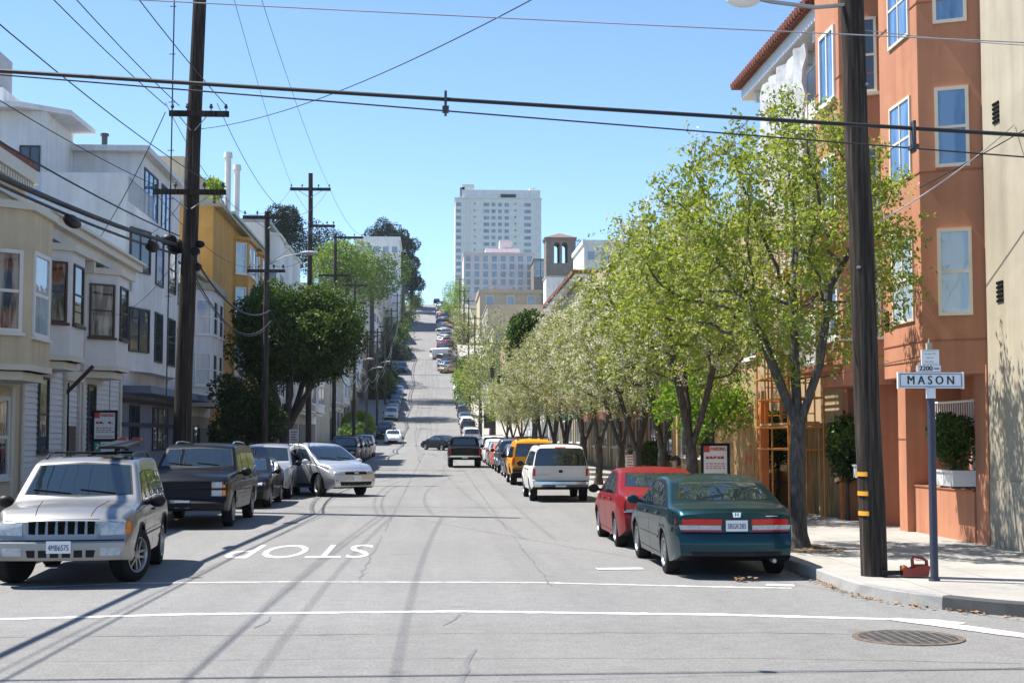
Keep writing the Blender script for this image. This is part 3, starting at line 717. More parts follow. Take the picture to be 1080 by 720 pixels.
c.arches('plastic', .02); c.sides('side_cladding', [(.90, .52), (.90, .66), (-.80, .66), (-.80, .52)], 'paint', off=.016); c.sides('rub_strip', [(.88, .60), (.88, .625), (-.78, .625), (-.78, .60)], 'plastic', off=.022)
c.seams([[(.98, .40), (1.0, .98)], [(-.08, .36), (-.08, 1.06)], [(-.82, .62), (-1.06, .82), (-1.06, 1.06)]])
c.rails(.60, -1.75, .15, 'plastic', (-1.25, -.35), .075); c.wipers(1.17); c.ends('tail_light', 'B', [(.70, .72), (.70, 1.05), (.86, 1.05), (.88, .72)], 'redlens')
c.patch('hood_seam', 'T', [[(g*.44, 1.2), (g*.45, 1.2), (g*.36, 2.12), (g*.35, 2.12)] for g in (1, -1)], 'dark', off=.002, depth=.002); c.patch('sunroof', 'T', [(-.42, -.5), (-.42, .05), (.42, .05), (.42, -.5)], 'carglass')
JX, JY, JR = -4.98, 21.25, PI+R(4.0)
c.place(JX, JY, JR, (.27, .27, .268), 'silver four wheel drive with seven slot grille and a black carrier on its roof rails', 'suv', CARS)
# ski carrier lying on its roof bars
t = thing('ski_carrier', 'flat black ski carrier with red end caps clamped on the silver four wheel drive', 'roof carrier', (JX, JY, 0), JR)
bm = bmesh.new(); v = [(-.50, -1.55, 1.83), (-.50, .05, 1.80)]
for x, z0 in ((-.34, 1.80), ):
    vs_ = [bm.verts.new(p) for p in ((-.52, .2, 1.795), (-.12, .2, 1.795), (-.12, -1.6, 1.88), (-.52, -1.6, 1.88))]
    f = bm.faces.new(vs_); r = bmesh.ops.extrude_face_region(bm, geom=[f])
    for q in r['geom']:
        if isinstance(q, bmesh.types.BMVert): q.co.z += .04
bmesh.ops.recalc_face_normals(bm, faces=bm.faces[:]); bmesh.ops.bevel(bm, geom=bm.edges[:], offset=.018, segments=2); obj('carrier_board', bm, 'plastic', t, 40)
for x in (-.43, -.21):
    bm = bmesh.new(); box(bm, x-.07, x+.07, -1.78, -1.585, 1.895, 1.965); bmesh.ops.bevel(bm, geom=bm.edges[:], offset=.02, segments=2); obj('end_cap', bm, 'red', t, 40)
for y, zt in ((-.35, 1.85), (-1.25, 1.88)):
    bm = bmesh.new(); box(bm, -.36, -.30, y-.03, y+.03, 1.76, zt-.02); obj('clamp', bm, 'plastic', t)

# ---- big black four wheel drive behind it
S = spec(5.55, 1.95, [(-2.775, 1.1), (-2.75, 1.3), (-2.66, 1.68), (-2.55, 1.78), (-1, 1.83), (.1, 1.82), (.42, 1.77), (.98, 1.30), (1.06, 1.235), (1.9, 1.20), (2.5, 1.14), (2.70, 1.09), (2.775, 1.0)],
    [(-2.775, 1.08), (1.1, 1.07), (2.775, .95)], [(-2.775, .5), (-2.5, .4), (-2.0, .36), (2.2, .36), (2.5, .38), (2.775, .40)], (1.70, -1.65), .37, .43, .18, [(.36, .06), (.42, 0), (.62, 0), (.65, .10), (1.02, .10), (1.1, .16)], [(.4, .02), (.62, 0), (.66, .08), (1.1, .08)], planf=(.5, .06), planr=(.4, .04), bowf=.09)
c = Car('parked_suv', S); suburban = c
for poly in ([(.85, 1.13), (.46, 1.55), (.02, 1.59), (-.04, 1.59), (-.04, 1.13)], [(-.12, 1.13), (-.12, 1.59), (-1.15, 1.59), (-1.15, 1.13)], [(-1.25, 1.13), (-1.25, 1.59), (-2.45, 1.57), (-2.55, 1.15)]): c.sides('side_window', poly, 'carglass')
c.patch('windscreen', 'F', [(-.80, 1.315), (-.70, 1.68), (0, 1.705), (.70, 1.68), (.80, 1.315), (0, 1.30)], 'carglass'); c.patch('rear_window', 'B', [(-.7, 1.2), (-.64, 1.6), (.64, 1.6), (.7, 1.2)], 'carglass')
c.patch('grille', 'F', [(-.58, .68), (-.58, 1.02), (.58, 1.02), (.58, .68)], 'plastic', off=.008); c.patch('grille_bar', 'F', [(-.58, .83), (-.58, .86), (.58, .86), (.58, .83)], 'paint', off=.018)
for z in (.70, .87):
    c.ends('headlight', 'F', [(.60, z), (.60, z+.125), (.82, z+.125), (.82, z)], 'clearlens', off=.012); c.ends('indicator', 'F', [(.83, z), (.83, z+.125), (.94, z+.12), (.94, z+.01)], 'amber', off=.012)
c.patch('bumper', 'F', [(-.95, .42), (-.95, .62), (.95, .62), (.95, .42)], 'plastic', off=.03, depth=.05); c.plate('F', .53); c.wheels(6); c.mirrors(.80, 1.14, 'plastic', (.12, .08, .10)); c.handles([(.1, 1.0), (-1.0, 1.0)])
c.seams([[(1.0, .45), (1.0, 1.1)], [(-.08, .42), (-.08, 1.13)], [(-1.2, .62), (-1.2, 1.13)]]); c.rails(.66, -2.2, -.1, 'steel', (), .05); c.wipers(1.31); c.ends('tail_light', 'B', [(.80, .75), (.80, 1.15), (.94, 1.15), (.94, .75)], 'redlens')
c.sides('side_cladding', [(1.2, .50), (1.2, .60), (-1.15, .60), (-1.15, .50)], 'grey', off=.012)
c.place(-5.30, 33.6, PI, (.003, .003, .005), 'big black four wheel drive with stacked headlights parked behind the silver one', 'suv', CARS)

# ---- white four wheel drive seen from behind
S = spec(4.80, 1.80, [(-2.4, 1.0), (-2.38, 1.08), (-2.30, 1.4), (-2.22, 1.60), (-2.1, 1.67), (-1, 1.70), (.2, 1.685), (.5, 1.63), (1.05, 1.16), (1.15, 1.09), (1.9, 1.02), (2.25, .96), (2.4, .84)],
    [(-2.4, 1.0), (1.1, 1.0), (2.4, .8)], [(-2.4, .46), (-2.2, .40), (-1.8, .34), (1.8, .33), (2.2, .34), (2.4, .38)], (1.42, -1.40), .355, .41, .20, [(.34, .06), (.4, 0), (.58, 0), (.61, .07), (.95, .10)], [(.4, .02), (.62, 0), (.64, .09), (1.0, .08)], planr=(.4, .05), bowr=.06)
def suvglass(c):
    for poly in ([(.86, 1.06), (.45, 1.44), (.02, 1.48), (-.04, 1.48), (-.04, 1.06)], [(-.12, 1.06), (-.12, 1.48), (-1.0, 1.48), (-1.0, 1.06)], [(-1.10, 1.06), (-1.10, 1.48), (-2.0, 1.46), (-2.15, 1.08)]): c.sides('side_window', poly, 'carglass')
    c.patch('windscreen', 'F', [(-.72, 1.175), (-.62, 1.56), (0, 1.58), (.62, 1.56), (.72, 1.175), (0, 1.16)], 'carglass')
c = Car('parked_suv', S); explorer = c; suvglass(c)
c.patch('rear_window', 'B', [(-.76, 1.075), (-.68, 1.54), (-.6, 1.575), (.6, 1.575), (.68, 1.54), (.76, 1.075)], 'carglass', off=.01)
c.patch('brake_light', 'B', [(-.16, 1.60), (-.16, 1.622), (.16, 1.622), (.16, 1.60)], 'redlens', off=.02)
c.ends('tail_light', 'B', [(.75, .76), (.75, 1.04), (.86, 1.04), (.89, 1.0), (.89, .78)], 'redlens', off=.012)
c.patch('bumper', 'B', [(-.90, .44), (-.90, .60), (.90, .60), (.90, .44)], 'chrome', off=.05, depth=.07); c.patch('bumper_step', 'B', [(-.84, .602), (-.84, .63), (.84, .63), (.84, .602)], 'plastic', off=.04, depth=.05)
c.plate('B', .52); bm = bmesh.new(); p = c.hit('B', 0, .9); ball(bm, (0, p.y, .9), .07, .02, .045, 10, 6); obj('badge', bm, 'plastic', c.root)
c.bar('wiper', 'B', [(.02, 1.10), (.14, 1.13), (.34, 1.10)], .012, 'plastic', off=.025); c.patch('name_badge', 'B', [(-.7, .80), (-.7, .815), (-.35, .815), (-.35, .80)], 'grey', off=.008)
c.ends('headlight', 'F', [(.45, .68), (.45, .82), (.80, .82), (.80, .70)], 'clearlens'); c.patch('grille', 'F', [(-.4, .66), (-.4, .84), (.4, .84), (.4, .66)], 'plastic'); c.patch('bumper', 'F', [(-.86, .40), (-.86, .56), (.86, .56), (.86, .40)], 'plastic', off=.02)
c.wheels(5); c.mirrors(.76, 1.05, 'plastic', (.11, .08, .09)); c.handles([(.08, .94), (-.9, .94)]); c.rails(.62, -2.0, .1, 'plastic', (-.9,), .05)
c.seams([[(1.0, .42), (1.0, 1.0)], [(-.08, .38), (-.08, 1.06)], [(-.9, .6), (-1.05, .8), (-1.05, 1.06)]]); c.arches('paint', .016)
c.place(3.84, 44.6, 0, (.62, .61, .59), 'white four wheel drive with dark rear window and chrome back bumper', 'suv', CARS)
white_suv = c

# ---- yellow four wheel drive beyond it
S = spec(4.55, 1.80, [(-2.275, 1.0), (-2.25, 1.1), (-2.2, 1.4), (-2.14, 1.64), (-2.05, 1.73), (-1.5, 1.78), (-.8, 1.79), (-.6, 1.76), (.2, 1.74), (.45, 1.68), (1.0, 1.20), (1.1, 1.12), (1.8, 1.05), (2.15, .98), (2.275, .88)],
    [(-2.275, 1.02), (1.1, 1.02), (2.275, .8)], [(-2.275, .5), (-2.0, .44), (-1.7, .38), (1.7, .38), (2.0, .40), (2.275, .44)], (1.33, -1.32), .38, .44, .18, [(.4, .06), (.44, 0), (.6, 0), (.63, .08), (.95, .10)], [(.45, .02), (.66, 0), (.70, .09), (1.0, .08)], planr=(.4, .04), bowr=.05)
c = Car('parked_suv', S); xterra = c; suvglass(c)
c.patch('rear_window', 'B', [(-.70, 1.12), (-.62, 1.60), (.62, 1.60), (.70, 1.12)], 'carglass', off=.01); c.ends('tail_light', 'B', [(.74, .80), (.74, 1.12), (.88, 1.12), (.88, .80)], 'redlens', off=.012)
c.patch('bumper', 'B', [(-.92, .46), (-.92, .68), (.92, .68), (.92, .46)], 'plastic', off=.06, depth=.08); c.plate('B', .85, x=-.1); c.wheels(6, w=.25); c.mirrors(.76, 1.08, 'plastic', (.12, .08, .1)); c.arches('plastic', .03)
c.rails(.60, -1.9, .2, 'plastic', (-1.6, -1.1, -.6, -.1), .12); c.handles([(.08, .96)]); c.seams([[(1.0, .45), (1.0, 1.0)], [(-.08, .42), (-.08, 1.06)]])
c.ends('headlight', 'F', [(.45, .72), (.45, .88), (.80, .88), (.80, .74)], 'clearlens'); c.patch('grille', 'F', [(-.4, .70), (-.4, .90), (.4, .90), (.4, .70)], 'plastic')
c.place(3.96, 57.3, 0, (.74, .30, .012), 'orange yellow four wheel drive with black roof rack parked beyond the white one', 'suv', CARS)

# ---- silver crossover pulling out on the left
S = spec(4.60, 1.87, [(-2.3, 1.02), (-2.25, 1.12), (-2.15, 1.30), (-1.85, 1.54), (-1.6, 1.61), (-.5, 1.655), (.05, 1.64), (.35, 1.58), (1.2, 1.12), (1.32, 1.06), (1.9, .99), (2.15, .90), (2.3, .78)],
    [(-2.3, 1.06), (-1.0, 1.02), (1.2, .97), (2.3, .7)], [(-2.3, .42), (-2.1, .34), (-1.7, .26), (1.7, .25), (2.1, .25), (2.3, .30)], (1.33, -1.32), .355, .40, .22, [(.25, .08), (.34, 0), (.55, 0), (.6, .02), (.85, .10)], [(.3, .05), (.45, 0), (.66, 0), (.72, .05), (1.05, .05)], bowf=.20, planf=(.8, .14))
c = Car('moving_suv', S, 'paint_metal'); rdx = c
for poly in ([(.98, 1.03), (.42, 1.42), (.02, 1.45), (-.04, 1.45), (-.04, 1.04)], [(-.12, 1.04), (-.12, 1.45), (-.90, 1.42), (-1.0, 1.06)], [(-1.08, 1.08), (-1.02, 1.40), (-1.45, 1.35), (-1.72, 1.15)]): c.sides('side_window', poly, 'carglass')
c.patch('windscreen', 'F', [(-.74, 1.13), (-.62, 1.53), (0, 1.56), (.62, 1.53), (.74, 1.13), (0, 1.11)], 'carglass'); c.patch('rear_window', 'B', [(-.62, 1.2), (-.55, 1.48), (.55, 1.48), (.62, 1.2)], 'carglass')
c.patch('grille', 'F', [(-.44, .68), (-.40, .76), (.40, .76), (.44, .68)], 'plastic', off=.008); c.patch('grille_badge', 'F', [(-.09, .70), (-.05, .80), (.05, .80), (.09, .70)], 'chrome', off=.016)
c.ends('headlight', 'F', [(.48, .66), (.50, .78), (.80, .88), (.86, .80), (.80, .70)], 'clearlens', off=.012); c.patch('lower_grille', 'F', [(-.58, .34), (-.62, .46), (.62, .46), (.58, .34)], 'plastic', off=.008); c.ends('fog_light', 'F', [(.66, .46), (.66, .54), (.80, .54), (.80, .46)], 'clearlens', off=.008)
c.plate('F', .56); c.wheels(5, steer=R(-14), w=.23); c.mirrors(.88, 1.03, 'paint', (.12, .08, .085)); c.handles([(.08, .92), (-.92, .94)], 'paint'); c.seams([[(1.12, .34), (1.12, .97)], [(-.08, .3), (-.08, 1.04)], [(-.9, .58), (-1.04, .8), (-1.04, 1.08)], [(1.1, .36), (-.9, .34)]])
c.rails(.58, -1.5, .0, 'plastic', (), .04); c.ends('tail_light', 'B', [(.6, .9), (.6, 1.05), (.86, 1.06), (.86, .92)], 'redlens'); c.wipers(1.13)
c.sides('side_cladding', [(.92, .30), (.92, .38), (-.90, .38), (-.90, .30)], 'plastic', off=.008)
c.root.scale = (1, 1, 1.04); c.place(-3.78, 47.9, PI+R(38), (.64, .65, .67), 'silver crossover pulling out across the lane from the parked row, headlights towards us', 'suv')

# ---- black pickup driving away
S = spec(5.2, 1.88, [(-2.6, 1.08), (-2.55, 1.12), (-.75, 1.14), (-.62, 1.2), (-.56, 1.55), (-.46, 1.70), (.2, 1.75), (.5, 1.70), (1.1, 1.22), (1.2, 1.14), (1.9, 1.08), (2.4, 1.0), (2.6, .88)],
    [(-2.6, 1.04), (1.1, 1.04), (2.6, .82)], [(-2.6, .56), (-2.2, .48), (-1.8, .40), (1.9, .40), (2.3, .42), (2.6, .46)], (1.55, -1.55), .385, .44, .17, [(.4, .06), (.46, 0), (.6, 0), (.63, .07), (1.0, .10)], [(.5, 0), (1.1, 0)], planr=(.3, .02), bowr=.02, planf=(.5, .07))
c = Car('moving_pickup', S); pickup = c
for poly in ([(.95, 1.10), (.50, 1.50), (.15, 1.54), (.15, 1.10)], [(.07, 1.10), (.07, 1.54), (-.42, 1.52), (-.5, 1.12)]): c.sides('side_window', poly, 'carglass')
c.patch('windscreen', 'F', [(-.74, 1.22), (-.64, 1.62), (.64, 1.62), (.74, 1.22)], 'carglass'); c.patch('rear_window', 'B', [(-.66, 1.24), (-.58, 1.58), (.58, 1.58), (.66, 1.24)], 'carglass'); c.patch('bed_shade', 'T', [(-.74, -2.45), (-.74, -.72), (.74, -.72), (.74, -2.45)], 'dark')  # black patch over the bed stands for the shade of its hollow
c.ends('tail_light', 'B', [(.78, .72), (.78, 1.02), (.92, 1.02), (.92, .72)], 'redlens', off=.01); c.patch('bumper', 'B', [(-.92, .50), (-.92, .66), (.92, .66), (.92, .50)], 'chrome', off=.08, depth=.1); c.plate('B', .58); c.patch('tailgate_seam', 'B', [[(-.76, .70), (-.765, 1.05), (-.75, 1.05), (-.745, .70)], [(.76, .70), (.765, 1.05), (.75, 1.05), (.745, .70)]], 'dark', off=.002, depth=.002)
c.ends('headlight', 'F', [(.5, .72), (.5, .9), (.84, .9), (.84, .74)], 'clearlens'); c.wheels(6, w=.26); c.mirrors(.86, 1.12, 'plastic', (.12, .08, .1))
c.place(1.86, 81.5, 0, (.005, .005, .006), 'black pickup truck driving away up the middle of the street', 'pickup')

SEALS = False
# ---- plain kinds used for the rest of the parked rows
S = spec(4.3, 1.74, [(-2.15, 1.0), (-2.1, 1.1), (-1.95, 1.2), (-1.5, 1.42), (-1.2, 1.48), (-.4, 1.52), (.2, 1.49), (.5, 1.42), (1.3, 1.02), (1.42, .97), (1.85, .88), (2.05, .78), (2.15, .68)],
    [(-2.15, .98), (1.2, .92), (2.15, .62)], [(-2.15, .36), (-1.9, .26), (-1.6, .2), (1.6, .18), (2.0, .2), (2.15, .26)], (1.27, -1.27), .305, .35, .19, EF_SEDAN, [(.2, .1), (.34, .01), (.40, 0), (.6, 0), (.64, .03), (1.1, .04)])
c = Car('parked_car', S); hatch = c
for poly in ([(1.0, .98), (.52, 1.30), (.02, 1.34), (-.02, 1.34), (-.02, .98)], [(-.1, .98), (-.1, 1.34), (-.9, 1.32), (-1.0, 1.0)], [(-1.08, 1.02), (-1.0, 1.30), (-1.3, 1.26), (-1.55, 1.1)]): c.sides('side_window', poly, 'carglass')
c.patch('windscreen', 'F', [(-.68, 1.05), (-.56, 1.39), (.56, 1.39), (.68, 1.05)], 'carglass'); c.patch('rear_window', 'B', [(-.60, 1.10), (-.52, 1.37), (.52, 1.37), (.60, 1.10)], 'carglass')
c.ends('tail_light', 'B', [(.58, .80), (.62, 1.02), (.78, 1.04), (.82, .82)], 'redlens', off=.012); c.ends('headlight', 'F', [(.38, .60), (.42, .70), (.76, .76), (.78, .64)], 'clearlens'); c.patch('lower_grille', 'F', [(-.5, .28), (-.55, .42), (.55, .42), (.5, .28)], 'plastic'); c.plate('B', .7); c.plate('F', .5)
c.wheels(5); c.mirrors(.9, .97, 'paint'); c.seams([[(1.1, .28), (1.06, .9)], [(-.06, .26), (-.06, .98)]])
S = spec(5.2, 1.95, [(-2.6, 1.3), (-2.58, 1.6), (-2.54, 1.95), (-2.4, 2.04), (0, 2.08), (1.0, 2.04), (1.25, 1.95), (1.95, 1.28), (2.05, 1.2), (2.45, 1.05), (2.6, .9)],
    [(-2.6, 1.12), (1.6, 1.12), (2.6, .85)], [(-2.6, .5), (-2.3, .4), (-1.9, .3), (2.0, .3), (2.4, .32), (2.6, .38)], (1.65, -1.55), .36, .41, .16, [(.3, .05), (.4, 0), (.6, 0), (.65, .05), (1.0, .12)], [(.4, .02), (.6, 0), (.65, .04), (1.3, .04)], planr=(.3, .03), bowr=.03)
c = Car('parked_van', S); van = c
c.sides('side_window', [(1.72, 1.2), (1.3, 1.72), (.65, 1.75), (.65, 1.2)], 'carglass'); c.patch('windscreen', 'F', [(-.80, 1.3), (-.68, 1.85), (.68, 1.85), (.80, 1.3)], 'carglass'); c.ends('rear_window', 'B', [(.06, 1.25), (.06, 1.75), (.64, 1.75), (.68, 1.25)], 'carglass')
c.ends('tail_light', 'B', [(.80, .8), (.80, 1.2), (.92, 1.2), (.92, .8)], 'redlens'); c.ends('headlight', 'F', [(.5, .72), (.5, .9), (.84, .92), (.84, .74)], 'clearlens'); c.wheels(6); c.mirrors(1.6, 1.22); c.seams([[(.6, .4), (.6, 1.9)], [(-.6, .4), (-.6, 1.9)]])

def park(src, x, y, rz, color, label, cat='car', group=CARS, pitch=True):
    global PROTO_USED
    if src in PROTO_USED: r = dup(src.root, None, (*color, 1))
    else:
        r = src.root; PROTO_USED.add(src)
        for o in kids(r): o.color = (*color, 1)
    want = M['paint_metal' if color in [K[q] for q in ('silver', 'grey', 'gold', 'steel', 'lblue')] else 'paint']
    for o in r.children:
        if o.type == 'MESH' and o.data.materials[0] in (M['paint'], M['paint_metal']):
            o.material_slots[0].link = 'OBJECT'; o.material_slots[0].material = want
    r.location = (x, y, H(y)); sl = math.atan((H(y+2)-H(y-2))/4)
    # tilt with the street: pitch about the street's cross axis, then turn
    r.rotation_mode = 'QUATERNION'
    r.rotation_quaternion = Matrix.Rotation(sl, 3, 'X').to_quaternion() @ Matrix.Rotation(rz, 3, 'Z').to_quaternion()
    return tag(r, label, cat, group)
PROTO_USED = {sedan, compact, jeep, suburban, explorer, xterra, rdx, pickup}
K = dict(black=(.005, .005, .006), navy=(.010, .020, .055), silver=(.42, .43, .45), grey=(.16, .165, .175), white=(.66, .66, .65), blue=(.035, .10, .24), red=(.30, .03, .025), salmon=(.42, .14, .10), gold=(.34, .27, .16), green=(.03, .07, .05), steel=(.14, .19, .26), maroon=(.13, .02, .025), lblue=(.20, .30, .42))
# left kerb, facing us
park(sedan, -5.30, 41.4, PI, K['black'], 'black saloon tucked in behind the big black four wheel drive')
park(explorer, -5.25, 46.6, PI, K['silver'], 'silver wagon with roof rails half hidden by the crossover pulling out', 'suv')
for src, y, col, lab, cat in (
    (hatch, 62.5, 'grey', 'grey hatchback parked beyond the crossover, mostly hidden by it', 'car'), (explorer, 86.5, 'black', 'black four wheel drive first in the row beyond the crossover', 'suv'), (explorer, 92.6, 'navy', 'navy four wheel drive second in the row beyond the crossover', 'suv'),
    (sedan, 98.6, 'black', 'black saloon third in the row beyond the crossover', 'car'), (hatch, 104.0, 'maroon', 'maroon hatchback fourth in the row beyond the crossover', 'car'), (explorer, 109.6, 'silver', 'silver four wheel drive ending the row below the first cross street', 'suv'),
    (explorer, 160, 'navy', 'navy four wheel drive just uphill of the white saloon, left kerb', 'suv'), (sedan, 168, 'gold', 'gold saloon uphill of the navy four wheel drive by the clipped round bush', 'car'), (explorer, 186, 'white', 'white four wheel drive halfway up the left kerb above the clipped round bush', 'suv'),
    (hatch, 193, 'grey', 'grey hatchback uphill of the white four wheel drive on the left kerb', 'car'), (sedan, 201, 'blue', 'blue saloon uphill of the grey hatchback on the left kerb', 'car'), (sedan, 208, 'navy', 'navy saloon between two blue cars on the left kerb', 'car'), (hatch, 215, 'blue', 'blue hatchback above the navy saloon on the left kerb', 'car'), (sedan, 222, 'lblue', 'pale blue saloon uppermost in the left row below the second cross street', 'car'),
    (explorer, 254, 'steel', 'steel blue four wheel drive just above the second cross street, left kerb', 'suv')):
    park({'sedan': sedan}.get(src, src), -5.22, y, PI, K[col], lab, cat)
park(sedan, -4.05, 152, PI, K['white'], 'white saloon coming downhill through the first cross street', 'car', None)
park(sedan, .9, 134.0, R(34), K['black'], 'dark saloon turning left across the first cross street, ahead of the pickup', 'car', None)
# right kerb, facing away
for src, x, y, col, lab, cat in (
    (hatch, 4.1, 65.5, 'steel', 'steel blue hatchback right beyond the yellow four wheel drive', 'car'), (explorer, 4.1, 71.5, 'steel', 'steel blue four wheel drive second beyond the yellow one', 'suv'), (sedan, 4.1, 78.3, 'salmon', 'faded salmon red saloon parked in the shade of the street trees', 'car'), (sedan, 4.15, 84.5, 'silver', 'silver saloon parked in front of the salmon red one', 'car'),
    (hatch, 4.15, 91, 'white', 'white hatchback parked by the trees near the first cross street', 'car'), (explorer, 4.2, 97.5, 'white', 'white four wheel drive parked by the trees below the first cross street', 'suv'), (sedan, 4.2, 104, 'grey', 'grey saloon parked by the trees below the first cross street', 'car'), (sedan, 4.2, 111, 'black', 'black saloon last in the right row below the first cross street', 'car'),
    (explorer, 4.25, 152, 'white', 'white four wheel drive lowest in the right row above the first cross street', 'suv'), (sedan, 4.25, 158.5, 'silver', 'silver saloon second in the right row above the first cross street', 'car'), (explorer, 4.25, 166, 'black', 'black four wheel drive parked by the low hedges, right row', 'suv'), (hatch, 4.3, 174, 'white', 'white hatchback beside the low hedges, right row', 'car'), (sedan, 4.3, 182, 'steel', 'steel blue saloon beside the low hedges, right row', 'car'),
    (explorer, 4.3, 191, 'grey', 'grey four wheel drive beside the upper low hedge, right row', 'suv'), (sedan, 4.3, 200, 'black', 'black saloon beside the upper low hedge, right row', 'car'), (hatch, 4.3, 209, 'grey', 'grey hatchback nearing the second cross street, right row', 'car'), (explorer, 4.3, 218, 'black', 'black four wheel drive last below the second cross street, right row', 'suv'), (sedan, 4.3, 226, 'white', 'white saloon at the edge of the second cross street, right row', 'car')):
    park(src, x, y, 0, K[col], lab, cat)
names = dict(gold='gold', steel='steel blue', black='black', grey='grey', navy='navy', silver='silver', red='red', white='white', maroon='maroon')
kinds_ = {sedan: 'saloon', hatch: 'hatchback', explorer: 'four wheel drive'}
hill = [('gold', sedan), ('steel', hatch), ('black', sedan), ('grey', explorer), ('white', None), ('silver', explorer), ('black', hatch), ('navy', sedan), ('red', sedan), ('silver', hatch), ('white', sedan), ('grey', sedan), ('white', explorer), ('silver', sedan),
    ('maroon', sedan), ('white', hatch), ('black', explorer), ('grey', hatch), ('gold', hatch), ('navy', explorer), ('red', hatch), ('steel', sedan), ('white', sedan), ('black', sedan), ('maroon', hatch), ('silver', explorer), ('steel', explorer), ('grey', sedan), ('navy', hatch)]
nm_ = lambda q: 'long white van' if hill[q][1] is None else names[hill[q][0]]+' '+kinds_[hill[q][1]]
for i, (cn, src) in enumerate(hill):
    y = 253+i*5.35
    if src is None: park(van, 2.2, y, R(-70), K['white'], 'long white van parked side on across the steep street', 'van'); continue
    lab = f'{nm_(i)} angle parked lowest on the steep hill, below the {nm_(i+1)}' if i == 0 else f'{nm_(i)} angle parked between {nm_(i-1)} and {nm_(i+1)}' if i+1 < len(hill) else f'{nm_(i)} angle parked nearest the brow, above the {nm_(i-1)}'
    park(src, 3.1+rnd.uniform(-.2, .2), y+rnd.uniform(-.4, .4), R(-42+rnd.uniform(-5, 5)), K[cn], lab, 'suv' if src is explorer else 'car', 'cars angle parked on the steep hill')
park(suburban, 1.4, 416, R(0), K['black'], 'black four wheel drive driving over the brow of the hill', 'suv', None)
# ------------------------------------------------------------------ buildings
WMESH = {}
def window(parent, o, u, w, z0, z1, frame='framewhite', pane='glass', split='h', fw=.06, proud=.05, sill=True, name='window', bars=None):
    """window on a wall: o=(x,y) of its left end seen from outside; u=direction along the wall; outward normal is (u.y,-u.x)"""
    key = (round(w, 3), round(z1-z0, 3), frame, pane, split, fw, proud, sill, name, bars)
    ang = math.atan2(u[1], u[0]); h = z1-z0
    if key not in WMESH:
        bm = bmesh.new()
        B = lambda a0, a1, b0, b1, n1=proud: obox(bm, (a0, 0), (1, 0), a1-a0, -.03, n1, b0, b1)
        B(0, fw, 0, h); B(w-fw, w, 0, h); B(fw, w-fw, 0, fw); B(fw, w-fw, h-fw, h)
        if 'h' in split: B(fw, w-fw, h*.5-fw*.4, h*.5+fw*.4, proud*.8)
        if 'v' in split: B(w/2-fw*.4, w/2+fw*.4, fw, h-fw, proud*.85)
        if '3' in split:
            for q in (1/3, 2/3): B(w*q-fw*.4, w*q+fw*.4, fw, h-fw, proud*.85)
        if sill: obox(bm, (-.05, 0), (1, 0), w+.1, -.02, proud+.06, -.07, -.002)
        me = bpy.data.meshes.new(name); bm.to_mesh(me); bm.free(); me.materials.append(M[frame])
        bm = bmesh.new(); obox(bm, (fw*.6, 0), (1, 0), w-fw*1.2, -.05, .015, fw*.6, h-fw*.6)
        mp = bpy.data.meshes.new('pane'); bm.to_mesh(mp); bm.free(); mp.materials.append(M[pane])
        WMESH[key] = (me, mp)
    me, mp = WMESH[key]
    f = bpy.data.objects.new(name, me); C.objects.link(f); f.parent = parent; f.location = (o[0], o[1], z0); f.rotation_euler = (0, 0, ang)
    p = bpy.data.objects.new('pane', mp); C.objects.link(p); p.parent = f
    return f
UL, UR, UF = (0, 1), (0, -1), (1, 0)     # walls facing +x (left side of street), -x (right side), and facing the camera
def wl(parent, x, ya, yb, za, zb, **kw): return window(parent, (x, ya), UL, yb-ya, za, zb, **kw)
def wr(parent, x, ya, yb, za, zb, **kw): return window(parent, (x, yb), UR, yb-ya, za, zb, **kw)
def wf(parent, y, xa, xb, za, zb, **kw): return window(parent, (xa, y), UF, xb-xa, za, zb, **kw)
def wedge_wall(parent, a, b, za, zb, **kw):
    """a window filling from point a to b (left to right from outside)"""
    d = Vector((b[0]-a[0], b[1]-a[1])); l = d.length; d /= l
    return window(parent, a, tuple(d), l, za, zb, **kw)
def lerp2(a, b, t): return (a[0]+(b[0]-a[0])*t, a[1]+(b[1]-a[1])*t)
def part(name, mat, parent, fn, smooth=None):
    bm = bmesh.new(); fn(bm); bmesh.ops.recalc_face_normals(bm, faces=bm.faces[:]); return obj(name, bm, mat, parent, smooth)
def boxp(name, mat, parent, *b): return part(name, mat, parent, lambda bm: box(bm, *b))
def bay(parent, side, x, ya, yb, proj, cant, z0, z1, mat, trimmat, win=None, base=.35, roofc=.25):
    """canted bay on a street wall; side +1: wall faces +x. Returns the four corner points in plan from near to far."""
    P = [(x, ya), (x+side*proj, ya+cant), (x+side*proj, yb-cant), (x, yb)]
    def f(bm):
        prism(bm, [(x-side*.05, ya)]+P[0:]+[(x-side*.05, yb)], z0, z1)
    o = part('bay', mat, parent, f)
    for nm, zz, hh, g in (('sill_band', z0, .14, .05), ('cornice_band', z1-.16, .18, .12), ('base_band', z0-.22, .2, -.14)):
        def t(bm):
            Q = [(x-side*.04, ya-g), (x+side*(proj+g), ya+cant-g*.4), (x+side*(proj+g), yb-cant+g*.4), (x-side*.04, yb+g)]
            prism(bm, Q, zz, zz+hh-.004)
        part(nm, trimmat, o, t)
    return o, P
def railing(parent, a, b, z0, z1, mat, step=.13, r=.012, name='railing'):
    def f(bm):
        d = Vector((b[0]-a[0], b[1]-a[1])); n = int(d.length/step)
        for i in range(n+1):
            p = lerp2(a, b, i/n); tube(bm, (*p, z0), (*p, z1), r, r, 5)
        tube(bm, (*a, z1), (*b, z1), r*1.8, r*1.8, 6); tube(bm, (*a, z0+.06), (*b, z0+.06), r*1.4, r*1.4, 6)
    return part(name, mat, parent, f)

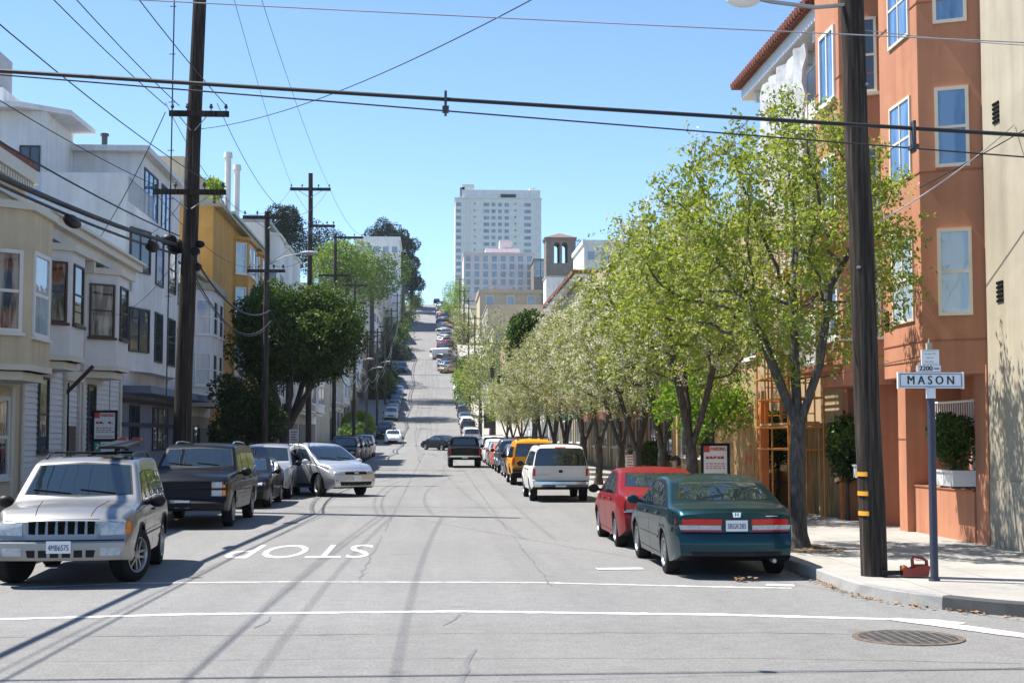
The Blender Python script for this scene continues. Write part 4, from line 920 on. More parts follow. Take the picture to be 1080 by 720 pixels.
# ==== left 1: yellow stucco house
XW = -10.2
h = thing('house', 'yellow stucco house with white framed bay window at the near left corner', 'house', (0, 0, 0))
boxp('wall', 'yellowst', h, -24, XW, 26, 36.15, 0, 8.3)
boxp('roof', 'tile', h, -24.2, XW+.25, 25.8, 36.12, 8.62, 8.80)
def f(bm):
    box(bm, XW-.3, XW+.30, 25.9, 36.10, 8.3, 8.62); box(bm, XW-.02, XW+.10, 26, 36.1, 7.75, 7.9)
    for i in range(48): box(bm, XW+.02, XW+.22, 26.1+i*.207, 26.22+i*.207, 8.12, 8.297)
part('cornice', 'trim', h, f)
for ya, yb in ((32.3, 35.9), (27.3, 30.9)):
    b, P = bay(h, 1, XW, ya, yb, .95, .85, 3.5, 7.35, 'yellowst', 'trim')
    wedge_wall(b, lerp2(P[0], P[1], .16), lerp2(P[0], P[1], .86), 4.35, 6.25, split='h', pane='glasscurt', fw=.09)
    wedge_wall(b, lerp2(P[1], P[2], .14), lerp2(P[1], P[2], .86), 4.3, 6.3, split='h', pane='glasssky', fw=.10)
    wedge_wall(b, lerp2(P[2], P[3], .14), lerp2(P[2], P[3], .86), 4.35, 6.25, split='h', pane='glasscurt', fw=.09)
wl(h, XW, 33.95, 35.0, 1.0, 2.95, frame='whitewood', pane='glasscurt', split='h', fw=.1); boxp('window_surround', 'trim', h, XW+.0, XW+.06, 33.6, 33.85, .3, 3.2); boxp('window_surround', 'trim', h, XW+.0, XW+.06, 35.1, 35.35, .3, 3.2); boxp('window_surround', 'trim', h, XW+.0, XW+.07, 33.6, 35.35, 3.202, 3.4); wl(h, XW, 28.5, 29.4, 1.1, 3.0, frame='trim', split='h')
d = boxp('door', 'trim', h, XW-.02, XW+.05, 31.2, 32.2, .15, 2.5); boxp('door_frame', 'whitewood', d, XW-.02, XW+.09, 31.05, 32.35, 2.5, 2.65)
# lap siding made of real boards
def siding(bm, x, ya, yb, z0, z1, s=.15):
    for i in range(int((z1-z0)/s)):
        z = z0+i*s
        v = [bm.verts.new(p) for p in ((x, ya, z), (x+.035, ya, z), (x+.008, ya, z+s), (x, ya, z+s), (x, yb, z), (x+.035, yb, z), (x+.008, yb, z+s), (x, yb, z+s))]
        for q in ((0, 1, 2, 3), (4, 7, 6, 5), (1, 5, 6, 2), (0, 4, 5, 1)): bm.faces.new([v[j] for j in q])
for ya in (26.6, 36.0): part('downpipe', 'trim', h, lambda bm: tube(bm, (XW+.07, ya, .2), (XW+.07, ya, 7.9), .045, .045, 8))
boxp('meter_box', 'grey', h, XW, XW+.16, 30.1, 30.5, 1.3, 1.85)
# ==== left 2: white clapboard house
h = thing('house', 'white clapboard house with two brown framed bays and a bracketed cornice', 'house')
boxp('wall', 'whitewood', h, -24, XW, 36.2, 47.3, 0, 7.55)
part('siding', 'whitewood', h, lambda bm: siding(bm, XW, 36.25, 47.25, .3, 7.3))
def f(bm):
    box(bm, XW-.6, XW+.62, 36.22, 47.5, 7.42, 7.62); box(bm, XW-.5, XW+.42, 36.25, 47.4, 7.1, 7.418); box(bm, XW-.3, XW+.74, 36.21, 47.6, 7.622, 7.70)
    for i in range(9): box(bm, XW+.04, XW+.38, 36.6+i*1.3, 36.75+i*1.3, 6.75, 7.098)
part('cornice', 'trim', h, f)
boxp('roof', 'darkgrey', h, -24, XW-.3, 36.25, 47.3, 7.56, 7.72)
for ya, yb in ((36.55, 39.5), (42.1, 45.1)):
    b, P = bay(h, 1, XW, ya, yb, .85, .75, 3.95, 6.95, 'whitewood', 'trim')
    for i, (s, e) in enumerate(((.18, .9), (.15, .85), (.1, .82))): wedge_wall(b, lerp2(P[i], P[i+1], s), lerp2(P[i], P[i+1], e), 4.92, 6.5, frame='brown', pane='glasscurt' if i != 1 else 'glass', split='h', fw=.055)
for ya, yb in ((37.45, 38.4), (42.75, 43.7)): wl(h, XW+.035, ya, yb, 1.6, 3.55, frame='darkgrey', pane='glass', split='h', sill=True)
def f(bm):
    box(bm, XW+.03, XW+.10, 40.0, 40.15, .15, 3.7); box(bm, XW+.03, XW+.10, 41.6, 41.75, .15, 3.7); box(bm, XW+.03, XW+.14, 39.95, 41.8, 3.55, 3.85)
d = boxp('door', 'brown', h, XW-.02, XW+.05, 40.6, 41.4, .15, 2.3); part('porch_frame', 'trim', h, f); boxp('porch_shade', 'dark', h, XW-.02, XW+.045, 40.16, 40.58, .15, 3.5)  # black panel on the wall paints the shade inside the porch
part('porch_brace', 'brown', h, lambda bm: tube(bm, (XW+.08, 40.1, 3.2), (XW+.8, 40.1, 3.95), .06, .06, 6))
part('downpipe', 'trim', h, lambda bm: tube(bm, (XW+.10, 41.95, .2), (XW+.10, 41.95, 6.9), .045, .045, 8)); boxp('meter_box', 'grey', h, XW+.03, XW+.17, 45.2, 45.6, 1.4, 2.0); part('conduit', 'grey', h, lambda bm: tube(bm, (XW+.09, 45.4, 2.0), (XW+.09, 45.4, 6.9), .02, .02, 6))
part('roof_corner_post', 'trim', h, lambda bm: box(bm, XW+.03, XW+.08, 47.05, 47.3, .15, 7.1))

# ==== left 3: white modern flats with terrace and stepped penthouse
h = thing('apartment_building', 'white modern flats with terrace rail, stepped penthouse and grey boarded ground floor', 'building')
boxp('wall', 'white', h, -26, XW, 47.75, 60.6, 3.7, 9.9)
boxp('ground_floor', 'greyblue', h, -26, XW-.05, 47.78, 60.55, 0, 3.7)
boxp('parapet', 'white', h, -13.0, XW, 47.75, 48.0, 9.902, 10.8)
boxp('penthouse', 'white', h, -26, -10.7, 52.6, 60.5, 9.902, 12.45)
boxp('penthouse_roof', 'white', h, -26, -10.4, 52.2, 60.6, 12.452, 12.66)
def f(bm): prism(bm, [(-26, 48.8), (-13.2, 48.8), (-13.2, 52.59), (-26, 52.59)], 9.903, 13.1)
b = part('stair_tower', 'white', h, f); wf(b, 48.8, -14.05, -13.35, 11.0, 11.9, frame='darkgrey', pane='glass', split='v', fw=.05, sill=False)
def f(bm): prism(bm, [(-26.2, 48.2), (-13.9, 48.2), (-12.5, 49.4), (-12.4, 52.58), (-26.2, 52.58)], 13.102, 13.28)
part('tower_roof', 'white', h, f)
b = boxp('upper_tower', 'white', h, -26, -14.9, 49.6, 53, 13.29, 14.1); v = boxp('vent_house', 'grey', h, -18, -15.3, 49.8, 52, 14.11, 15.6)
def f(bm):
    for i in range(7): box(bm, -17.3, -16.0, 49.72, 49.83, 14.35+i*.15, 14.44+i*.15)
part('louvre', 'darkgrey', v, f)
for x, y, z0, z1, r in ((-15.9, 50, 15.6, 16.15, .1), (-12.4, 54, 12.66, 13.35, .11), (-11.6, 59, 12.66, 12.95, .1)):
    def f(bm): tube(bm, (x, y, z0), (x, y, z1), r, r, 10); tube(bm, (x, y, z1+.002), (x, y, z1+.1), r*1.5, r*1.4, 10)
    part('roof_vent', 'darkgrey', h, f, 40)
railing(h, (XW-.06, 48.02), (XW-.06, 52.6), 9.9, 10.75, 'steel', .14)
wl(h, -10.7, 53.0, 55.6, 10.1, 12.0, frame='darkgrey', pane='glassblue', split='3', fw=.06, sill=False); wl(h, -10.7, 56.4, 58.2, 10.1, 12.0, frame='darkgrey', pane='glassblue', split='v', fw=.06, sill=False)
def f(bm): prism(bm, [(XW-.05, 47.76), (-9.65, 49.7), (-9.65, 54.4), (XW-.05, 56.2)], 4.2, 9.4)
b = part('bay', 'white', h, f)
P = [(XW, 47.85), (-9.65, 49.7), (-9.65, 54.4), (XW, 56.2)]
for za, zb in ((4.85, 6.35), (7.55, 9.05)):
    wedge_wall(b, lerp2(P[0], P[1], .12), lerp2(P[0], P[1], .86), za, zb, frame='darkgrey', pane='glass', split='v', fw=.06, sill=False)
    wl(b, -9.65, 50.0, 51.4, za-.25, zb, frame='darkgrey', pane='glassblue' if za > 6 else 'glass', split='', fw=.06, sill=False); wl(b, -9.65, 52.4, 53.9, za-.25, zb, frame='darkgrey', pane='glass', split='h', fw=.06, sill=False)
    wl(h, XW, 57.2, 59.4, za-.25, zb, frame='darkgrey', pane='glass', split='v', fw=.06, sill=False)
boxp('canopy', 'greyblue', h, XW-.3, -9.3, 47.8, 60.5, 3.45, 3.698)
def f(bm):
    for z in (.75, 2.35, 3.15): box(bm, XW-.06, XW+.02, 47.8, 60.5, z, z+.14)
part('trim_band', 'navy', h, f)
wl(h, XW-.05, 49.0, 50.6, 1.7, 3.1, frame='navy', pane='glass', split='v', sill=False); wl(h, XW-.05, 53.0, 56.0, 1.5, 3.1, frame='navy', pane='glasscurt', split='3', sill=False)
part('downpipe', 'white', h, lambda bm: tube(bm, (XW+.08, 60.4, .2), (XW+.08, 60.4, 12.4), .05, .05, 8))

# ==== left 4: white flats with bay, set lower than the ochre block
h = thing('apartment_building', 'narrow white flats with square bays and hooded roof vents beside the ochre block', 'building')
boxp('wall', 'white', h, -26, XW, 60.7, 66.4, 2.9, 8.9); boxp('ground_floor', 'cream', h, -26, XW-.03, 60.72, 66.35, 0, 2.9)
def f(bm): prism(bm, [(XW-.05, 61.0), (-9.45, 61.7), (-9.45, 65.0), (XW-.05, 65.7)], 3.6, 8.3)
b = part('bay', 'white', h, f)
for nm, za, zb in (('base_band', 3.3, 3.598), ('cornice_band', 8.302, 8.6)): part(nm, 'cream', b, lambda bm: prism(bm, [(XW-.05, 60.9), (-9.3, 61.6), (-9.3, 65.1), (XW-.05, 65.8)], za, zb))
for za, zb in ((4.2, 5.6), (6.4, 7.9)):
    wedge_wall(b, (-10.1, 61.15), (-9.5, 61.65), za, zb, pane='glasssky'); wl(b, -9.45, 61.95, 63.1, za, zb, pane='glass'); wl(b, -9.45, 63.6, 64.75, za, zb, pane='glass')
for y in (61.1, 62.3):
    def f(bm): tube(bm, (-10.35, y, 8.9), (-10.35, y, 10.3), .17, .17, 12); ball(bm, (-10.3, y, 10.35), .30, .26, .22, 12, 8)
    part('roof_vent', 'steel', h, f, 50)
wl(h, XW-.03, 62, 63.2, 1, 2.5, frame='darkgrey', sill=False); boxp('garage_door', 'darkgrey', h, XW-.05, XW+.02, 63.5, 66, .1, 2.4); boxp('eave', 'cream', h, XW-.2, XW+.3, 60.75, 66.35, 8.902, 9.05)

# ==== left 5: ochre block
h = thing('apartment_building', 'ochre block with beige upper storey, glass canopy and two tall white flues', 'building')
boxp('wall', 'ochre', h, -27, XW, 66.5, 86, 0, 12.9); boxp('upper_storey', 'beige', h, -27, -11.6, 66.52, 80, 12.902, 15.1)
boxp('terrace_slab', 'cream', h, -12.4, -9.8, 66.45, 86.1, 12.75, 12.898)
boxp('glass_canopy', 'seagreen', h, -11.5, -9.7, 70.0, 85, 12.95, 13.08)
boxp('upper_box', 'grey', h, -13, -11.7, 80.02, 84, 12.902, 14.6)
for y0 in (73.2, 79.0):
    b, P = bay(h, 1, XW, y0, y0+4.4, .7, .6, 4.2, 12.3, 'ochre', 'ochre')
    for za, zb in ((5.0, 6.7), (8.0, 9.7), (10.4, 12.0)):
        wedge_wall(b, lerp2(P[0], P[1], .15), lerp2(P[0], P[1], .85), za, zb, pane='glasssky'); wl(b, XW+.7, y0+.9, y0+2.1, za, zb, pane='glasssky'); wl(b, XW+.7, y0+2.4, y0+3.6, za, zb, pane='glass')
for y in (78.0, 81.6):
    def f(bm): tube(bm, (-11.2, y, 12.9), (-11.2, y, 17.3), .17, .17, 14); tube(bm, (-11.2, y, 17.302), (-11.2, y, 17.6), .25, .22, 14)
    part('flue', 'white', h, f, 40)
boxp('garage_door', 'dark', h, XW-.02, XW+.03, 72, 76, .2, 2.8); boxp('garage_door', 'dark', h, XW-.02, XW+.03, 79, 83, .2, 2.8)
# ==== left 6 onward
def leftblock(y0, y1, z, mat, label, x=XW, nb=2, roofm='grey', frame='framewhite', storeys=None):
    g = H((y0+y1)/2); h = thing('house', label, 'house')
    boxp('wall', mat, h, -28, x, y0, y1, g-3, z); boxp('roof', roofm, h, -28.1, x+.35, y0-.02, y1+.02, z+.002, z+.22)
    n = storeys or max(1, int((z-g-3)/3)); wdt = (y1-y0)/nb
    for i in range(nb):
        b, P = bay(h, 1, x, y0+wdt*i+.6, y0+wdt*(i+1)-.6, .8, .7, g+3.4, z-.5, mat, 'trim')
        for s in range(n):
            za = g+4.1+s*3
            if za+1.6 > z-.7: break
            wedge_wall(b, lerp2(P[0], P[1], .15), lerp2(P[0], P[1], .85), za, za+1.6, frame=frame, pane='glass'); wl(b, x+.8, P[1][1]+.4, P[2][1]-.4, za, za+1.6, frame=frame, pane='glass', split='v')
        boxp('garage_door', 'darkgrey', h, x-.02, x+.04, y0+wdt*i+.9, y0+wdt*(i+1)-.9, g+.1, g+2.5)
    return h
leftblock(86.2, 103, 15.0, 'white', 'long white block with a level roofline beyond the ochre block', nb=3); leftblock(103.2, 117, 12.2, 'cream', 'cream house beyond the long white block, behind the big clipped tree')
leftblock(117.2, 127, 11.0, 'white', 'white corner house at the first cross street, left side', nb=1)
for i, (y0, y1, dz, mat, lab) in enumerate(((149, 160, 10.5, 'cream', 'cream house first above the first cross street, left side'), (160.2, 172, 12.5, 'white', 'white house with flat roof above the cream one, left side'), (172.2, 186, 10, 'beige', 'beige house midway up the left side behind the bushes'),
    (186.2, 201, 12, 'white', 'tall white house below the second cross street, left side'), (201.2, 229, 11, 'tan', 'tan house at the second cross street, left side'), (251, 275, 10, 'white', 'white house just above the second cross street, left side'),
    (276, 300, 11, 'cream', 'cream house on the steep hill, left side'), (301, 330, 10, 'beige', 'beige house among the dark trees on the hill, left side'))):
    leftblock(y0, y1, H((y0+y1)/2)+dz, mat, lab, x=-10.6, nb=2)
# white slab of flats among the trees on the hill, left
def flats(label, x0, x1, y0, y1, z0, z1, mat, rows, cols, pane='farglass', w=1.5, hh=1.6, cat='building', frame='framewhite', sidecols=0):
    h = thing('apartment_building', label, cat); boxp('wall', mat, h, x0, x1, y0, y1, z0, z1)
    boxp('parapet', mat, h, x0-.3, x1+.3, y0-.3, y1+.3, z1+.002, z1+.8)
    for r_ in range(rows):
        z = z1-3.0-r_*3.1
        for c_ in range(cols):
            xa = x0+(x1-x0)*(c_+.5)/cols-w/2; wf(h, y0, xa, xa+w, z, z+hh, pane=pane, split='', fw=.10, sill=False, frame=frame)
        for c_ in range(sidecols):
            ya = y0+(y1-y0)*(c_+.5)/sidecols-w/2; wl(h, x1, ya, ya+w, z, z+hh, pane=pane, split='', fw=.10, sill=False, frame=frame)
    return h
a, b = at(374, 253, 330), at(421, 253, 330)
flats('white slab of flats rising above the trees on the left of the hill', a.x, b.x, 330, 350, H(330)-3, a.z, 'towerw', 4, 5)
a, b = at(370, 306, 240), at(398, 306, 240)
hh_ = leftblock(233, 249, a.z-2, 'white', 'white gabled house showing above the left hand wires', x=b.x-3, nb=1)

# ==== right 0: cream corner building
h = thing('apartment_building', 'cream stucco corner building with a small vent, at the right edge', 'building')
XB = 9.4
boxp('wall', 'cream', h, XB, 26, 18.2, 23.55, 0, 13.4)
boxp('base_course', 'cream', h, XB-.03, XB+.1, 18.2, 23.52, .1, 1.25)
def vent(parent, x, y, z, side=-1, n=5):
    def f(bm):
        for i in range(n): box(bm, x-.022, x+.02, y-.13, y+.13, z+i*.075, z+i*.075+.045)
    return part('vent', 'dark', parent, f)
vent(h, XB, 22.95, 4.2); vent(h, XB, 22.95, 7.2)
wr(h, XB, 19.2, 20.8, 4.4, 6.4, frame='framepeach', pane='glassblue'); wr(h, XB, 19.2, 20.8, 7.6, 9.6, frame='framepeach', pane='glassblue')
# ==== right 1: peach building with canted bays
h = thing('apartment_building', 'peach stucco flats with canted bays above a recessed ground floor', 'building')
boxp('wall', 'peach', h, XB+.02, 26, 23.6, 31.5, 3.2, 12.6)
boxp('ground_floor', 'peach', h, XB+.9, 26, 23.6, 31.5, 0, 3.2)
part('pier', 'peach', h, lambda bm: (box(bm, XB-.02, XB+.89, 23.58, 24.15, .1, 3.195), ))
for y in (27.2, 28.9, 31.04): boxp('pier', 'peach', h, XB-.2, XB+.89, y, y+.45, .1, 3.195)
for ya, yb in ((24.16, 27.19), (29.36, 31.03)): boxp('low_wall', 'peach', h, XB-.05, XB+.25, ya, yb, .1, 1.05); boxp('base_line', 'peachd', h, XB-.07, XB-.03, ya, yb, 1.03, 1.06)
for ya, yb in ((24.3, 27.0), (29.4, 31.0)):
    wr(h, XB+.9, ya+.4, yb-.4, 1.1, 2.7, frame='framepeach', pane='glass', split='v'); railing(h, (XB+.2, ya), (XB+.2, yb), 1.75, 2.62, 'framewhite', .11, .012)
wf(h, 24.16+.0, XB+.3, XB+.8, 1.3, 2.7, frame='framepeach', pane='glass', split='')
def pbay(P, name='bay'):
    def f(bm): prism(bm, [(XB+.1, P[0][1])]+P+[(XB+.1, P[-1][1])], 3.05, 12.4)
    b = part(name, 'peach', h, f)
    def g(bm):
        for z in (3.62, 6.55, 9.55):
            Q = [(XB+.1, P[0][1]-.012)]+[(x-.014, y-(.012 if i < 2 else -.012)) for i, (x, y) in enumerate(P)]+[(XB+.1, P[-1][1]+.012)]
            prism(bm, Q, z, z+.025)
    part('score_line', 'peachd', b, g)
    return b
PB = [(XB+.02, 23.62), (8.46, 24.05), (8.46, 26.15), (XB+.02, 26.6)]
b = pbay(PB)
for za, zb in ((4.05, 5.55), (6.62, 8.02), (9.15, 10.55)):
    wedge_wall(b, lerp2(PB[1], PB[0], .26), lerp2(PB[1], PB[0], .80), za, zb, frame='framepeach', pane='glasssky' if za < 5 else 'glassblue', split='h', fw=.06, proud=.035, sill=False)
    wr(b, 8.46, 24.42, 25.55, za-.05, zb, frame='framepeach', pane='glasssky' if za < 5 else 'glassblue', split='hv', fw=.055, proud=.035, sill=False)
vent(b, 8.46, 25.95, 3.95); vent(b, 8.46, 25.95, 6.4)
for z in (4.0, 6.9, 9.8): wr(h, XB+.02, 27.3, 28.6, z-.6, z+1.35, frame='framepeach', pane='glass', split='h', fw=.08)
PC = [(XB+.02, 28.7), (8.55, 29.1), (8.55, 30.9), (XB+.02, 31.3)]
b = pbay(PC)
for za, zb in ((4.05, 5.55), (6.62, 8.02), (9.15, 10.75)):
    wr(b, 8.55, 29.35, 30.5, za, zb, frame='framewhite', pane='glassblue', split='v', fw=.08); wedge_wall(b, lerp2(PC[1], PC[0], .22), lerp2(PC[1], PC[0], .82), za, zb, frame='framepeach', pane='glass')
for z in (3.35, 6.1): boxp('balcony_slab', 'peachd', h, 7.95, 8.54, 29.2, 30.9, z, z+.12)
railing(h, (7.98, 29.2), (7.98, 30.9), 3.47, 4.5, 'framewhite', .12, .02); railing(h, (7.98, 29.2), (7.98, 30.9), 6.22, 7.25, 'framewhite', .12, .02)
boxp('eave', 'framewhite', h, 8.15, 26, 23.5, 31.5, 12.602, 12.85); boxp('roof', 'tile', h, 8.0, 26, 23.3, 31.52, 12.852, 13.1)
# ==== right 2: building being repaired, wrapped in sheeting
h = thing('apartment_building', 'peach and white building under repair with a tiled eave, half wrapped in plastic', 'building')
boxp('wall', 'tan', h, XB, 26, 31.6, 39.2, 0, 5.8); boxp('upper_wall', 'white', h, XB-.02, 26, 31.6, 39.2, 5.802, 11.5)
boxp('eave', 'framewhite', h, 8.75, 26, 31.56, 39.4, 11.502, 11.85)
def f(bm):
    prism(bm, [(8.6, 31.54), (26, 31.54), (26, 39.6), (8.6, 39.6)], 11.852, 11.95)
    for i in range(34): tube(bm, (8.50, 31.64+i*.24, 11.93), (9.8, 31.64+i*.24, 12.3), .10, .10, 8)
part('roof', 'tile', h, f)
for i in range(4): boxp('eave_bracket', 'framewhite', h, 8.9, 9.39, 32.2+i*2, 32.4+i*2, 11.2, 11.5)
for za in (4.2, 7.2, 9.6):
    for ya in (33.2, 36.6): wr(h, XB, ya, ya+1.5, za, za+1.5, frame='framewhite', pane='glassblue', split='v')
def sheetgeo(bm):
    n, m = 26, 18; r_ = random.Random(3); g = []
    for i in range(n+1):
        row = []
        for j in range(m+1):
            y = 31.7+4.4*i/n; z = 5.6+5.4*j/m
            x = 8.5+.05*math.sin(i*1.3)+.04*math.sin(j*1.9+i*.7)+r_.uniform(-.04, .04)-.05*math.sin(PI*j/m)
            row.append(bm.verts.new((x, y, z)))
        g.append(row)
    fs = [bm.faces.new((a[j], a[j+1], b_[j+1], b_[j])) for a, b_ in zip(g, g[1:]) for j in range(m)]
    r = bmesh.ops.extrude_face_region(bm, geom=fs)
    for q in r['geom']:
        if isinstance(q, bmesh.types.BMVert): q.co.x += .05
part('plastic_wrap', 'plasticsheet', h, sheetgeo, 60)
boxp('doorway', 'dark', h, XB-.02, XB+.03, 35.2, 36.6, .15, 2.6)
# scaffold in front, hoarding of plywood
t = thing('scaffold', 'orange tube scaffold standing in front of the building under repair', 'scaffold', (0, 0, 0))
def f(bm):
    for y in (31.2, 32.7, 34.2):
        for x in (7.9, 8.7): tube(bm, (x, y, .15), (x, y, 7.6), .022, .022, 7)
    for z in (2.2, 3.35, 4.5, 5.65, 6.8):
        for x in (7.9, 8.7): tube(bm, (x, 31.2, z), (x, 34.2, z), .025, .025, 6); tube(bm, (x, 31.2, z-.5), (x, 34.2, z-.5), .02, .02, 6)
        for y in (31.2, 32.7, 34.2):
            tube(bm, (7.9, y, z), (8.7, y, z), .025, .025, 6); tube(bm, (7.9, y, z-.5), (8.7, y, z-.5), .02, .02, 6)
    for y in (31.2, 32.7, 34.2):
        for k_ in range(14): tube(bm, (8.1, y, 2.5+k_*.34), (8.5, y, 2.5+k_*.34), .015, .015, 5)
        for x in (8.1, 8.5): tube(bm, (x, y, 2.2), (x, y, 7.3), .018, .018, 6)
part('frame', 'orange', t, f)
for z in (2.25, 3.95, 5.65): boxp('deck', 'plywood', t, 7.95, 8.65, 31.25, 34.15, z, z+.05)
part('brace', 'grey', t, lambda bm: tube(bm, (7.88, 31.2, 3.9), (7.88, 34.2, 7.3), .018, .018, 5))
t = thing('hoarding', 'plywood hoarding with an orange edged end wall beside the street trees', 'hoarding')
def hp(x0, x1, y0, y1, z1): return lambda bm: box(bm, x0, x1, y0, y1, .15, z1)
part('panel', 'sprayed', t, hp(8.05, 8.12, 34.6, 37.0, 2.85)); part('panel', 'plywood', t, hp(8.05, 8.12, 37.02, 40.5, 2.85)); part('post', 'orangewall', t, hp(8.04, 8.23, 34.42, 34.58, 2.9))
part('panel', 'plywood', t, hp(9.10, 9.16, 34.8, 38.6, 1.1)); part('top_rail', 'darkgrey', t, lambda bm: box(bm, 9.06, 9.098, 34.8, 38.6, .8, .84))
part('panel', 'plywood', t, hp(8.93, 9.24, 33.5, 33.58, 2.35)); part('post', 'orangewall', t, hp(9.10, 9.34, 31.25, 31.4, 2.35)); part('panel', 'plywood', t, hp(8.95, 9.30, 32.5, 32.58, 2.3))
# ==== right 3.. behind the trees
def rightblock(y0, y1, z, mat, label, x=XB, awn=None, tile=False, nb=3, setb=0):
    g = H((y0+y1)/2); h = thing('apartment_building', label, 'building')
    boxp('wall', mat, h, x, 28, y0, y1, g-3, z)
    if tile:
        boxp('eave', 'framewhite', h, x-.5, 28, y0, y1, z+.002, z+.2); boxp('roof', 'tile', h, x-.65, 28, y0-.1, y1-.05, z+.202, z+.45)
    else: boxp('parapet', mat, h, x-.15, 28, y0+.01, y1-.01, z+.002, z+.3)
    w = (y1-y0)/nb; n = max(1, int((z-g-3.2)/3))
    for i in range(nb):
        ya = y0+w*i+w*.25
        for s in range(n+1): wr(h, x, ya, ya+w*.5, g+1.2+s*3, g+2.7+s*3, frame='framewhite', pane='glass', split='v')
        for q in (-.2*w, .55*w): boxp('pilaster', mat, h, x-.14, x+.02, ya+q, ya+q+.35, g, g+3.2)
    if awn:
        def f(bm):
            prismv = [(x-.02, 3.55), (x-2.1, 2.95), (x-2.1, 2.6), (x-.02, 2.9)]
            A = [bm.verts.new((px, y0+.5, pz+g)) for px, pz in prismv]; B = [bm.verts.new((px, y1-.5, pz+g)) for px, pz in prismv]
            bm.faces.new(A); bm.faces.new(B[::-1])
            for i in range(4): bm.faces.new((A[i], A[(i+1) % 4], B[(i+1) % 4], B[i]))
        part('awning', awn, h, f)
    return h
rightblock(39.4, 54, 8.4, 'tan', 'tan building with pilasters behind the second street tree', nb=4)
rightblock(54.1, 70, 9.6, 'tan', 'tan building with a brown awning behind the street trees', awn='awning', nb=4)
rightblock(70.1, 88, 10.8, 'beige', 'beige building with a green awning behind the street trees', awn='greenawn', nb=4)
rightblock(88.1, 112, 12.0, 'cream', 'cream building with a red tiled roof behind the row of trees', tile=True, nb=5)
rightblock(112.1, 126, 10.4, 'white', 'white corner building at the first cross street, right side', nb=3)
for y0, y1, dz, mat, lab in ((149, 170, 8.5, 'white', 'white house first above the first cross street, right side'), (170.2, 200, 9, 'beige', 'beige house beside the low hedges, right side'), (200.2, 229, 9, 'tan', 'tan house below the second cross street, right side'),
    (251, 280, 5.5, 'beige', 'beige house with flat roof above the second cross street, right side'), (281, 312, 7, 'cream', 'cream house on the steep hill, right side')):
    rightblock(y0, y1, H((y0+y1)/2)+dz, mat, lab, x=11, nb=3)
# ==== on the hill
a, b = at(506, 309, 318), at(571, 309, 318)
h = flats('plain beige building below the pink block', a.x, b.x, 318, 340, H(318)-4, a.z, 'beige', 3, 3, w=1.8, hh=2.4)
a, b = at(299/3.43+430, 455/3.43+170, 335), at(344/3.43+430, 455/3.43+170, 335)
t = thing('roof_turret', 'small hipped clay tile turret in front of the pink block', 'turret'); boxp('wall', 'beige', t, a.x, b.x, 341, 346, H(340), a.z-3)
def f(bm):
    v = [bm.verts.new(p) for p in ((a.x-.4, 340.6, a.z-3), (b.x+.4, 340.6, a.z-3), (b.x+.4, 346.4, a.z-3), (a.x-.4, 346.4, a.z-3), ((a.x+b.x)/2, 343.5, a.z+1.2))]
    bm.faces.new(v[:4][::-1])
    for i in range(4): bm.faces.new((v[i], v[(i+1) % 4], v[4]))
part('roof', 'tile', t, f)
a, b = at(489, 268, 560), at(563, 268, 560)
h = flats('pink apartment block below the tall white tower', a.x, b.x, 560, 585, 36, a.z, 'pinkst', 5, 8, w=2.2, hh=2.5)
c0, c1 = at(512, 262, 565), at(548, 262, 565); boxp('roof_house', 'pinkst', h, c0.x, c1.x, 565, 575, a.z, c0.z)
c0, c1 = at(527, 256, 566), at(540, 256, 566); boxp('roof_house', 'pinkst', h, c0.x, c1.x, 566, 574, a.z, c0.z+1)
boxp('balcony', 'pinkst', h, at(515, 300, 560).x, at(541, 300, 560).x, 559.2, 559.98, at(515, 305, 560).z, at(515, 303, 560).z)
a, b = at(563, 275, 540), at(577, 275, 540); flats('grey block between the pink block and the bell tower', a.x, b.x, 540, 560, 36, a.z, 'churchst', 2, 2, w=2, hh=3)
# tall tower
Y = 900; L_ = lambda px: at(px, 300, Y).x; Zt = lambda py: at(500, py, Y).z
t = thing('tower_block', 'tall white tower with rows of windows on the skyline', 'tower')
x0, x1 = L_(480), L_(571); part('wall', 'towerw', t, lambda bm: (box(bm, x0, x1, Y, Y+40, 36, Zt(209)), ))
boxp('crown', 'towerw', t, L_(487), L_(570), Y+.5, Y+39, Zt(209)+.01, Zt(200)); boxp('roof_house', 'towerw', t, L_(487), L_(500), Y+2, Y+20, Zt(200)+.01, Zt(194)); boxp('roof_house', 'greyblue', t, L_(485), L_(490), Y+2, Y+20, Zt(209)+.01, Zt(197)); boxp('roof_house', 'towerw', t, L_(559), L_(566), Y+2, Y+14, Zt(200)+.01, Zt(197))
boxp('cornice', 'towerw', t, x0-.5, x1+.4, Y-.6, Y+40.3, Zt(209.5), Zt(208.4))
part('balcony_band', 'darkgrey', t, lambda bm: box(bm, L_(528), L_(544), Y+.0, Y+.49, Zt(208.3), Zt(204.5)))
rows = [213.5+6.95*i for i in range(16)]
cols_ = [(480.6, 486.4), (499.2, 501.8), (509.6, 516.2), (518, 522.8), (525, 529.4), (531.8, 537), (542, 545), (552.6, 560.4)]
extra = bmesh.new(); count = 0
for i, py in enumerate(rows):
    for (pa, pb) in cols_:
        if count < 96:
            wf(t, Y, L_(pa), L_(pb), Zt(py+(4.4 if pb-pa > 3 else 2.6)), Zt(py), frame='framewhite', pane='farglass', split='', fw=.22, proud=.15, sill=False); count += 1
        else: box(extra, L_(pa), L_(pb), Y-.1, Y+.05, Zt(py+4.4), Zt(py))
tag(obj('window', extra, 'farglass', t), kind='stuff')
for pa in (492, 566): boxp('pilaster', 'towerw', t, L_(pa), L_(pa+2), Y-.5, Y-.02, 40, Zt(210))
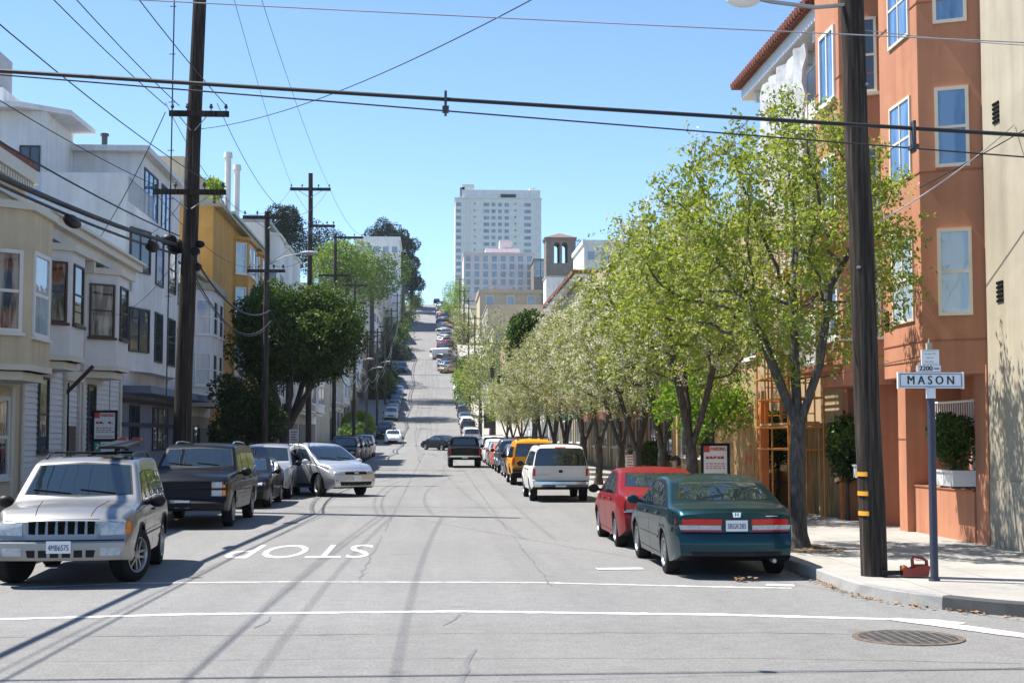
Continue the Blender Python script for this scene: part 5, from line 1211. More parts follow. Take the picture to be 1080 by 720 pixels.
# church bell tower
Y = 300; a, b = at(576, 252, Y), at(607, 252, Y); w = b.x-a.x
t = thing('bell_tower', 'grey church bell tower with two arched openings and a low tiled roof', 'tower')
zt = a.z; zo, zi = at(590, 273, Y).z, at(590, 255.5, Y).z
def f(bm):
    box(bm, a.x, b.x, Y, Y+w, H(Y)-5, zo-.9)
    for x0_, x1_ in ((a.x, a.x+w*.27), (a.x+w*.46, a.x+w*.54), (a.x+w*.73, b.x)):
        box(bm, x0_, x1_, Y, Y+w*.15, zo-.899, zi); box(bm, x0_, x1_, Y+w*.85, Y+w, zo-.899, zi)
    box(bm, a.x, a.x+w*.15, Y+w*.151, Y+w*.849, zo-.899, zi); box(bm, b.x-w*.15, b.x, Y+w*.151, Y+w*.849, zo-.899, zi)
    box(bm, a.x, b.x, Y, Y+w, zi+.001, zt)
    for cx in (a.x+w*.365, a.x+w*.635):   # round heads of the two openings
        rr = w*.095
        for y0_, y1_ in ((Y+.001, Y+w*.149), (Y+w*.851, Y+w-.001)):
            for s in (-1, 1):
                pts = [(cx+s*rr, zi)]+[(cx+s*rr*math.cos(PI/2*q/6), zi-rr+rr*math.sin(PI/2*q/6)) for q in range(7)]
                A = [bm.verts.new((x, y0_, z)) for x, z in pts]; B_ = [bm.verts.new((x, y1_, z)) for x, z in pts]
                bm.faces.new(A); bm.faces.new(B_[::-1])
                for i in range(len(pts)): bm.faces.new((A[i], A[(i+1) % len(pts)], B_[(i+1) % len(pts)], B_[i]))
part('shaft', 'churchst', t, f)
part('cornice', 'churchst', t, lambda bm: box(bm, a.x-.25, b.x+.25, Y-.25, Y+w+.25, zt+.001, zt+.35))
def f(bm):
    v = [bm.verts.new(p) for p in ((a.x-.35, Y-.35, zt+.352), (b.x+.35, Y-.35, zt+.352), (b.x+.35, Y+w+.35, zt+.352), (a.x-.35, Y+w+.35, zt+.352), (a.x+w/2, Y+w/2, zt+1.7))]
    bm.faces.new(v[:4][::-1])
    for i in range(4): bm.faces.new((v[i], v[(i+1) % 4], v[4]))
part('roof', 'tilebrown', t, f)
a, b = at(574, 295, 297), at(600, 295, 297); h = thing('house', 'low white building at the foot of the bell tower', 'house'); boxp('wall', 'white', h, a.x, b.x+8, 292, 299.5, H(295)-3, a.z); boxp('roof', 'grey', h, a.x-.2, b.x+8.2, 291.8, 299.6, a.z+.01, a.z+.3)
a, b = at(616, 265, 260), at(662, 258, 260)
flats('white flats behind the bell tower with a roof aerial', a.x, b.x, 260, 280, H(260)-4, b.z, 'white', 3, 3, w=1.6, hh=1.8)
# ------------------------------------------------------------------ trees and plants
def leaf_mesh(name, pts, size, seed, droop=.5, aspect=.5, var=.35):
    """one bent leaf (two quads) per point"""
    g = np.random.default_rng(seed); n = len(pts); pts = np.asarray(pts, float)
    d = g.normal(size=(n, 3)); d[:, 2] -= droop; d /= np.linalg.norm(d, axis=1)[:, None]
    u = g.normal(size=(n, 3)); s = np.cross(d, u); s /= np.linalg.norm(s, axis=1)[:, None]; nn = np.cross(d, s)
    l = (size*(1+var*(g.random(n)*2-1)))[:, None]; w = l*aspect
    P = np.stack([pts, pts+d*l*.5+s*w*.5+nn*l*.08, pts+d*l, pts+d*l*.5-s*w*.5+nn*l*.08], 1).reshape(-1, 3)
    me = bpy.data.meshes.new(name); me.vertices.add(4*n); me.vertices.foreach_set('co', P.ravel())
    me.loops.add(4*n); me.loops.foreach_set('vertex_index', np.arange(4*n, dtype=np.int32))
    me.polygons.add(n); me.polygons.foreach_set('loop_start', np.arange(n, dtype=np.int32)*4)
    me.update(calc_edges=True); me.validate(); return me
def inside(ells, n, g, shell=.0):
    out = []; vols = np.array([e[1][0]*e[1][1]*e[1][2] for e in ells]); vols = vols/vols.sum()
    for (c, r), v in zip(ells, vols):
        k_ = max(1, int(n*v)); q = g.normal(size=(k_, 3)); q /= np.linalg.norm(q, axis=1)[:, None]
        rad = (shell+(1-shell)*g.random(k_))**(1/3 if shell < .5 else .5)
        out.append(np.array(c)+q*rad[:, None]*np.array(r))
    return np.concatenate(out)
def colonize(start, ells, n, seed, D=.28, di=1.6, dk=.42, iters=90, par0=None):
    g = np.random.default_rng(seed); A = inside(ells, n, g)
    pos = [np.array(p, float) for p in start]; par = list(par0) if par0 else [-1]+list(range(len(start)-1))
    alive = np.ones(len(A), bool)
    for _ in range(iters):
        if not alive.any(): break
        P = np.array(pos); a = A[alive]; dist = np.linalg.norm(a[:, None]-P[None], axis=2); near = dist.argmin(1); dm = dist[np.arange(len(a)), near]
        use = dm < (di if _ > 12 else 9); grow = {}
        for i in np.where(use)[0]: grow.setdefault(near[i], []).append(a[i])
        if not grow: break
        before = len(pos)
        for i, L_ in grow.items():
            v = sum((q-pos[i])/max(1e-6, np.linalg.norm(q-pos[i])) for q in L_); v = v/max(1e-6, np.linalg.norm(v))+g.normal(size=3)*.16; v[2] += .08; v /= np.linalg.norm(v)
            np_ = pos[i]+v*D
            if min(np.linalg.norm(np_-q) for q in pos[-40:]) > D*.3: pos.append(np_); par.append(int(i))
        if len(pos) == before: break
        P = np.array(pos[before:]); idx = np.where(alive)[0]
        dd = np.linalg.norm(A[idx][:, None]-P[None], axis=2).min(1); alive[idx[dd < dk]] = False
    return np.array(pos), par
def skeleton_mesh(pos, par, rtip, rbase, sides=6):
    n = len(pos); ch = [[] for _ in range(n)]
    for i, p in enumerate(par):
        if p >= 0: ch[p].append(i)
    r = [0.0]*n
    for i in range(n-1, -1, -1): r[i] = rtip if not ch[i] else sum(r[c]**2.35 for c in ch[i])**(1/2.35)
    s = (rbase-rtip)/max(1e-6, r[0]-rtip); r = [rtip+(x-rtip)*s for x in r]
    bm = bmesh.new(); done = [False]*n
    def chain(i, first):
        seq = [first, i] if first is not None else [i]
        while ch[seq[-1]]:
            c = max(ch[seq[-1]], key=lambda q: r[q]); seq.append(c)
        return seq
    stack = [(0, None)]
    while stack:
        i, f = stack.pop(); seq = chain(i, f)
        if len(seq) > 1:
            rr = [r[q] for q in seq]
            if f is not None: rr[0] = min(r[f], rr[1]*1.15)
            polytube(bm, [pos[q] for q in seq], rr, sides if rr[0] > .03 else 4)
        for a, b in zip(seq, seq[1:]):
            if f is not None and a == f: continue
            for c in ch[a]:
                if c != b: stack.append((c, a))
    return bm, r, ch
def make_tree(name, trunk, ells, n, seed, rbase, leafn, leafsize, leafmats, spread=.2, rtip=.008, barkm='bark', D=.28, dk=.42, di=1.6, leafmax=.022, droop=.5, sides=7, stems=()):
    """trunk: polyline from the ground, local. leafmats: [(child name, material, share, size)]"""
    root = thing(name, None, None)
    tr = []
    for a, b in zip(trunk, trunk[1:]):
        m = max(1, int((Vector(b)-Vector(a)).length/D)); tr += [tuple(Vector(a).lerp(Vector(b), i/m)) for i in range(m)]
    tr.append(trunk[-1])
    pp = list(range(-1, len(tr)-1)); main = len(tr)-1
    for st in stems:
        a = trunk[-1]; lastidx = main
        for b in st:
            m = max(1, int((Vector(b)-Vector(a)).length/D))
            for i in range(1, m+1): tr.append(tuple(Vector(a).lerp(Vector(b), i/m))); pp.append(lastidx); lastidx = len(tr)-1
            a = b
    pos, par = colonize(tr, ells, n, seed, D, di, dk, par0=pp)
    bm, r, ch = skeleton_mesh(pos, par, rtip, rbase, sides)
    # root flare
    for v in bm.verts:
        if v.co.z < .35: k_ = 1+.55*(1-max(v.co.z, 0)/.35)**2; v.co.x = trunk[0][0]+(v.co.x-trunk[0][0])*k_; v.co.y = trunk[0][1]+(v.co.y-trunk[0][1])*k_
    obj('trunk', bm, barkm, root, 60)
    g = np.random.default_rng(seed+1); tips = np.array([p for i, p in enumerate(pos) if r[i] < leafmax and i > len(tr)])
    for nm, mat, share, sz in leafmats:
        k_ = int(leafn*share); nc = max(1, k_//7); cl = tips[g.integers(0, len(tips), nc)]+g.normal(size=(nc, 3))*spread
        pts = cl[g.integers(0, nc, k_)]+g.normal(size=(k_, 3))*sz*.62
        mobj(nm, leaf_mesh(nm, pts, sz, seed+hash(nm) % 97 if 0 else seed+len(nm), droop), mat, root)
    return root
def clump_tree(name, label, cat, lobes, n, size, mat, trunkpts=None, rbase=.2, seed=1, barkm='barkd', group=None, shell=.55, droop=.1, mat2=None, limbs=None, loc=(0, 0, 0)):
    """dense crown: leaves through the outer part of many overlapping lobes"""
    root = thing(name, label, cat, loc, 0, group); g = np.random.default_rng(seed)
    if trunkpts:
        bm = bmesh.new(); nn = len(trunkpts)
        polytube(bm, trunkpts, [rbase*(1.35 if i == 0 else 1-.45*i/nn) for i in range(nn)], 9)
        for L_ in (limbs or []): polytube(bm, L_, [rbase*.5*(1-.7*i/len(L_)) for i in range(len(L_))], 7)
        obj('trunk', bm, barkm, root, 60)
    pts = inside(lobes, n, g, shell)
    mobj('crown', leaf_mesh('crown', pts, size, seed, droop, .55), mat, root)
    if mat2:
        zc = sum(l[0][2] for l in lobes)/len(lobes); pts = inside([l for l in lobes if l[0][2] >= zc], n//2, g, .8); mobj('new_growth', leaf_mesh('new_growth', pts, size, seed+5, droop, .5), mat2, root)  # leaves of another colour on upper lobes: sunlit crown top put into colour
    return root
def lobes_of(c, R_, n, rr, seed, flat=1.0, zmin=-9):
    """n small lobes scattered on/in an ellipsoid"""
    g = np.random.default_rng(seed); out = []
    for i in range(n):
        q = g.normal(size=3); q /= np.linalg.norm(q); q *= g.uniform(.45, .95)
        if q[2] < zmin: q[2] = -q[2]*.5
        s = rr*g.uniform(.65, 1.25); out.append(((c[0]+q[0]*R_[0], c[1]+q[1]*R_[1], c[2]+q[2]*R_[2]), (s, s, s*flat)))
    return out
TREES = 'street trees along the right hand pavement'
# ---- the first tree
t = make_tree('street_tree', [(0, 0, 0), (-.02, 0, 1.2), (.02, .05, 1.95)], [((-.1, .2, 5.25), (2.3, 2.5, 2.35)), ((-1.5, .6, 4.6), (1.7, 2.0, 1.6)), ((1.1, -.2, 4.6), (.9, 1.2, 1.8))], 720, 11, .135, 22000, .105,
    [('crown', 'leaf_pear', 1.0, .09), ('new_growth', 'leaf_lime', .22, .08), ('blossom', 'blossom', .16, .05)], spread=.14, rtip=.006, barkm='barkd', D=.24, dk=.40, di=1.7, stems=[[(-.42, .1, 3.1), (-.75, .2, 4.2)], [(.02, .25, 3.2), (.05, .4, 4.4)], [(.36, -.05, 3.0), (.55, -.1, 4.3)]])
t.location = (6.06, 23.3, .15); tag(t, 'nearest street tree, yellow green open crown in front of the peach building', 'tree', TREES)
# ---- small bright one behind the parking board
t = make_tree('street_tree', [(0, 0, 0), (.02, 0, 1.5)], [((-.1, 0, 2.75), (1.25, 1.2, 1.0))], 200, 5, .075, 3400, .115, [('crown', 'leaf_bright', 1, .12), ('new_growth', 'leaf_lime', .25, .10)], spread=.16, D=.2, dk=.3)
t.location = (7.0, 35.4, .15); tag(t, 'small low tree with bright green leaves behind the parking board', 'tree', TREES)
# ---- three patterns for the rest of the row
protos = []
for s_, mats in ((21, [('crown', 'leaf_pear', .75, .10), ('blossom', 'blossom', .45, .07)]), (34, [('crown', 'leaf_olive', .7, .095), ('blossom', 'blossom', .75, .075)]), (47, [('crown', 'leaf_olive', .65, .095), ('new_growth', 'leaf_pear', .3, .09), ('blossom', 'blossom', .6, .075)])):
    t = make_tree('street_tree', [(0, 0, 0), (.03, .05, 1.0), (-.02, .03, 1.55)], [((0, 0, 5.4), (2.7, 2.7, 2.5)), ((-.9, .5, 4.5), (1.9, 2, 1.3)), ((.8, -.7, 4.6), (1.7, 1.8, 1.4))], 430, s_, .14, 25000, .13, mats, spread=.20, rtip=.009, D=.3, dk=.48, di=1.9, stems=[[(-.3, .1, 2.6), (-.6, .1, 3.6)], [(.1, -.25, 2.7), (.1, -.5, 3.8)], [(.3, .2, 2.5), (.6, .35, 3.6)]])
    protos.append(t)
row = [(5.85, 32.0, 0, .96, 'second street tree, thick dark trunk standing just left of the parking board'), (6.2, 38.2, 2, .88, 'third street tree with blossom, its trunk behind the red saloon'), (6.05, 41.6, 1, .88, 'white blossoming street tree between the red saloon and the brown awning'),
    (6.2, 46.5, 2, .92, 'street tree with olive leaves and blossom beside the white four wheel drive'), (6.1, 52, 1, .95, 'greyish blossoming street tree above the white four wheel drive'), (6.2, 58, 1, .92, 'street tree full of pale blossom beside the yellow four wheel drive'),
    (6.1, 64.5, 2, .9, 'street tree in front of the green awning, trunk beyond the yellow four wheel drive'), (6.15, 71.5, 1, .88, 'pale street tree beside the salmon red saloon'), (6.1, 79, 2, .85, 'thinner street tree next to the dark evergreen'),
    (6.2, 98, 1, .8, 'pale street tree beyond the dark evergreen'), (6.1, 107, 0, .78, 'light green street tree near the first cross street'), (6.2, 117, 2, .8, 'last street tree before the first cross street')]
used = set()
for x, y, i, sc, lab in row:
    t = protos[i] if i not in used else dup(protos[i]); used.add(i)
    t.location = (x, y, H(y)+.15); t.rotation_euler = (0, 0, rnd.uniform(0, 6.28)); t.scale = (sc, sc, sc*rnd.uniform(.95, 1.04)); tag(t, lab, 'tree', TREES)
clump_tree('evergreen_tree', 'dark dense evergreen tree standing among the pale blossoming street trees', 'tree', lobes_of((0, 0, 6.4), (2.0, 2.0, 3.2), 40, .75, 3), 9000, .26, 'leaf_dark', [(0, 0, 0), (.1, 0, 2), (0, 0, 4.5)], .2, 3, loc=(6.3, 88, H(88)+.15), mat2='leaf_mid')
# ---- left: big clipped ficus, dark shrub tree, round bush
ficus = [((q[0][0], q[0][1], q[0][2]), q[1]) for q in lobes_of((.5, 0, 6.35), (3.15, 2.9, 2.45), 170, .85, 8, .9, -.75)]
def limb(a, b, m=5, s=1):
    r_ = random.Random(s); a, b = Vector(a), Vector(b)
    return [tuple(a.lerp(b, i/m)+Vector((r_.uniform(-.1, .1), r_.uniform(-.1, .1), .25*math.sin(PI*i/m))) * (0 < i < m)) for i in range(m+1)]
limbs = [limb((0, 0, 1.6), (2.2*math.cos(a), 2.0*math.sin(a), 5.6+.5*math.sin(3*a)), 6, int(a*10)) for a in [i*.72 for i in range(9)]]
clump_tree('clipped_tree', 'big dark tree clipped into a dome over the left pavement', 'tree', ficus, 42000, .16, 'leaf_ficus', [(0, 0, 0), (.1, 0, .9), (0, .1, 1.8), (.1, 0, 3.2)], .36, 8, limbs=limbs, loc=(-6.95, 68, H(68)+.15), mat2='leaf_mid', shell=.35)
clump_tree('shrub', 'dark leafy shrub below the dome shaped tree, beside the pole', 'shrub', lobes_of((0, 0, 2.3), (1.5, 1.4, 1.7), 30, .62, 4), 8000, .16, 'leaf_dark', [(0, 0, 0), (0, .1, 1.2)], .1, 4, loc=(-7.6, 58, H(58)+.15))
clump_tree('shrub', 'dark narrow shrub leaning from the ochre block onto the left pavement', 'shrub', lobes_of((0, 0, 1.7), (1.1, 1.8, 1.2), 18, .5, 14), 3600, .16, 'leaf_dark', [(0, 0, 0), (0, .1, 1.2)], .08, 15, loc=(-8.3, 63, H(63)+.15))
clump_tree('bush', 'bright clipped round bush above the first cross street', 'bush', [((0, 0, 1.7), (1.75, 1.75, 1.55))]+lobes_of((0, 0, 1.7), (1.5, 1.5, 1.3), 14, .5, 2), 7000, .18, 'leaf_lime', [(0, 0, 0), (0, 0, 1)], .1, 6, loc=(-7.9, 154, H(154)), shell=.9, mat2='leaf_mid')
clump_tree('bush', 'darker green bush just left of the clipped round bush', 'bush', lobes_of((0, 0, 1.4), (1.6, 1.6, 1.2), 14, .5, 5), 3000, .2, 'leaf_mid', [(0, 0, 0), (0, 0, 1)], .1, 7, loc=(-8.0, 138+8, H(146)+.1), shell=.8)
def simple(name, label, px, py, Y, w, h, mat, seed, cat='tree', n=2600, size=.4, mat2=None, bark='bark', x=None, base=None, group=None, rr=.28):
    """tree whose crown centre sits at image point (px,py) at depth Y"""
    p = at(px, py, Y); g_ = H(Y) if base is None else base
    X = p.x if x is None else x; zc = p.z-g_
    return clump_tree(name, label, cat, lobes_of((0, 0, zc), (w/2, w/2, h/2), 24, w*rr, seed), n, size, mat, [(0, 0, -.5), (.1, 0, zc*.5), (0, .1, zc)], w*.05, seed, bark, group, loc=(X, Y, g_), mat2=mat2, shell=.45)
simple('tree', 'lime green tree behind the left hand wires on the hill', 366, 288, 190, 8, 8, 'leaf_mid', 31, mat2='leaf_lime', n=8000, size=.3)
simple('tree', 'rounded green tree right of the lime green one on the hill', 392, 290, 215, 9, 8, 'leaf_mid', 32, n=10000, size=.3)
simple('conifer', 'dark conifer rising over the white block beyond the ochre block', 301, 240, 240, 6, 6.2, 'leaf_pine', 33, n=9000, size=.34)
simple('conifer', 'low dark conifer beside the tall pole with two crossarms', 328, 262, 240, 12, 5, 'leaf_pine', 34, n=8000, size=.34)
simple('cypress', 'tall dark cypress with layered boughs on the left of the hilltop', 425, 268, 380, 9.5, 16, 'leaf_pine', 35, n=16000, size=.42, rr=.2)
simple('cypress', 'dark cypress behind the white slab of flats', 404, 250, 400, 9, 9, 'leaf_pine', 36, n=10000, size=.45)
simple('cypress', 'lower dark cypress near the brow of the hill, left side', 434, 295, 390, 6, 10, 'leaf_pine', 37, n=8000, size=.42)
for px, py, Y, w, h, m, lab in ((437, 318, 400, 4, 5, 'leaf_lime', 'yellow green tree beside the road at the brow, left side'), (428, 330, 350, 5, 7, 'leaf_mid', 'green tree over the left kerb high on the hill'), (425, 352, 310, 5, 7, 'leaf_dark', 'dark tree shading the left kerb halfway up the steep hill'), (418, 372, 272, 5, 6, 'leaf_dark', 'dark tree shading the left kerb just above the second cross street'),
    (409, 394, 240, 4, 4, 'leaf_dark', 'dark low tree at the second cross street, left side'), (402, 406, 215, 4.5, 4, 'leaf_mid', 'leafy tree beside the blue cars on the left kerb'), (413, 345, 290, 7, 9, 'leaf_mid', 'broad green tree behind the dark trees on the hill, left side'), (405, 318, 340, 9, 9, 'leaf_mid', 'green tree below the white slab of flats')):
    simple('tree', lab, px, py, Y, w, h, m, int(px+py), n=5000, size=.3)
for px, py, Y, w, h, m, lab in ((480, 310, 395, 7, 9, 'leaf_lime', 'yellow green tree beside the road at the brow, right side'), (474, 325, 370, 5, 8, 'leaf_lime', 'lime tree overhanging the angle parked cars, right side'), (486, 340, 340, 6, 8, 'leaf_olive', 'thin olive tree on the steep hill, right side'), (492, 357, 300, 5, 6, 'leaf_olive', 'bare looking olive tree below the thin one, right side')):
    simple('tree', lab, px, py, Y, w, h, m, int(px*2+py), n=4500, size=.3)
for px, py, Y, w, h, m, lab in ((489, 392, 222, 3.0, 4.4, 'leaf_mid', 'upper green hedge tree beside the right row of cars'), (495, 406, 190, 3.4, 5.5, 'leaf_lime', 'lime green hedge tree beside the right row of cars'), (506, 404, 160, 4.2, 8, 'leaf_olive', 'pale green tree right of the lime hedge trees'), (519, 385, 140, 6, 9, 'leaf_olive', 'pale round tree at the first cross street, right side'), (612, 272, 305, 3.5, 9, 'leaf_pine', 'dark narrow tree against the right side of the bell tower')):
    simple('tree', lab, px, py, Y, w, h, m, int(px*3+py), n=3000, size=.26)
# plant draped over the ochre block's terrace
clump_tree('terrace_plant', 'yellow green plant spilling over the edge of the ochre block', 'plant', lobes_of((0, 0, .2), (.5, .5, .6), 8, .3, 3), 900, .14, 'leaf_lime', [(0, 0, -.5), (0, 0, .1)], .05, 3, loc=(at(226, 203, 66.2).x, 66.2, at(226, 203, 66.2).z), shell=.3)
bm = bmesh.new()
# ---- planters and shrubs on the right
def planter(x, y, z, label, w=.95, sh=(.62, .62, .55)):
    t = thing('window_box', 'white window box '+label, 'planter', (x, y, z))
    def f(bm):
        box(bm, -.20, .20, -w/2, w/2, 0, .24)
    o = part('box', 'framewhite', t, f); part('rim', 'framewhite', t, lambda bm: [box(bm, -.225, .225, -w/2-.02, w/2+.02, .241, .275)]); part('soil', 'soil', t, lambda bm: box(bm, -.18, .18, -w/2+.02, w/2-.02, .276, .285))
    part('joint', 'darkgrey', t, lambda bm: box(bm, -.204, -.2, -.006, .006, .01, .235)); part('bracket', 'darkgrey', t, lambda bm: [box(bm, -.16, .26, s*w*.3-.02, s*w*.3+.02, -.04, -.003) for s in (-1, 1)])
    clump_tree('shrub', 'clipped leafy shrub growing in the '+label.split(' by ')[0].replace('under', 'box under'), 'shrub', lobes_of((0, 0, .55), sh, 26, .21, int(y*10)), 3600, .075, 'leaf_ficus', [(0, 0, 0), (0, 0, .5)], .03, int(y), loc=(x, y, z+.28), shell=.4, mat2='leaf_mid')
planter(9.18, 24.6, 1.12, 'under the railing right of the street sign', .9, (.36, .48, .42)); planter(9.18, 29.5, 1.12, 'under the railing just left of the pole', .95, (.36, .5, .42))
for x, y, z, w, h_, lab, m in ((9.12, 30.9, 1.55, .30, .5, 'shaded shrub over the low peach wall left of the pole', 'leaf_dark'), (9.05, 36.9, 1.75, .28, .75, 'green shrub above the low plywood panel', 'leaf_ficus'), (8.6, 42.6, 1.2, .55, 1.15, 'bright upright shrub against the tan pilasters', 'leaf_mid'), (8.5, 56, 1.0, .8, .9, 'low dark hedge plant at the foot of the tan building', 'leaf_dark')):
    clump_tree('shrub', lab, 'shrub', lobes_of((0, 0, z), (w, w, h_), 20, .3, int(y*7)), 3000, .10, m, [(0, 0, 0), (0, 0, z)], .04, int(y*3), loc=(x, y, .15), shell=.4, mat2='leaf_mid')
bm.free()
# ------------------------------------------------------------------ poles, wires, signs, small things
POLES = 'timber utility poles along the street'
def pole(label, x, y, z1, r0, r1, arms=(), lean=(0, 0), mat='pole', group=POLES, z0=None, braces=True, pins=True):
    g = H(y)+.15 if z0 is None else z0
    t = thing('utility_pole', label, 'pole', (x, y, g), 0, group)
    def f(bm):
        n = 8; pts = [(lean[0]*i/n+.012*math.sin(i*2.1), lean[1]*i/n, -.3+(z1-g+.3)*i/n) for i in range(n+1)]
        polytube(bm, pts, [r0+(r1-r0)*i/n for i in range(n+1)], 16)
    part('post', mat, t, f, 50)
    for z, xa, xb, th in arms:
        zz = z-g; lx = lean[0]*zz/(z1-g); ly = -r0-.03
        a = part('crossarm', mat, t, lambda bm: box(bm, xa+lx, xb+lx, ly-th/2, ly+th/2, zz-th*.6, zz+th*.6))
        if pins:
            for q in (xa+.08, xa+(xb-xa)*.3, xb-(xb-xa)*.3, xb-.08):
                def h(bm): tube(bm, (q+lx, ly, zz+th*.6), (q+lx, ly, zz+th*.6+.10), .015, .015, 6); lathe_at(bm, (q+lx, ly, zz+th*.6+.08), [(0, .045), (.05, .05), (.07, .03), (.10, .035), (.12, .01)])
                part('insulator', 'darkgrey', a, h, 40)
        if braces: part('brace', 'steel', a, lambda bm: [tube(bm, (lx+s*.6*min(abs(xa), abs(xb)), ly, zz-th*.5), (lx+s*.05, ly, zz-.45), .014, .014, 5) for s in (-1, 1)])
    return t
def lathe_at(bm, c, prof, n=10):
    rings = []
    for a, r in prof: rings.append([bm.verts.new((c[0]+r*math.cos(2*PI*j/n), c[1]+r*math.sin(2*PI*j/n), c[2]+a)) for j in range(n)])
    for A, B in zip(rings, rings[1:]):
        for j in range(n): bm.faces.new((A[j], A[(j+1) % n], B[(j+1) % n], B[j]))
WIRES = 'overhead wires and cables'
def wire(label, a, b, r, sag, mat='wire', n=24, name='overhead_wire', group=WIRES):
    a, b = Vector(a), Vector(b)
    def f(bm): polytube(bm, [a.lerp(b, i/n)-Vector((0, 0, sag*4*(i/n)*(1-i/n))) for i in range(n+1)], r, 6)
    o = part(name, mat, None, f, 60); return tag(o, label, 'wire', group)
# -- the near right pole
pr = pole('thick dark utility pole with three yellow bands on the near right pavement', 5.82, 18.55, 9.6, .175, .15, lean=(-.22, 0), mat='pole')
for i, py in enumerate((500, 520.5, 541.5)):
    z = EYE-(py-462)/81.0-.15
    def f(bm):
        n = 10; xc = -.22*(z/9.45)
        pts = [(xc+.182*math.cos(t), .182*math.sin(t)) for t in [PI*.97+PI*.36*j/n for j in range(n+1)]]; q = [(xc+.15*math.cos(t), .15*math.sin(t)) for t in [PI*.97+PI*.36*j/n for j in range(n+1)]]
        prism(bm, pts+q[::-1], z-.028, z+.028)
    part('reflector_band', 'yellowref', pr, f)
def f(bm):
    polytube(bm, [(-.2, -.05, 7.62), (-.7, -.08, 7.56), (-1.3, -.1, 7.62), (-1.5, -.1, 7.66)], .028, 7)
lampa = part('lamp_arm', 'steel', pr, f, 50)
def f(bm): ball(bm, (-1.68, -.1, 7.64), .23, .13, .10, 14, 8)
part('lamp_head', 'signwhite', lampa, f, 50)
part('cable_riser', 'wire', pr, lambda bm: tube(bm, (-.17, -.06, 1.9), (-.36, -.02, 9.2), .012, .012, 5)); part('pole_step', 'steel', pr, lambda bm: [tube(bm, (s*.15-.1, -.02, z), (s*.30-.1, -.02, z), .01, .01, 5) for s, z in ((-1, 3.1), (1, 3.5))])
for z_, s in ((4.05, -1), (6.5, 1)):
    part('bolt', 'steel', pr, lambda bm: tube(bm, (-.22*z_/9.45+.1*s, -.20, z_), (-.22*z_/9.45+.1*s, -.12, z_), .02, .02, 6))
# -- the tall left pole
pl = pole('tall dark utility pole on the left pavement, rising out of the picture top', -6.62, 38, 15.5, .245, .17, ((10.55, -.62, .95, .12), (8.45, -.95, .95, .11)), lean=(.38, 0), mat='pole')
def f(bm):
    for i in range(7): tube(bm, (-.25, -.12, 5.5+i*1.3), (-.42, -.12, 5.5+i*1.3), .012, .012, 5)
    tube(bm, (-.35, -.12, 2), (-.30, -.12, 15.2), .02, .02, 6)
part('cable_riser', 'darkgrey', pl, f)
def f(bm):
    for q, (x, z, s) in enumerate(((-.35, 7.0, .16), (.3, 6.7, .13), (.45, 6.9, .10), (.35, 6.3, .12), (-.15, 6.85, .2))): ball(bm, (x, -.15+.05*q, z), s*1.4, s, s, 8, 6)
part('splice_box', 'plastic', pl, f, 60)
spec_p = ((-6.6, 57, 11.0, .13, .10, ((10.75, -.95, .95, .11), (8.6, -.75, .75, .10)), 'grey utility pole with two crossarms and a street lamp before the clipped tree'),
    (-6.6, 77, 16.3, .16, .12, ((15.4, -1.1, 1.1, .13), (13.4, -.1, 1.35, .11)), 'tallest utility pole rising behind the clipped tree'), (-6.6, 97, 15.9, .15, .11, ((15.6, -.1, 1.9, .12), (13.0, -1.1, 1.1, .11)), 'utility pole with one long offset crossarm beyond the tallest pole'),
    (-6.6, 122, 15.5, .15, .11, ((15.0, -1.1, 1.1, .12), (13.5, -1.0, 1.0, .11)), 'utility pole at the first cross street, left side'), (-6.7, 148, 13, .15, .11, ((12.5, -1.1, 1.1, .12),), 'utility pole just above the first cross street, left side'), (-6.7, 176, 15.5, .15, .11, ((15.0, -1.1, 1.1, .12), (13.8, -1, 1, .11)), 'utility pole by the bushes halfway to the second cross street, left side'),
    (-6.7, 206, 18.5, .15, .11, ((18, -1.1, 1.1, .12), (16.8, -1, 1, .11)), 'utility pole beside the blue parked cars, left side'), (-6.7, 236, 23.5, .15, .11, ((23, -1.1, 1.1, .12), (21.8, -1, 1, .11)), 'utility pole at the second cross street, left side'), (-6.7, 275, 30.0, .15, .11, ((29.5, -1.1, 1.1, .12), (28, -1, 1, .11)), 'utility pole on the steep hill, lower left side'), (-6.7, 325, 38.0, .15, .11, ((37.5, -1.1, 1.1, .12),), 'utility pole on the steep hill, upper left side'))
PT = []
for x, y, z, r0, r1, arms, lab in spec_p:
    p = pole(lab, x, y, z, r0, r1, arms, mat='pole2', pins=y < 130, braces=y < 130); PT.append((x, y, z, arms))
    if y == 57:
        la = part('lamp_arm', 'grey', p, lambda bm: polytube(bm, [(.1, 0, 8.6), (.7, -.05, 8.9), (1.4, -.1, 9.05)], .02, 6), 50); part('lamp_head', 'grey', la, lambda bm: ball(bm, (1.7, -.1, 9.05), .36, .15, .09, 12, 8), 50)
    if 200 > y > 100:
        la = part('lamp_arm', 'grey', p, lambda bm: polytube(bm, [(.1, 0, 7.5), (.6, -.05, 7.8), (1.1, -.1, 7.9)], .02, 6), 50); part('lamp_head', 'grey', la, lambda bm: ball(bm, (1.35, -.1, 7.9), .30, .15, .09, 12, 8), 50)
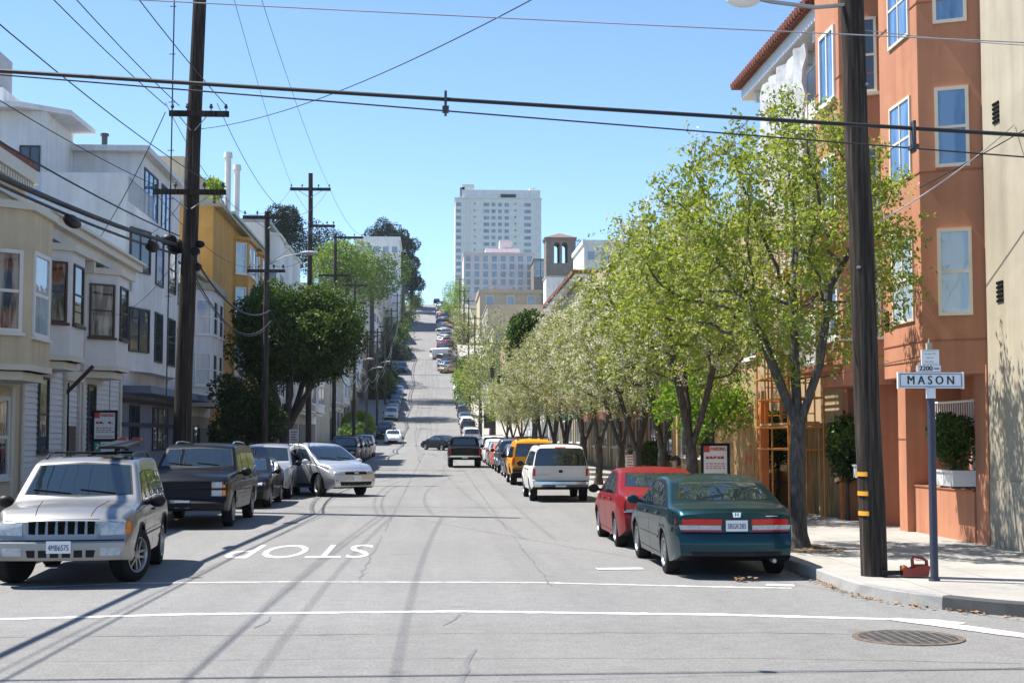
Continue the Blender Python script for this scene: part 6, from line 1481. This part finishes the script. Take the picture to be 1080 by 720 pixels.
for x, y, z, arms, lab in ((8.3, 190, 15.0, ((14.6, -1.7, 1.7, .16),), 'utility pole with broad crossarm in front of the beige building, right side'), (7.2, 238, 22.5, ((22, -1.2, 1.2, .13),), 'bare utility pole at the second cross street, right side'), (7.0, 270, 28.5, ((28, -1.1, 1.1, .12),), 'utility pole on the steep hill, lower right side'), (6.9, 305, 34, ((33.5, -1.1, 1.1, .12),), 'utility pole on the steep hill, middle right side'), (6.8, 345, 41, ((40.5, -1.1, 1.1, .12),), 'utility pole on the steep hill, upper right side')):
    pole(lab, x, y, z, .15, .11, arms, mat='pole2', pins=False, braces=False)
# -- poles just outside the picture that hold the near cables
pole('utility pole carrying the thick cable, beyond the left edge', -11.2, 13.0, 10, .16, .13, ((9.4, -1, 1, .12),)); pole('utility pole carrying the thick cable, beyond the right edge', 11.4, 13.0, 10, .16, .13, ((9.4, -1, 1, .12),)); pole('utility pole standing on the left pavement behind the camera', -7.2, -16, 15, .2, .16, ((12.3, -1, 1, .12), (8.6, -1, 1, .11)))
# -- near cables across the street
def ext(p, q, X):  # extend a picture line to the pole at X
    t = (X-p.x)/(q.x-p.x); return p+(q-p)*t
p, q = at(0, 73, 13), at(1080, 141, 13); A, B = ext(p, q, -11.2), ext(p, q, 11.4)
wire('thick black cable crossing the whole street high in front', A, B, .019, .02, 'wire', name='overhead_cable'); thick = (A, B)
p, q = at(0, 77, 13.05), at(1080, 164, 13.05); A2, B2 = ext(p, q, -11.2), ext(p, q, 11.4)
wire('thin wire hanging just below the thick black cable', A2, B2, .0075, .02)
for px, lab in ((470, 'small hanger on the thick cable above the tall white tower'), (963, 'small hanger on the thick cable beside the peach building')):
    c = at(px, 73+68*px/1080, 13); d = at(px, 79+87*px/1080, 13.05)
    def f(bm): box(bm, c.x-.012, c.x+.012, 12.95, 13.06, d.z-.05, c.z+.05); box(bm, c.x-.03, c.x+.03, 12.93, 13.07, d.z-.02, d.z+.02)
    tag(part('cable_hanger', 'darkgrey', None, f), lab, 'hanger', 'cable hangers')
p, q = at(270, 1, 13.2), at(1080, 41, 13.2); A, B = ext(p, q, -11.2), ext(p, q, 11.4); wire('faint grey wire crossing high above the thick cable', A, B, .006, .05, 'wiregrey')
# -- lines from the tall left pole back over our heads
def offz(x): return -6.62+x
T1 = [(offz(-.45), 37.7, 10.75), (offz(-.1), 37.7, 10.75), (offz(1.15), 37.7, 10.75)]; T2 = [(offz(-.65), 37.7, 8.6), (offz(.9), 37.7, 8.6)]
back = [(-8.1, -16, 12.5), (-7.3, -16, 12.5), (-6.3, -16, 12.5), (-8.1, -16, 8.8), (-6.3, -16, 8.8)]
for (a, b, lab, r) in ((T1[0], back[0], 'black line from the upper crossarm\'s left end, tall left pole, towards us', .011), (T1[1], back[1], 'black line from the upper crossarm\'s middle, tall left pole, towards us', .011), (T1[2], back[2], 'black line from the upper crossarm\'s right end, tall left pole, towards us', .011),
    (T2[0], back[3], 'black line from the lower crossarm\'s left end, tall left pole, towards us', .010), (T2[1], back[4], 'black line from the lower crossarm\'s right end, tall left pole, towards us', .010)):
    wire(lab, a, b, r, 1.2)
wire('heavy drooping telephone cable bundle from the tall left pole past the yellow house', (-6.75, 37.8, 7.05), (-7.4, -16, 6.9), .055, 1.1, name='overhead_cable'); wire('thinner telephone cable twisted under the heavy drooping bundle', (-6.75, 37.85, 6.8), (-7.3, -16, 6.75), .03, 1.0, name='overhead_cable'); wire('third telephone cable just above the heavy drooping bundle', (-6.7, 37.9, 7.3), (-7.2, -16, 7.5), .018, .9, name='overhead_cable')
bm = bmesh.new(); c = Vector((-6.82, 27.2, 6.05)); ball(bm, c, .13, .5, .12, 10, 8); tag(obj('splice_case', bm, 'plastic', None, 60), 'black splice case hanging on the heavy telephone cable bundle', 'cable box')
bm = bmesh.new(); ball(bm, (-6.72, 34.4, 6.55), .16, .42, .14, 10, 8); tag(obj('splice_case', bm, 'plastic', None, 60), 'black splice case close to the tall left pole', 'cable box')
# -- lines onward up the street
seg = [(-6.62, 38, ((10.75, -.62, .95), (8.45, -.95, .95)))]+[(x, y, tuple((z, a, b) for z, a, b, _ in arms)) for x, y, z, arms in PT]
for i, (p0, p1) in enumerate(zip(seg, seg[1:])):
    if i > 8: break
    names_ = ['tall left pole', 'lamp pole', 'tallest pole', 'offset arm pole', 'first cross street pole', 'pole above the first cross street', 'pole by the bushes', 'pole beside the blue cars', 'second cross street pole']
    n0 = names_[i]
    for lvl in range(2):
        a0 = p0[2][min(lvl, len(p0[2])-1)]; a1 = p1[2][min(lvl, len(p1[2])-1)]
        for s, w_ in ((0, 'left'), (1, 'right')):
            xa = p0[0]+(a0[1]+.1 if s == 0 else a0[2]-.1); xb = p1[0]+(a1[1]+.1 if s == 0 else a1[2]-.1)
            wire(f'{"upper" if lvl == 0 else "lower"} {w_} wire running uphill from the {n0}', (xa, p0[1], a0[0]+.15), (xb, p1[1], a1[0]+.15), .009 if i < 3 else .014, .5, n=12)
    z0 = 7.0 if i == 0 else H(p0[1])+6.9; z1 = H(p1[1])+6.9
    wire(f'sagging telephone cable running uphill from the {n0}', (p0[0]+.15, p0[1], z0), (p1[0]+.15, p1[1], z1), .03 if i < 3 else .05, .8, n=12, name='overhead_cable')
    wire(f'lower sagging telephone cable running uphill from the {n0}', (p0[0]+.2, p0[1], z0-.5), (p1[0]+.2, p1[1], z1-.4), .018 if i < 3 else .04, 1.1, n=12, name='overhead_cable')
# high lines running up to the tallest pole, upper left of the picture
for px, lab, x1 in ((247, 'faint line crossing the open sky to the left arm of the tallest pole', -7.6), (276, 'faint line crossing the open sky to the right arm of the tallest pole', -5.6)):
    p = at(px, 0, 30); wire(lab, (p.x, 30, p.z), (x1, 77, 15.6), .007, .3)
p = at(632, 0, 17); wire('single dark line rising across the sky to the right from the tall left pole', (-6.2, 38, 10.2), (p.x+4*(p.x+6.2)/21*1.0, 17-4, p.z+.35), .009, .55)
# drop lines to houses, guy wires on the right
wire('drop line from the upper crossarm to the clapboard house cornice', (-7.1, 37.8, 10.6), (-9.6, 41.5, 7.75), .012, .15); wire('drop line from the tall left pole to the white modern flats', (-6.7, 38, 8.2), (-10.1, 48.0, 8.6), .008, .3); wire('drop line from the tall left pole to the clapboard house', (-6.7, 38, 6.8), (-9.5, 43, 5.6), .007, .3)
wire('drop line from the tall left pole to the dome shaped tree', (-6.5, 38.1, 6.5), (-6.6, 57, 6.3), .012, .9)
p = at(1090, 128, 20.5); wire('pale guy wire from the near right pole to the cream building', (5.95, 18.5, EYE+.0+(462-229)/81.0), (XB-.02, 22.2, at(1080, 132, 22.2).z), .011, .08, 'wiregrey')
a, b = at(985, 197, 23.9), at(1080, 172, 22.5); wire('thin dark service line across the peach bay and cream wall', (PB[1][0]-.02, 24.0, a.z), (XB-.05, 18.6, b.z+.5), .009, .05)
wire('grey service line from the near right pole to the peach building', (5.6, 18.5, at(905, 30, 18.5).z), (XB-.05, 19.4, at(1080, 41, 19).z), .006, .05, 'wiregrey')
a = at(978, 376, 24.1); wire('thin dark conduit line along the foot of the peach bays', (8.42, 24.06, a.z), (8.5, 32, a.z-.1), .008, 0, n=4)

# -- street sign
SX, SY = 6.37, 17.85
t = thing('street_sign', 'street name sign reading MASON on a dark round post', 'sign', (SX, SY, .15))
mz = lambda py: EYE-(py-462)/84.0-.15
def f(bm): tube(bm, (0, 0, -.02), (0, 0, mz(408.5)-.005), .052, .050, 14); tube(bm, (0, 0, 0), (0, 0, .03), .075, .07, 14)
part('post', 'navy', t, f, 40)
mz = lambda py: EYE-(py-462)/84.0-.15
zb, zt = mz(408.5), mz(391.5); hw_ = .424
o = part('collar', 'enamel', t, lambda bm: tube(bm, (0, 0, zb-.13), (0, 0, zb-.004), .06, .06, 12), 40)
b = part('name_plate', 'enamel', t, lambda bm: box(bm, -hw_, hw_, -.012, .012, zb, zt))
part('plate_border', 'ink', b, lambda bm: [box(bm, *q) for q in ((-hw_+.022, hw_-.022, -.0145, -.0122, zt-.026, zt-.018), (-hw_+.022, hw_-.022, -.0145, -.0122, zb+.018, zb+.026), (-hw_+.022, -hw_+.030, -.0145, -.0122, zb+.0262, zt-.0262), (hw_-.030, hw_-.022, -.0145, -.0122, zb+.0262, zt-.0262))])
part('plate_edge', 'signwhite', b, lambda bm: [box(bm, s*hw_-.008, s*hw_+.008, -.02, .02, zb-.006, zt+.006) for s in (-1, 1)])
lettering('sign_letters', 'M A S O N', .155, 'ink', b, (0, -.0128, (zb+zt)/2-.003), '-y', wid=.60, bold=.004)
z0, z1 = mz(391), mz(383.8); b = part('block_plate', 'enamel', t, lambda bm: box(bm, -.145-.03, .145-.03+.02, -.011, .011, z0+.004, z1)); lettering('block_number', '2200', .085, 'ink', b, (-.06, -.0118, (z0+z1)/2), '-y', wid=.17, bold=.003); part('arrow', 'ink', b, lambda bm: box(bm, .045, .115, -.0135, -.0112, (z0+z1)/2-.007, (z0+z1)/2+.007))
z0, z1 = mz(383.4), mz(367); b = part('cross_plate', 'signwhite', t, lambda bm: box(bm, -.115, .115, -.012, .012, z0, z1)); part('plate_border', 'grey', b, lambda bm: [box(bm, *q) for q in ((-.10, .10, -.0145, -.0122, z1-.018, z1-.012), (-.10, .10, -.0145, -.0122, z0+.012, z0+.018))])
part('faded_lettering', 'grey', b, lambda bm: [box(bm, x, x+w, -.0145, -.0122, z1-q-.012, z1-q) for x, w, q in ((-.075, .03, .05), (-.035, .05, .05), (.025, .05, .046), (-.05, .05, .10), (.01, .03, .098), (-.07, .04, .15), (-.02, .06, .148))])
part('finial', 'cream', t, lambda bm: (box(bm, -.045, .02, -.03, .03, mz(366.8), mz(360)), tube(bm, (-.012, 0, mz(359.9)), (-.012, 0, mz(355)), .014, .006, 8)), 40)

# -- parking boards
def board(label, x, y, zt, w, rz=0):
    t = thing('parking_board', label, 'sign', (x, y, H(y)+.15), rz); zt -= .15+H(y)
    f_ = part('frame', 'plastic', t, lambda bm: [box(bm, *q) for q in ((-w/2-.05, -w/2, -.03, .03, 0, zt), (w/2, w/2+.05, -.03, .03, 0, zt), (-w/2, w/2, -.028, .028, zt-.05, zt-.002), (-w/2, w/2, -.028, .028, zt-.86, zt-.80), (-w/2, w/2, -.028, .028, zt-1.24, zt-1.19))])
    part('backing', 'plastic', t, lambda bm: box(bm, -w/2, w/2, .0, .02, zt-1.19, zt-.051))
    p = part('price_panel', 'signwhite', t, lambda bm: box(bm, -w/2+.02, w/2-.02, -.018, -.001, zt-.79, zt-.07)); s = w/.62
    part('corner_mark', 'signred', p, lambda bm: box(bm, -w/2+.02, -w/2+.02+.15*s, -.0205, -.0182, zt-.22, zt-.07)); lettering('panel_title', 'PARKING', .13*s, 'signred', p, (.075*s, -.0195, zt-.145), '-y', wid=.38*s, bold=.006)
    r_ = random.Random(int(y))
    def f(bm):
        for row_, hh in ((.34, .055), (.36, .03), (.49, .022), (.545, .022), (.60, .022)):
            q = -w/2+.07
            while q < w/2-.10:
                l = r_.uniform(.03, .09)
                if not (row_ < .4 and -.04 < q < .03): box(bm, q, q+l, -.0200, -.0182, zt-row_-hh/2, zt-row_+hh/2)
                q += l+.025
    part('faded_lettering', 'signred', p, f); part('base_line', 'signred', p, lambda bm: box(bm, -w/2+.06, w/2-.06, -.0200, -.0182, zt-.745, zt-.72))
    p = part('service_panel', 'signwhite', t, lambda bm: box(bm, -w/2+.02, w/2-.02, -.018, -.001, zt-1.18, zt-.87)); part('emblem_field', 'signgreen', p, lambda bm: box(bm, -w/2+.02, -w/2+.21*s, -.0205, -.0182, zt-1.15, zt-.87))
    lettering('emblem', '2', .22*s, 'signwhite', p, (-w/2+.115*s, -.0215, zt-1.01), '-y', bold=.008)
    def f(bm):
        for row_ in (.95, 1.03):
            q = -w/2+.25*s
            while q < w/2-.12: l = r_.uniform(.05, .10); box(bm, q, q+l, -.0200, -.0182, zt-row_-.02, zt-row_+.02); q += l+.025
    part('faded_lettering', 'darkgrey', p, f)
    return t
board('black framed PARKING board half hidden behind the red and teal saloons', 6.78, 33.8, EYE-(467-462)/44.4, .60); board('black framed PARKING board behind the silver four wheel drive on the left pavement', -9.05, 40.1, EYE+(462-433)/37.3, .60)
t = thing('small_sign', 'small white and red sign low behind the red saloon', 'sign', (at(665, 490, 45).x, 45, .15))
part('post', 'darkgrey', t, lambda bm: tube(bm, (0, .02, 0), (0, .02, 1.25), .025, .025, 8)); p = part('panel', 'signwhite', t, lambda bm: box(bm, -.17, .17, -.012, .0, .75, 1.28)); part('lettering', 'signred', p, lambda bm: [box(bm, -.12+.02*(i % 2), .12-.03*(i % 3), -.0145, -.0122, 1.20-i*.09, 1.235-i*.09) for i in range(5)])
t = thing('small_sign', 'small white notice standing on the left pavement by the crossover', 'sign', (at(310, 464, 66).x, 66, .15+H(66)))
part('post', 'darkgrey', t, lambda bm: tube(bm, (0, .02, 0), (0, .02, 2.0), .025, .025, 8)); p = part('panel', 'signwhite', t, lambda bm: box(bm, -.22, .22, -.012, .0, 1.3, 2.0)); part('lettering', 'signred', p, lambda bm: [box(bm, -.14+.02*(i % 2), .14-.03*(i % 3), -.0145, -.0122, 1.86-i*.12, 1.91-i*.12) for i in range(4)])
t = thing('hanging_sign', 'sign with a lime green square on a post among the far trees', 'sign', (at(516, 438, 118).x, 118, H(118)+.15))
part('post', 'darkgrey', t, lambda bm: tube(bm, (.5, .04, 0), (.5, .04, 3.9), .05, .05, 8)); p = part('panel', 'darkgrey', t, lambda bm: box(bm, -.45, .45, -.03, .03, 2.0, 3.8)); part('coloured_square', 'leaf_lime', p, lambda bm: box(bm, -.25, .25, -.036, -.031, 2.5, 2.95))
# -- red tool lying on the pavement
t = thing('power_tool', 'red power tool with upright handle and dark blade lying between pole and sign post', 'tool', (6.12, 18.30, .15)); t.scale = (.92, .9, .76)
part('blade', 'plastic', t, lambda bm: (box(bm, -.30, .02, -.03, .06, .045, .115), ))
def f(bm):
    prism_ = [(-.02, .03), (.34, .03), (.36, .20), (.30, .22), (.16, .20), (.10, .15), (-.02, .20)]
    A = [bm.verts.new((x, -.09, z)) for x, z in prism_]; B = [bm.verts.new((x, .09, z)) for x, z in prism_]
    bm.faces.new(A); bm.faces.new(B[::-1])
    for i in range(len(A)): bm.faces.new((A[i], A[(i+1) % len(A)], B[(i+1) % len(A)], B[i]))
    bmesh.ops.bevel(bm, geom=bm.edges[:], offset=.018, segments=2)
part('housing', 'red', t, f, 40)
def f(bm):
    polytube(bm, [(.14, 0, .16), (.13, 0, .30), (.15, 0, .355), (.28, 0, .325), (.335, 0, .28), (.34, 0, .16)], .026, 8); box(bm, .15, .33, -.02, .02, .20, .225)
part('handle', 'red', t, f, 50)
part('blade_guard', 'orange', t, lambda bm: ball(bm, (.0, -.03, .17), .05, .05, .045, 10, 8), 60); part('grip_label', 'signwhite', t, lambda bm: box(bm, .18, .28, -.034, -.028, .285, .30))
# -- iron cover in the crossing
mx_, my_ = gp(958, 672.5)
t = thing('drain_cover', 'large round rusty iron drain grate set in the crossing', 'drain cover', (mx_, my_, 0))
part('ring', 'rust', t, lambda bm: lathe_at(bm, (0, 0, 0), [(.004, .47), (.012, .475), (.012, .535), (.003, .54)], 48)); part('recess', 'dark', t, lambda bm: lathe_at(bm, (0, 0, 0), [(.0055, .47), (.0055, .001)], 48))
def f(bm):
    for i in range(-6, 7):
        q = i*.07; l = math.sqrt(max(0, .468**2-q*q)); box(bm, -l, l, q-.017, q+.017, .006, .0105)
    for i in range(-4, 5):
        q = i*.10; l = math.sqrt(max(0, .468**2-q*q)); box(bm, q-.014, q+.014, -l, l, .0061, .0100)
part('grate', 'iron', t, f)
# -- person crouching on the pavement beyond the red car
from mathutils import Quaternion
def skin_body(name, joints, edges, mat, parent, sub=2):
    me = bpy.data.meshes.new(name); me.from_pydata([j[0] for j in joints], edges, [])
    o = bpy.data.objects.new(name, me); C.objects.link(o); m = o.modifiers.new('s', 'SKIN'); m.use_smooth_shade = True
    for v, j in zip(me.skin_vertices[0].data, joints): v.radius = (j[1], j[2] if len(j) > 2 else j[1])
    me.skin_vertices[0].data[0].use_root = True
    s = o.modifiers.new('d', 'SUBSURF'); s.levels = s.render_levels = sub
    me2 = bpy.data.meshes.new_from_object(o.evaluated_get(bpy.context.evaluated_depsgraph_get())); bpy.data.objects.remove(o); bpy.data.meshes.remove(me)
    return mobj(name, me2, mat, parent, 180)
PX, PY = 6.74, 38.0
t = thing('person', 'person in a pale top with dark hair crouching on the pavement beyond the red saloon', 'person', (PX, PY, .15), R(10)); t.scale = (1.12, 1.12, 1.14)
J = [((0, 0, .32), .13, .15), ((-.04, 0, .50), .125, .15), ((-.10, 0, .68), .13, .17), ((-.14, 0, .80), .10, .13), ((-.17, 0, .88), .052), ((-.19, 0, .95), .055), ((-.205, 0, 1.02), .085), ((-.20, 0, 1.09), .075)]
E = [(i, i+1) for i in range(7)]
for s in (1, -1):
    b = len(J)
    J += [((-.02, s*.10, .30), .095), ((-.36, s*.17, .48), .07), ((-.16, s*.17, .10), .045), ((-.20, s*.17, .04), .04), ((-.34, s*.19, .03), .032)]; E += [(0, b), (b, b+1), (b+1, b+2), (b+2, b+3), (b+3, b+4)]
    c_ = len(J)
    J += [((-.15, s*.19, .77), .065), ((-.30, s*.23, .58), .046), ((-.50, s*.15, .52), .034), ((-.58, s*.12, .53), .03)]; E += [(3, c_), (c_, c_+1), (c_+1, c_+2), (c_+2, c_+3)]
    for q in range(4):
        f0 = len(J); J += [((-.63, s*.12+.02*(q-1.5), .53), .010), ((-.67, s*.12+.022*(q-1.5), .515-.003*q), .009), ((-.69, s*.12+.022*(q-1.5), .49), .008)]; E += [(c_+3, f0), (f0, f0+1), (f0+1, f0+2)]
    f0 = len(J); J += [((-.59, s*.12-s*.04, .52), .012), ((-.62, s*.12-s*.055, .505), .010)]; E += [(c_+3, f0), (f0, f0+1)]
body = skin_body('body', J, E, 'skin', t)
part('top', 'shirt', t, lambda bm: [polytube(bm, [(0, 0, .33), (-.045, 0, .5), (-.105, 0, .68), (-.145, 0, .80), (-.165, 0, .86)], [.17, .175, .19, .15, .07], 14)]+[polytube(bm, [(-.13, s*.12, .80), (-.16, s*.21, .76), (-.31, s*.235, .57), (-.42, s*.19, .54)], [.09, .082, .06, .05], 10) for s in (1, -1)], 60)
part('trousers', 'denim', t, lambda bm: [polytube(bm, [(.0, s*.09, .32), (-.2, s*.14, .42), (-.38, s*.17, .49), (-.30, s*.17, .36), (-.18, s*.17, .14)], [.13, .105, .085, .075, .06], 12) for s in (1, -1)], 60)
part('shoe', 'plastic', t, lambda bm: ball(bm, (-.27, .185, .04), .14, .05, .045), 60); part('shoe', 'plastic', t, lambda bm: ball(bm, (-.27, -.185, .04), .14, .05, .045), 60)
part('hair', 'hair', t, lambda bm: (ball(bm, (-.17, 0, 1.085), .112, .098, .095, 14, 10), ball(bm, (-.125, 0, 1.02), .075, .09, .09, 12, 8)), 60)
def f(bm): ball(bm, (-.298, 0, 1.035), .022, .016, .022, 8, 6)
part('nose', 'skin', t, f, 60); part('eye', 'ink', t, lambda bm: ball(bm, (-.283, .035, 1.065), .012, .014, .009, 8, 6), 60); part('eye', 'ink', t, lambda bm: ball(bm, (-.283, -.035, 1.065), .012, .014, .009, 8, 6), 60); part('mouth', 'redshed', t, lambda bm: ball(bm, (-.283, 0, .993), .008, .026, .007, 8, 6), 60)
for s in (1, -1): part('ear', 'skin', t, lambda bm: ball(bm, (-.20, s*.088, 1.04), .022, .012, .032, 8, 6), 60)
# ------------------------------------------------------------------ air
bm = bmesh.new(); box(bm, -2600, 2600, -400, 4100, -70, Zt(190)+6)
m = bpy.data.materials.new('air'); m.use_nodes = True; N = m.node_tree.nodes; L = m.node_tree.links
N.remove(N['Principled BSDF']); v = N.new('ShaderNodeVolumePrincipled'); v.inputs['Color'].default_value = (.80, .90, 1, 1); v.inputs['Density'].default_value = .0001
L.new(v.outputs[0], N['Material Output'].inputs['Volume']); M['air'] = m
tag(obj('haze', bm, 'air'), kind='stuff')
cy.volume_bounces = 0
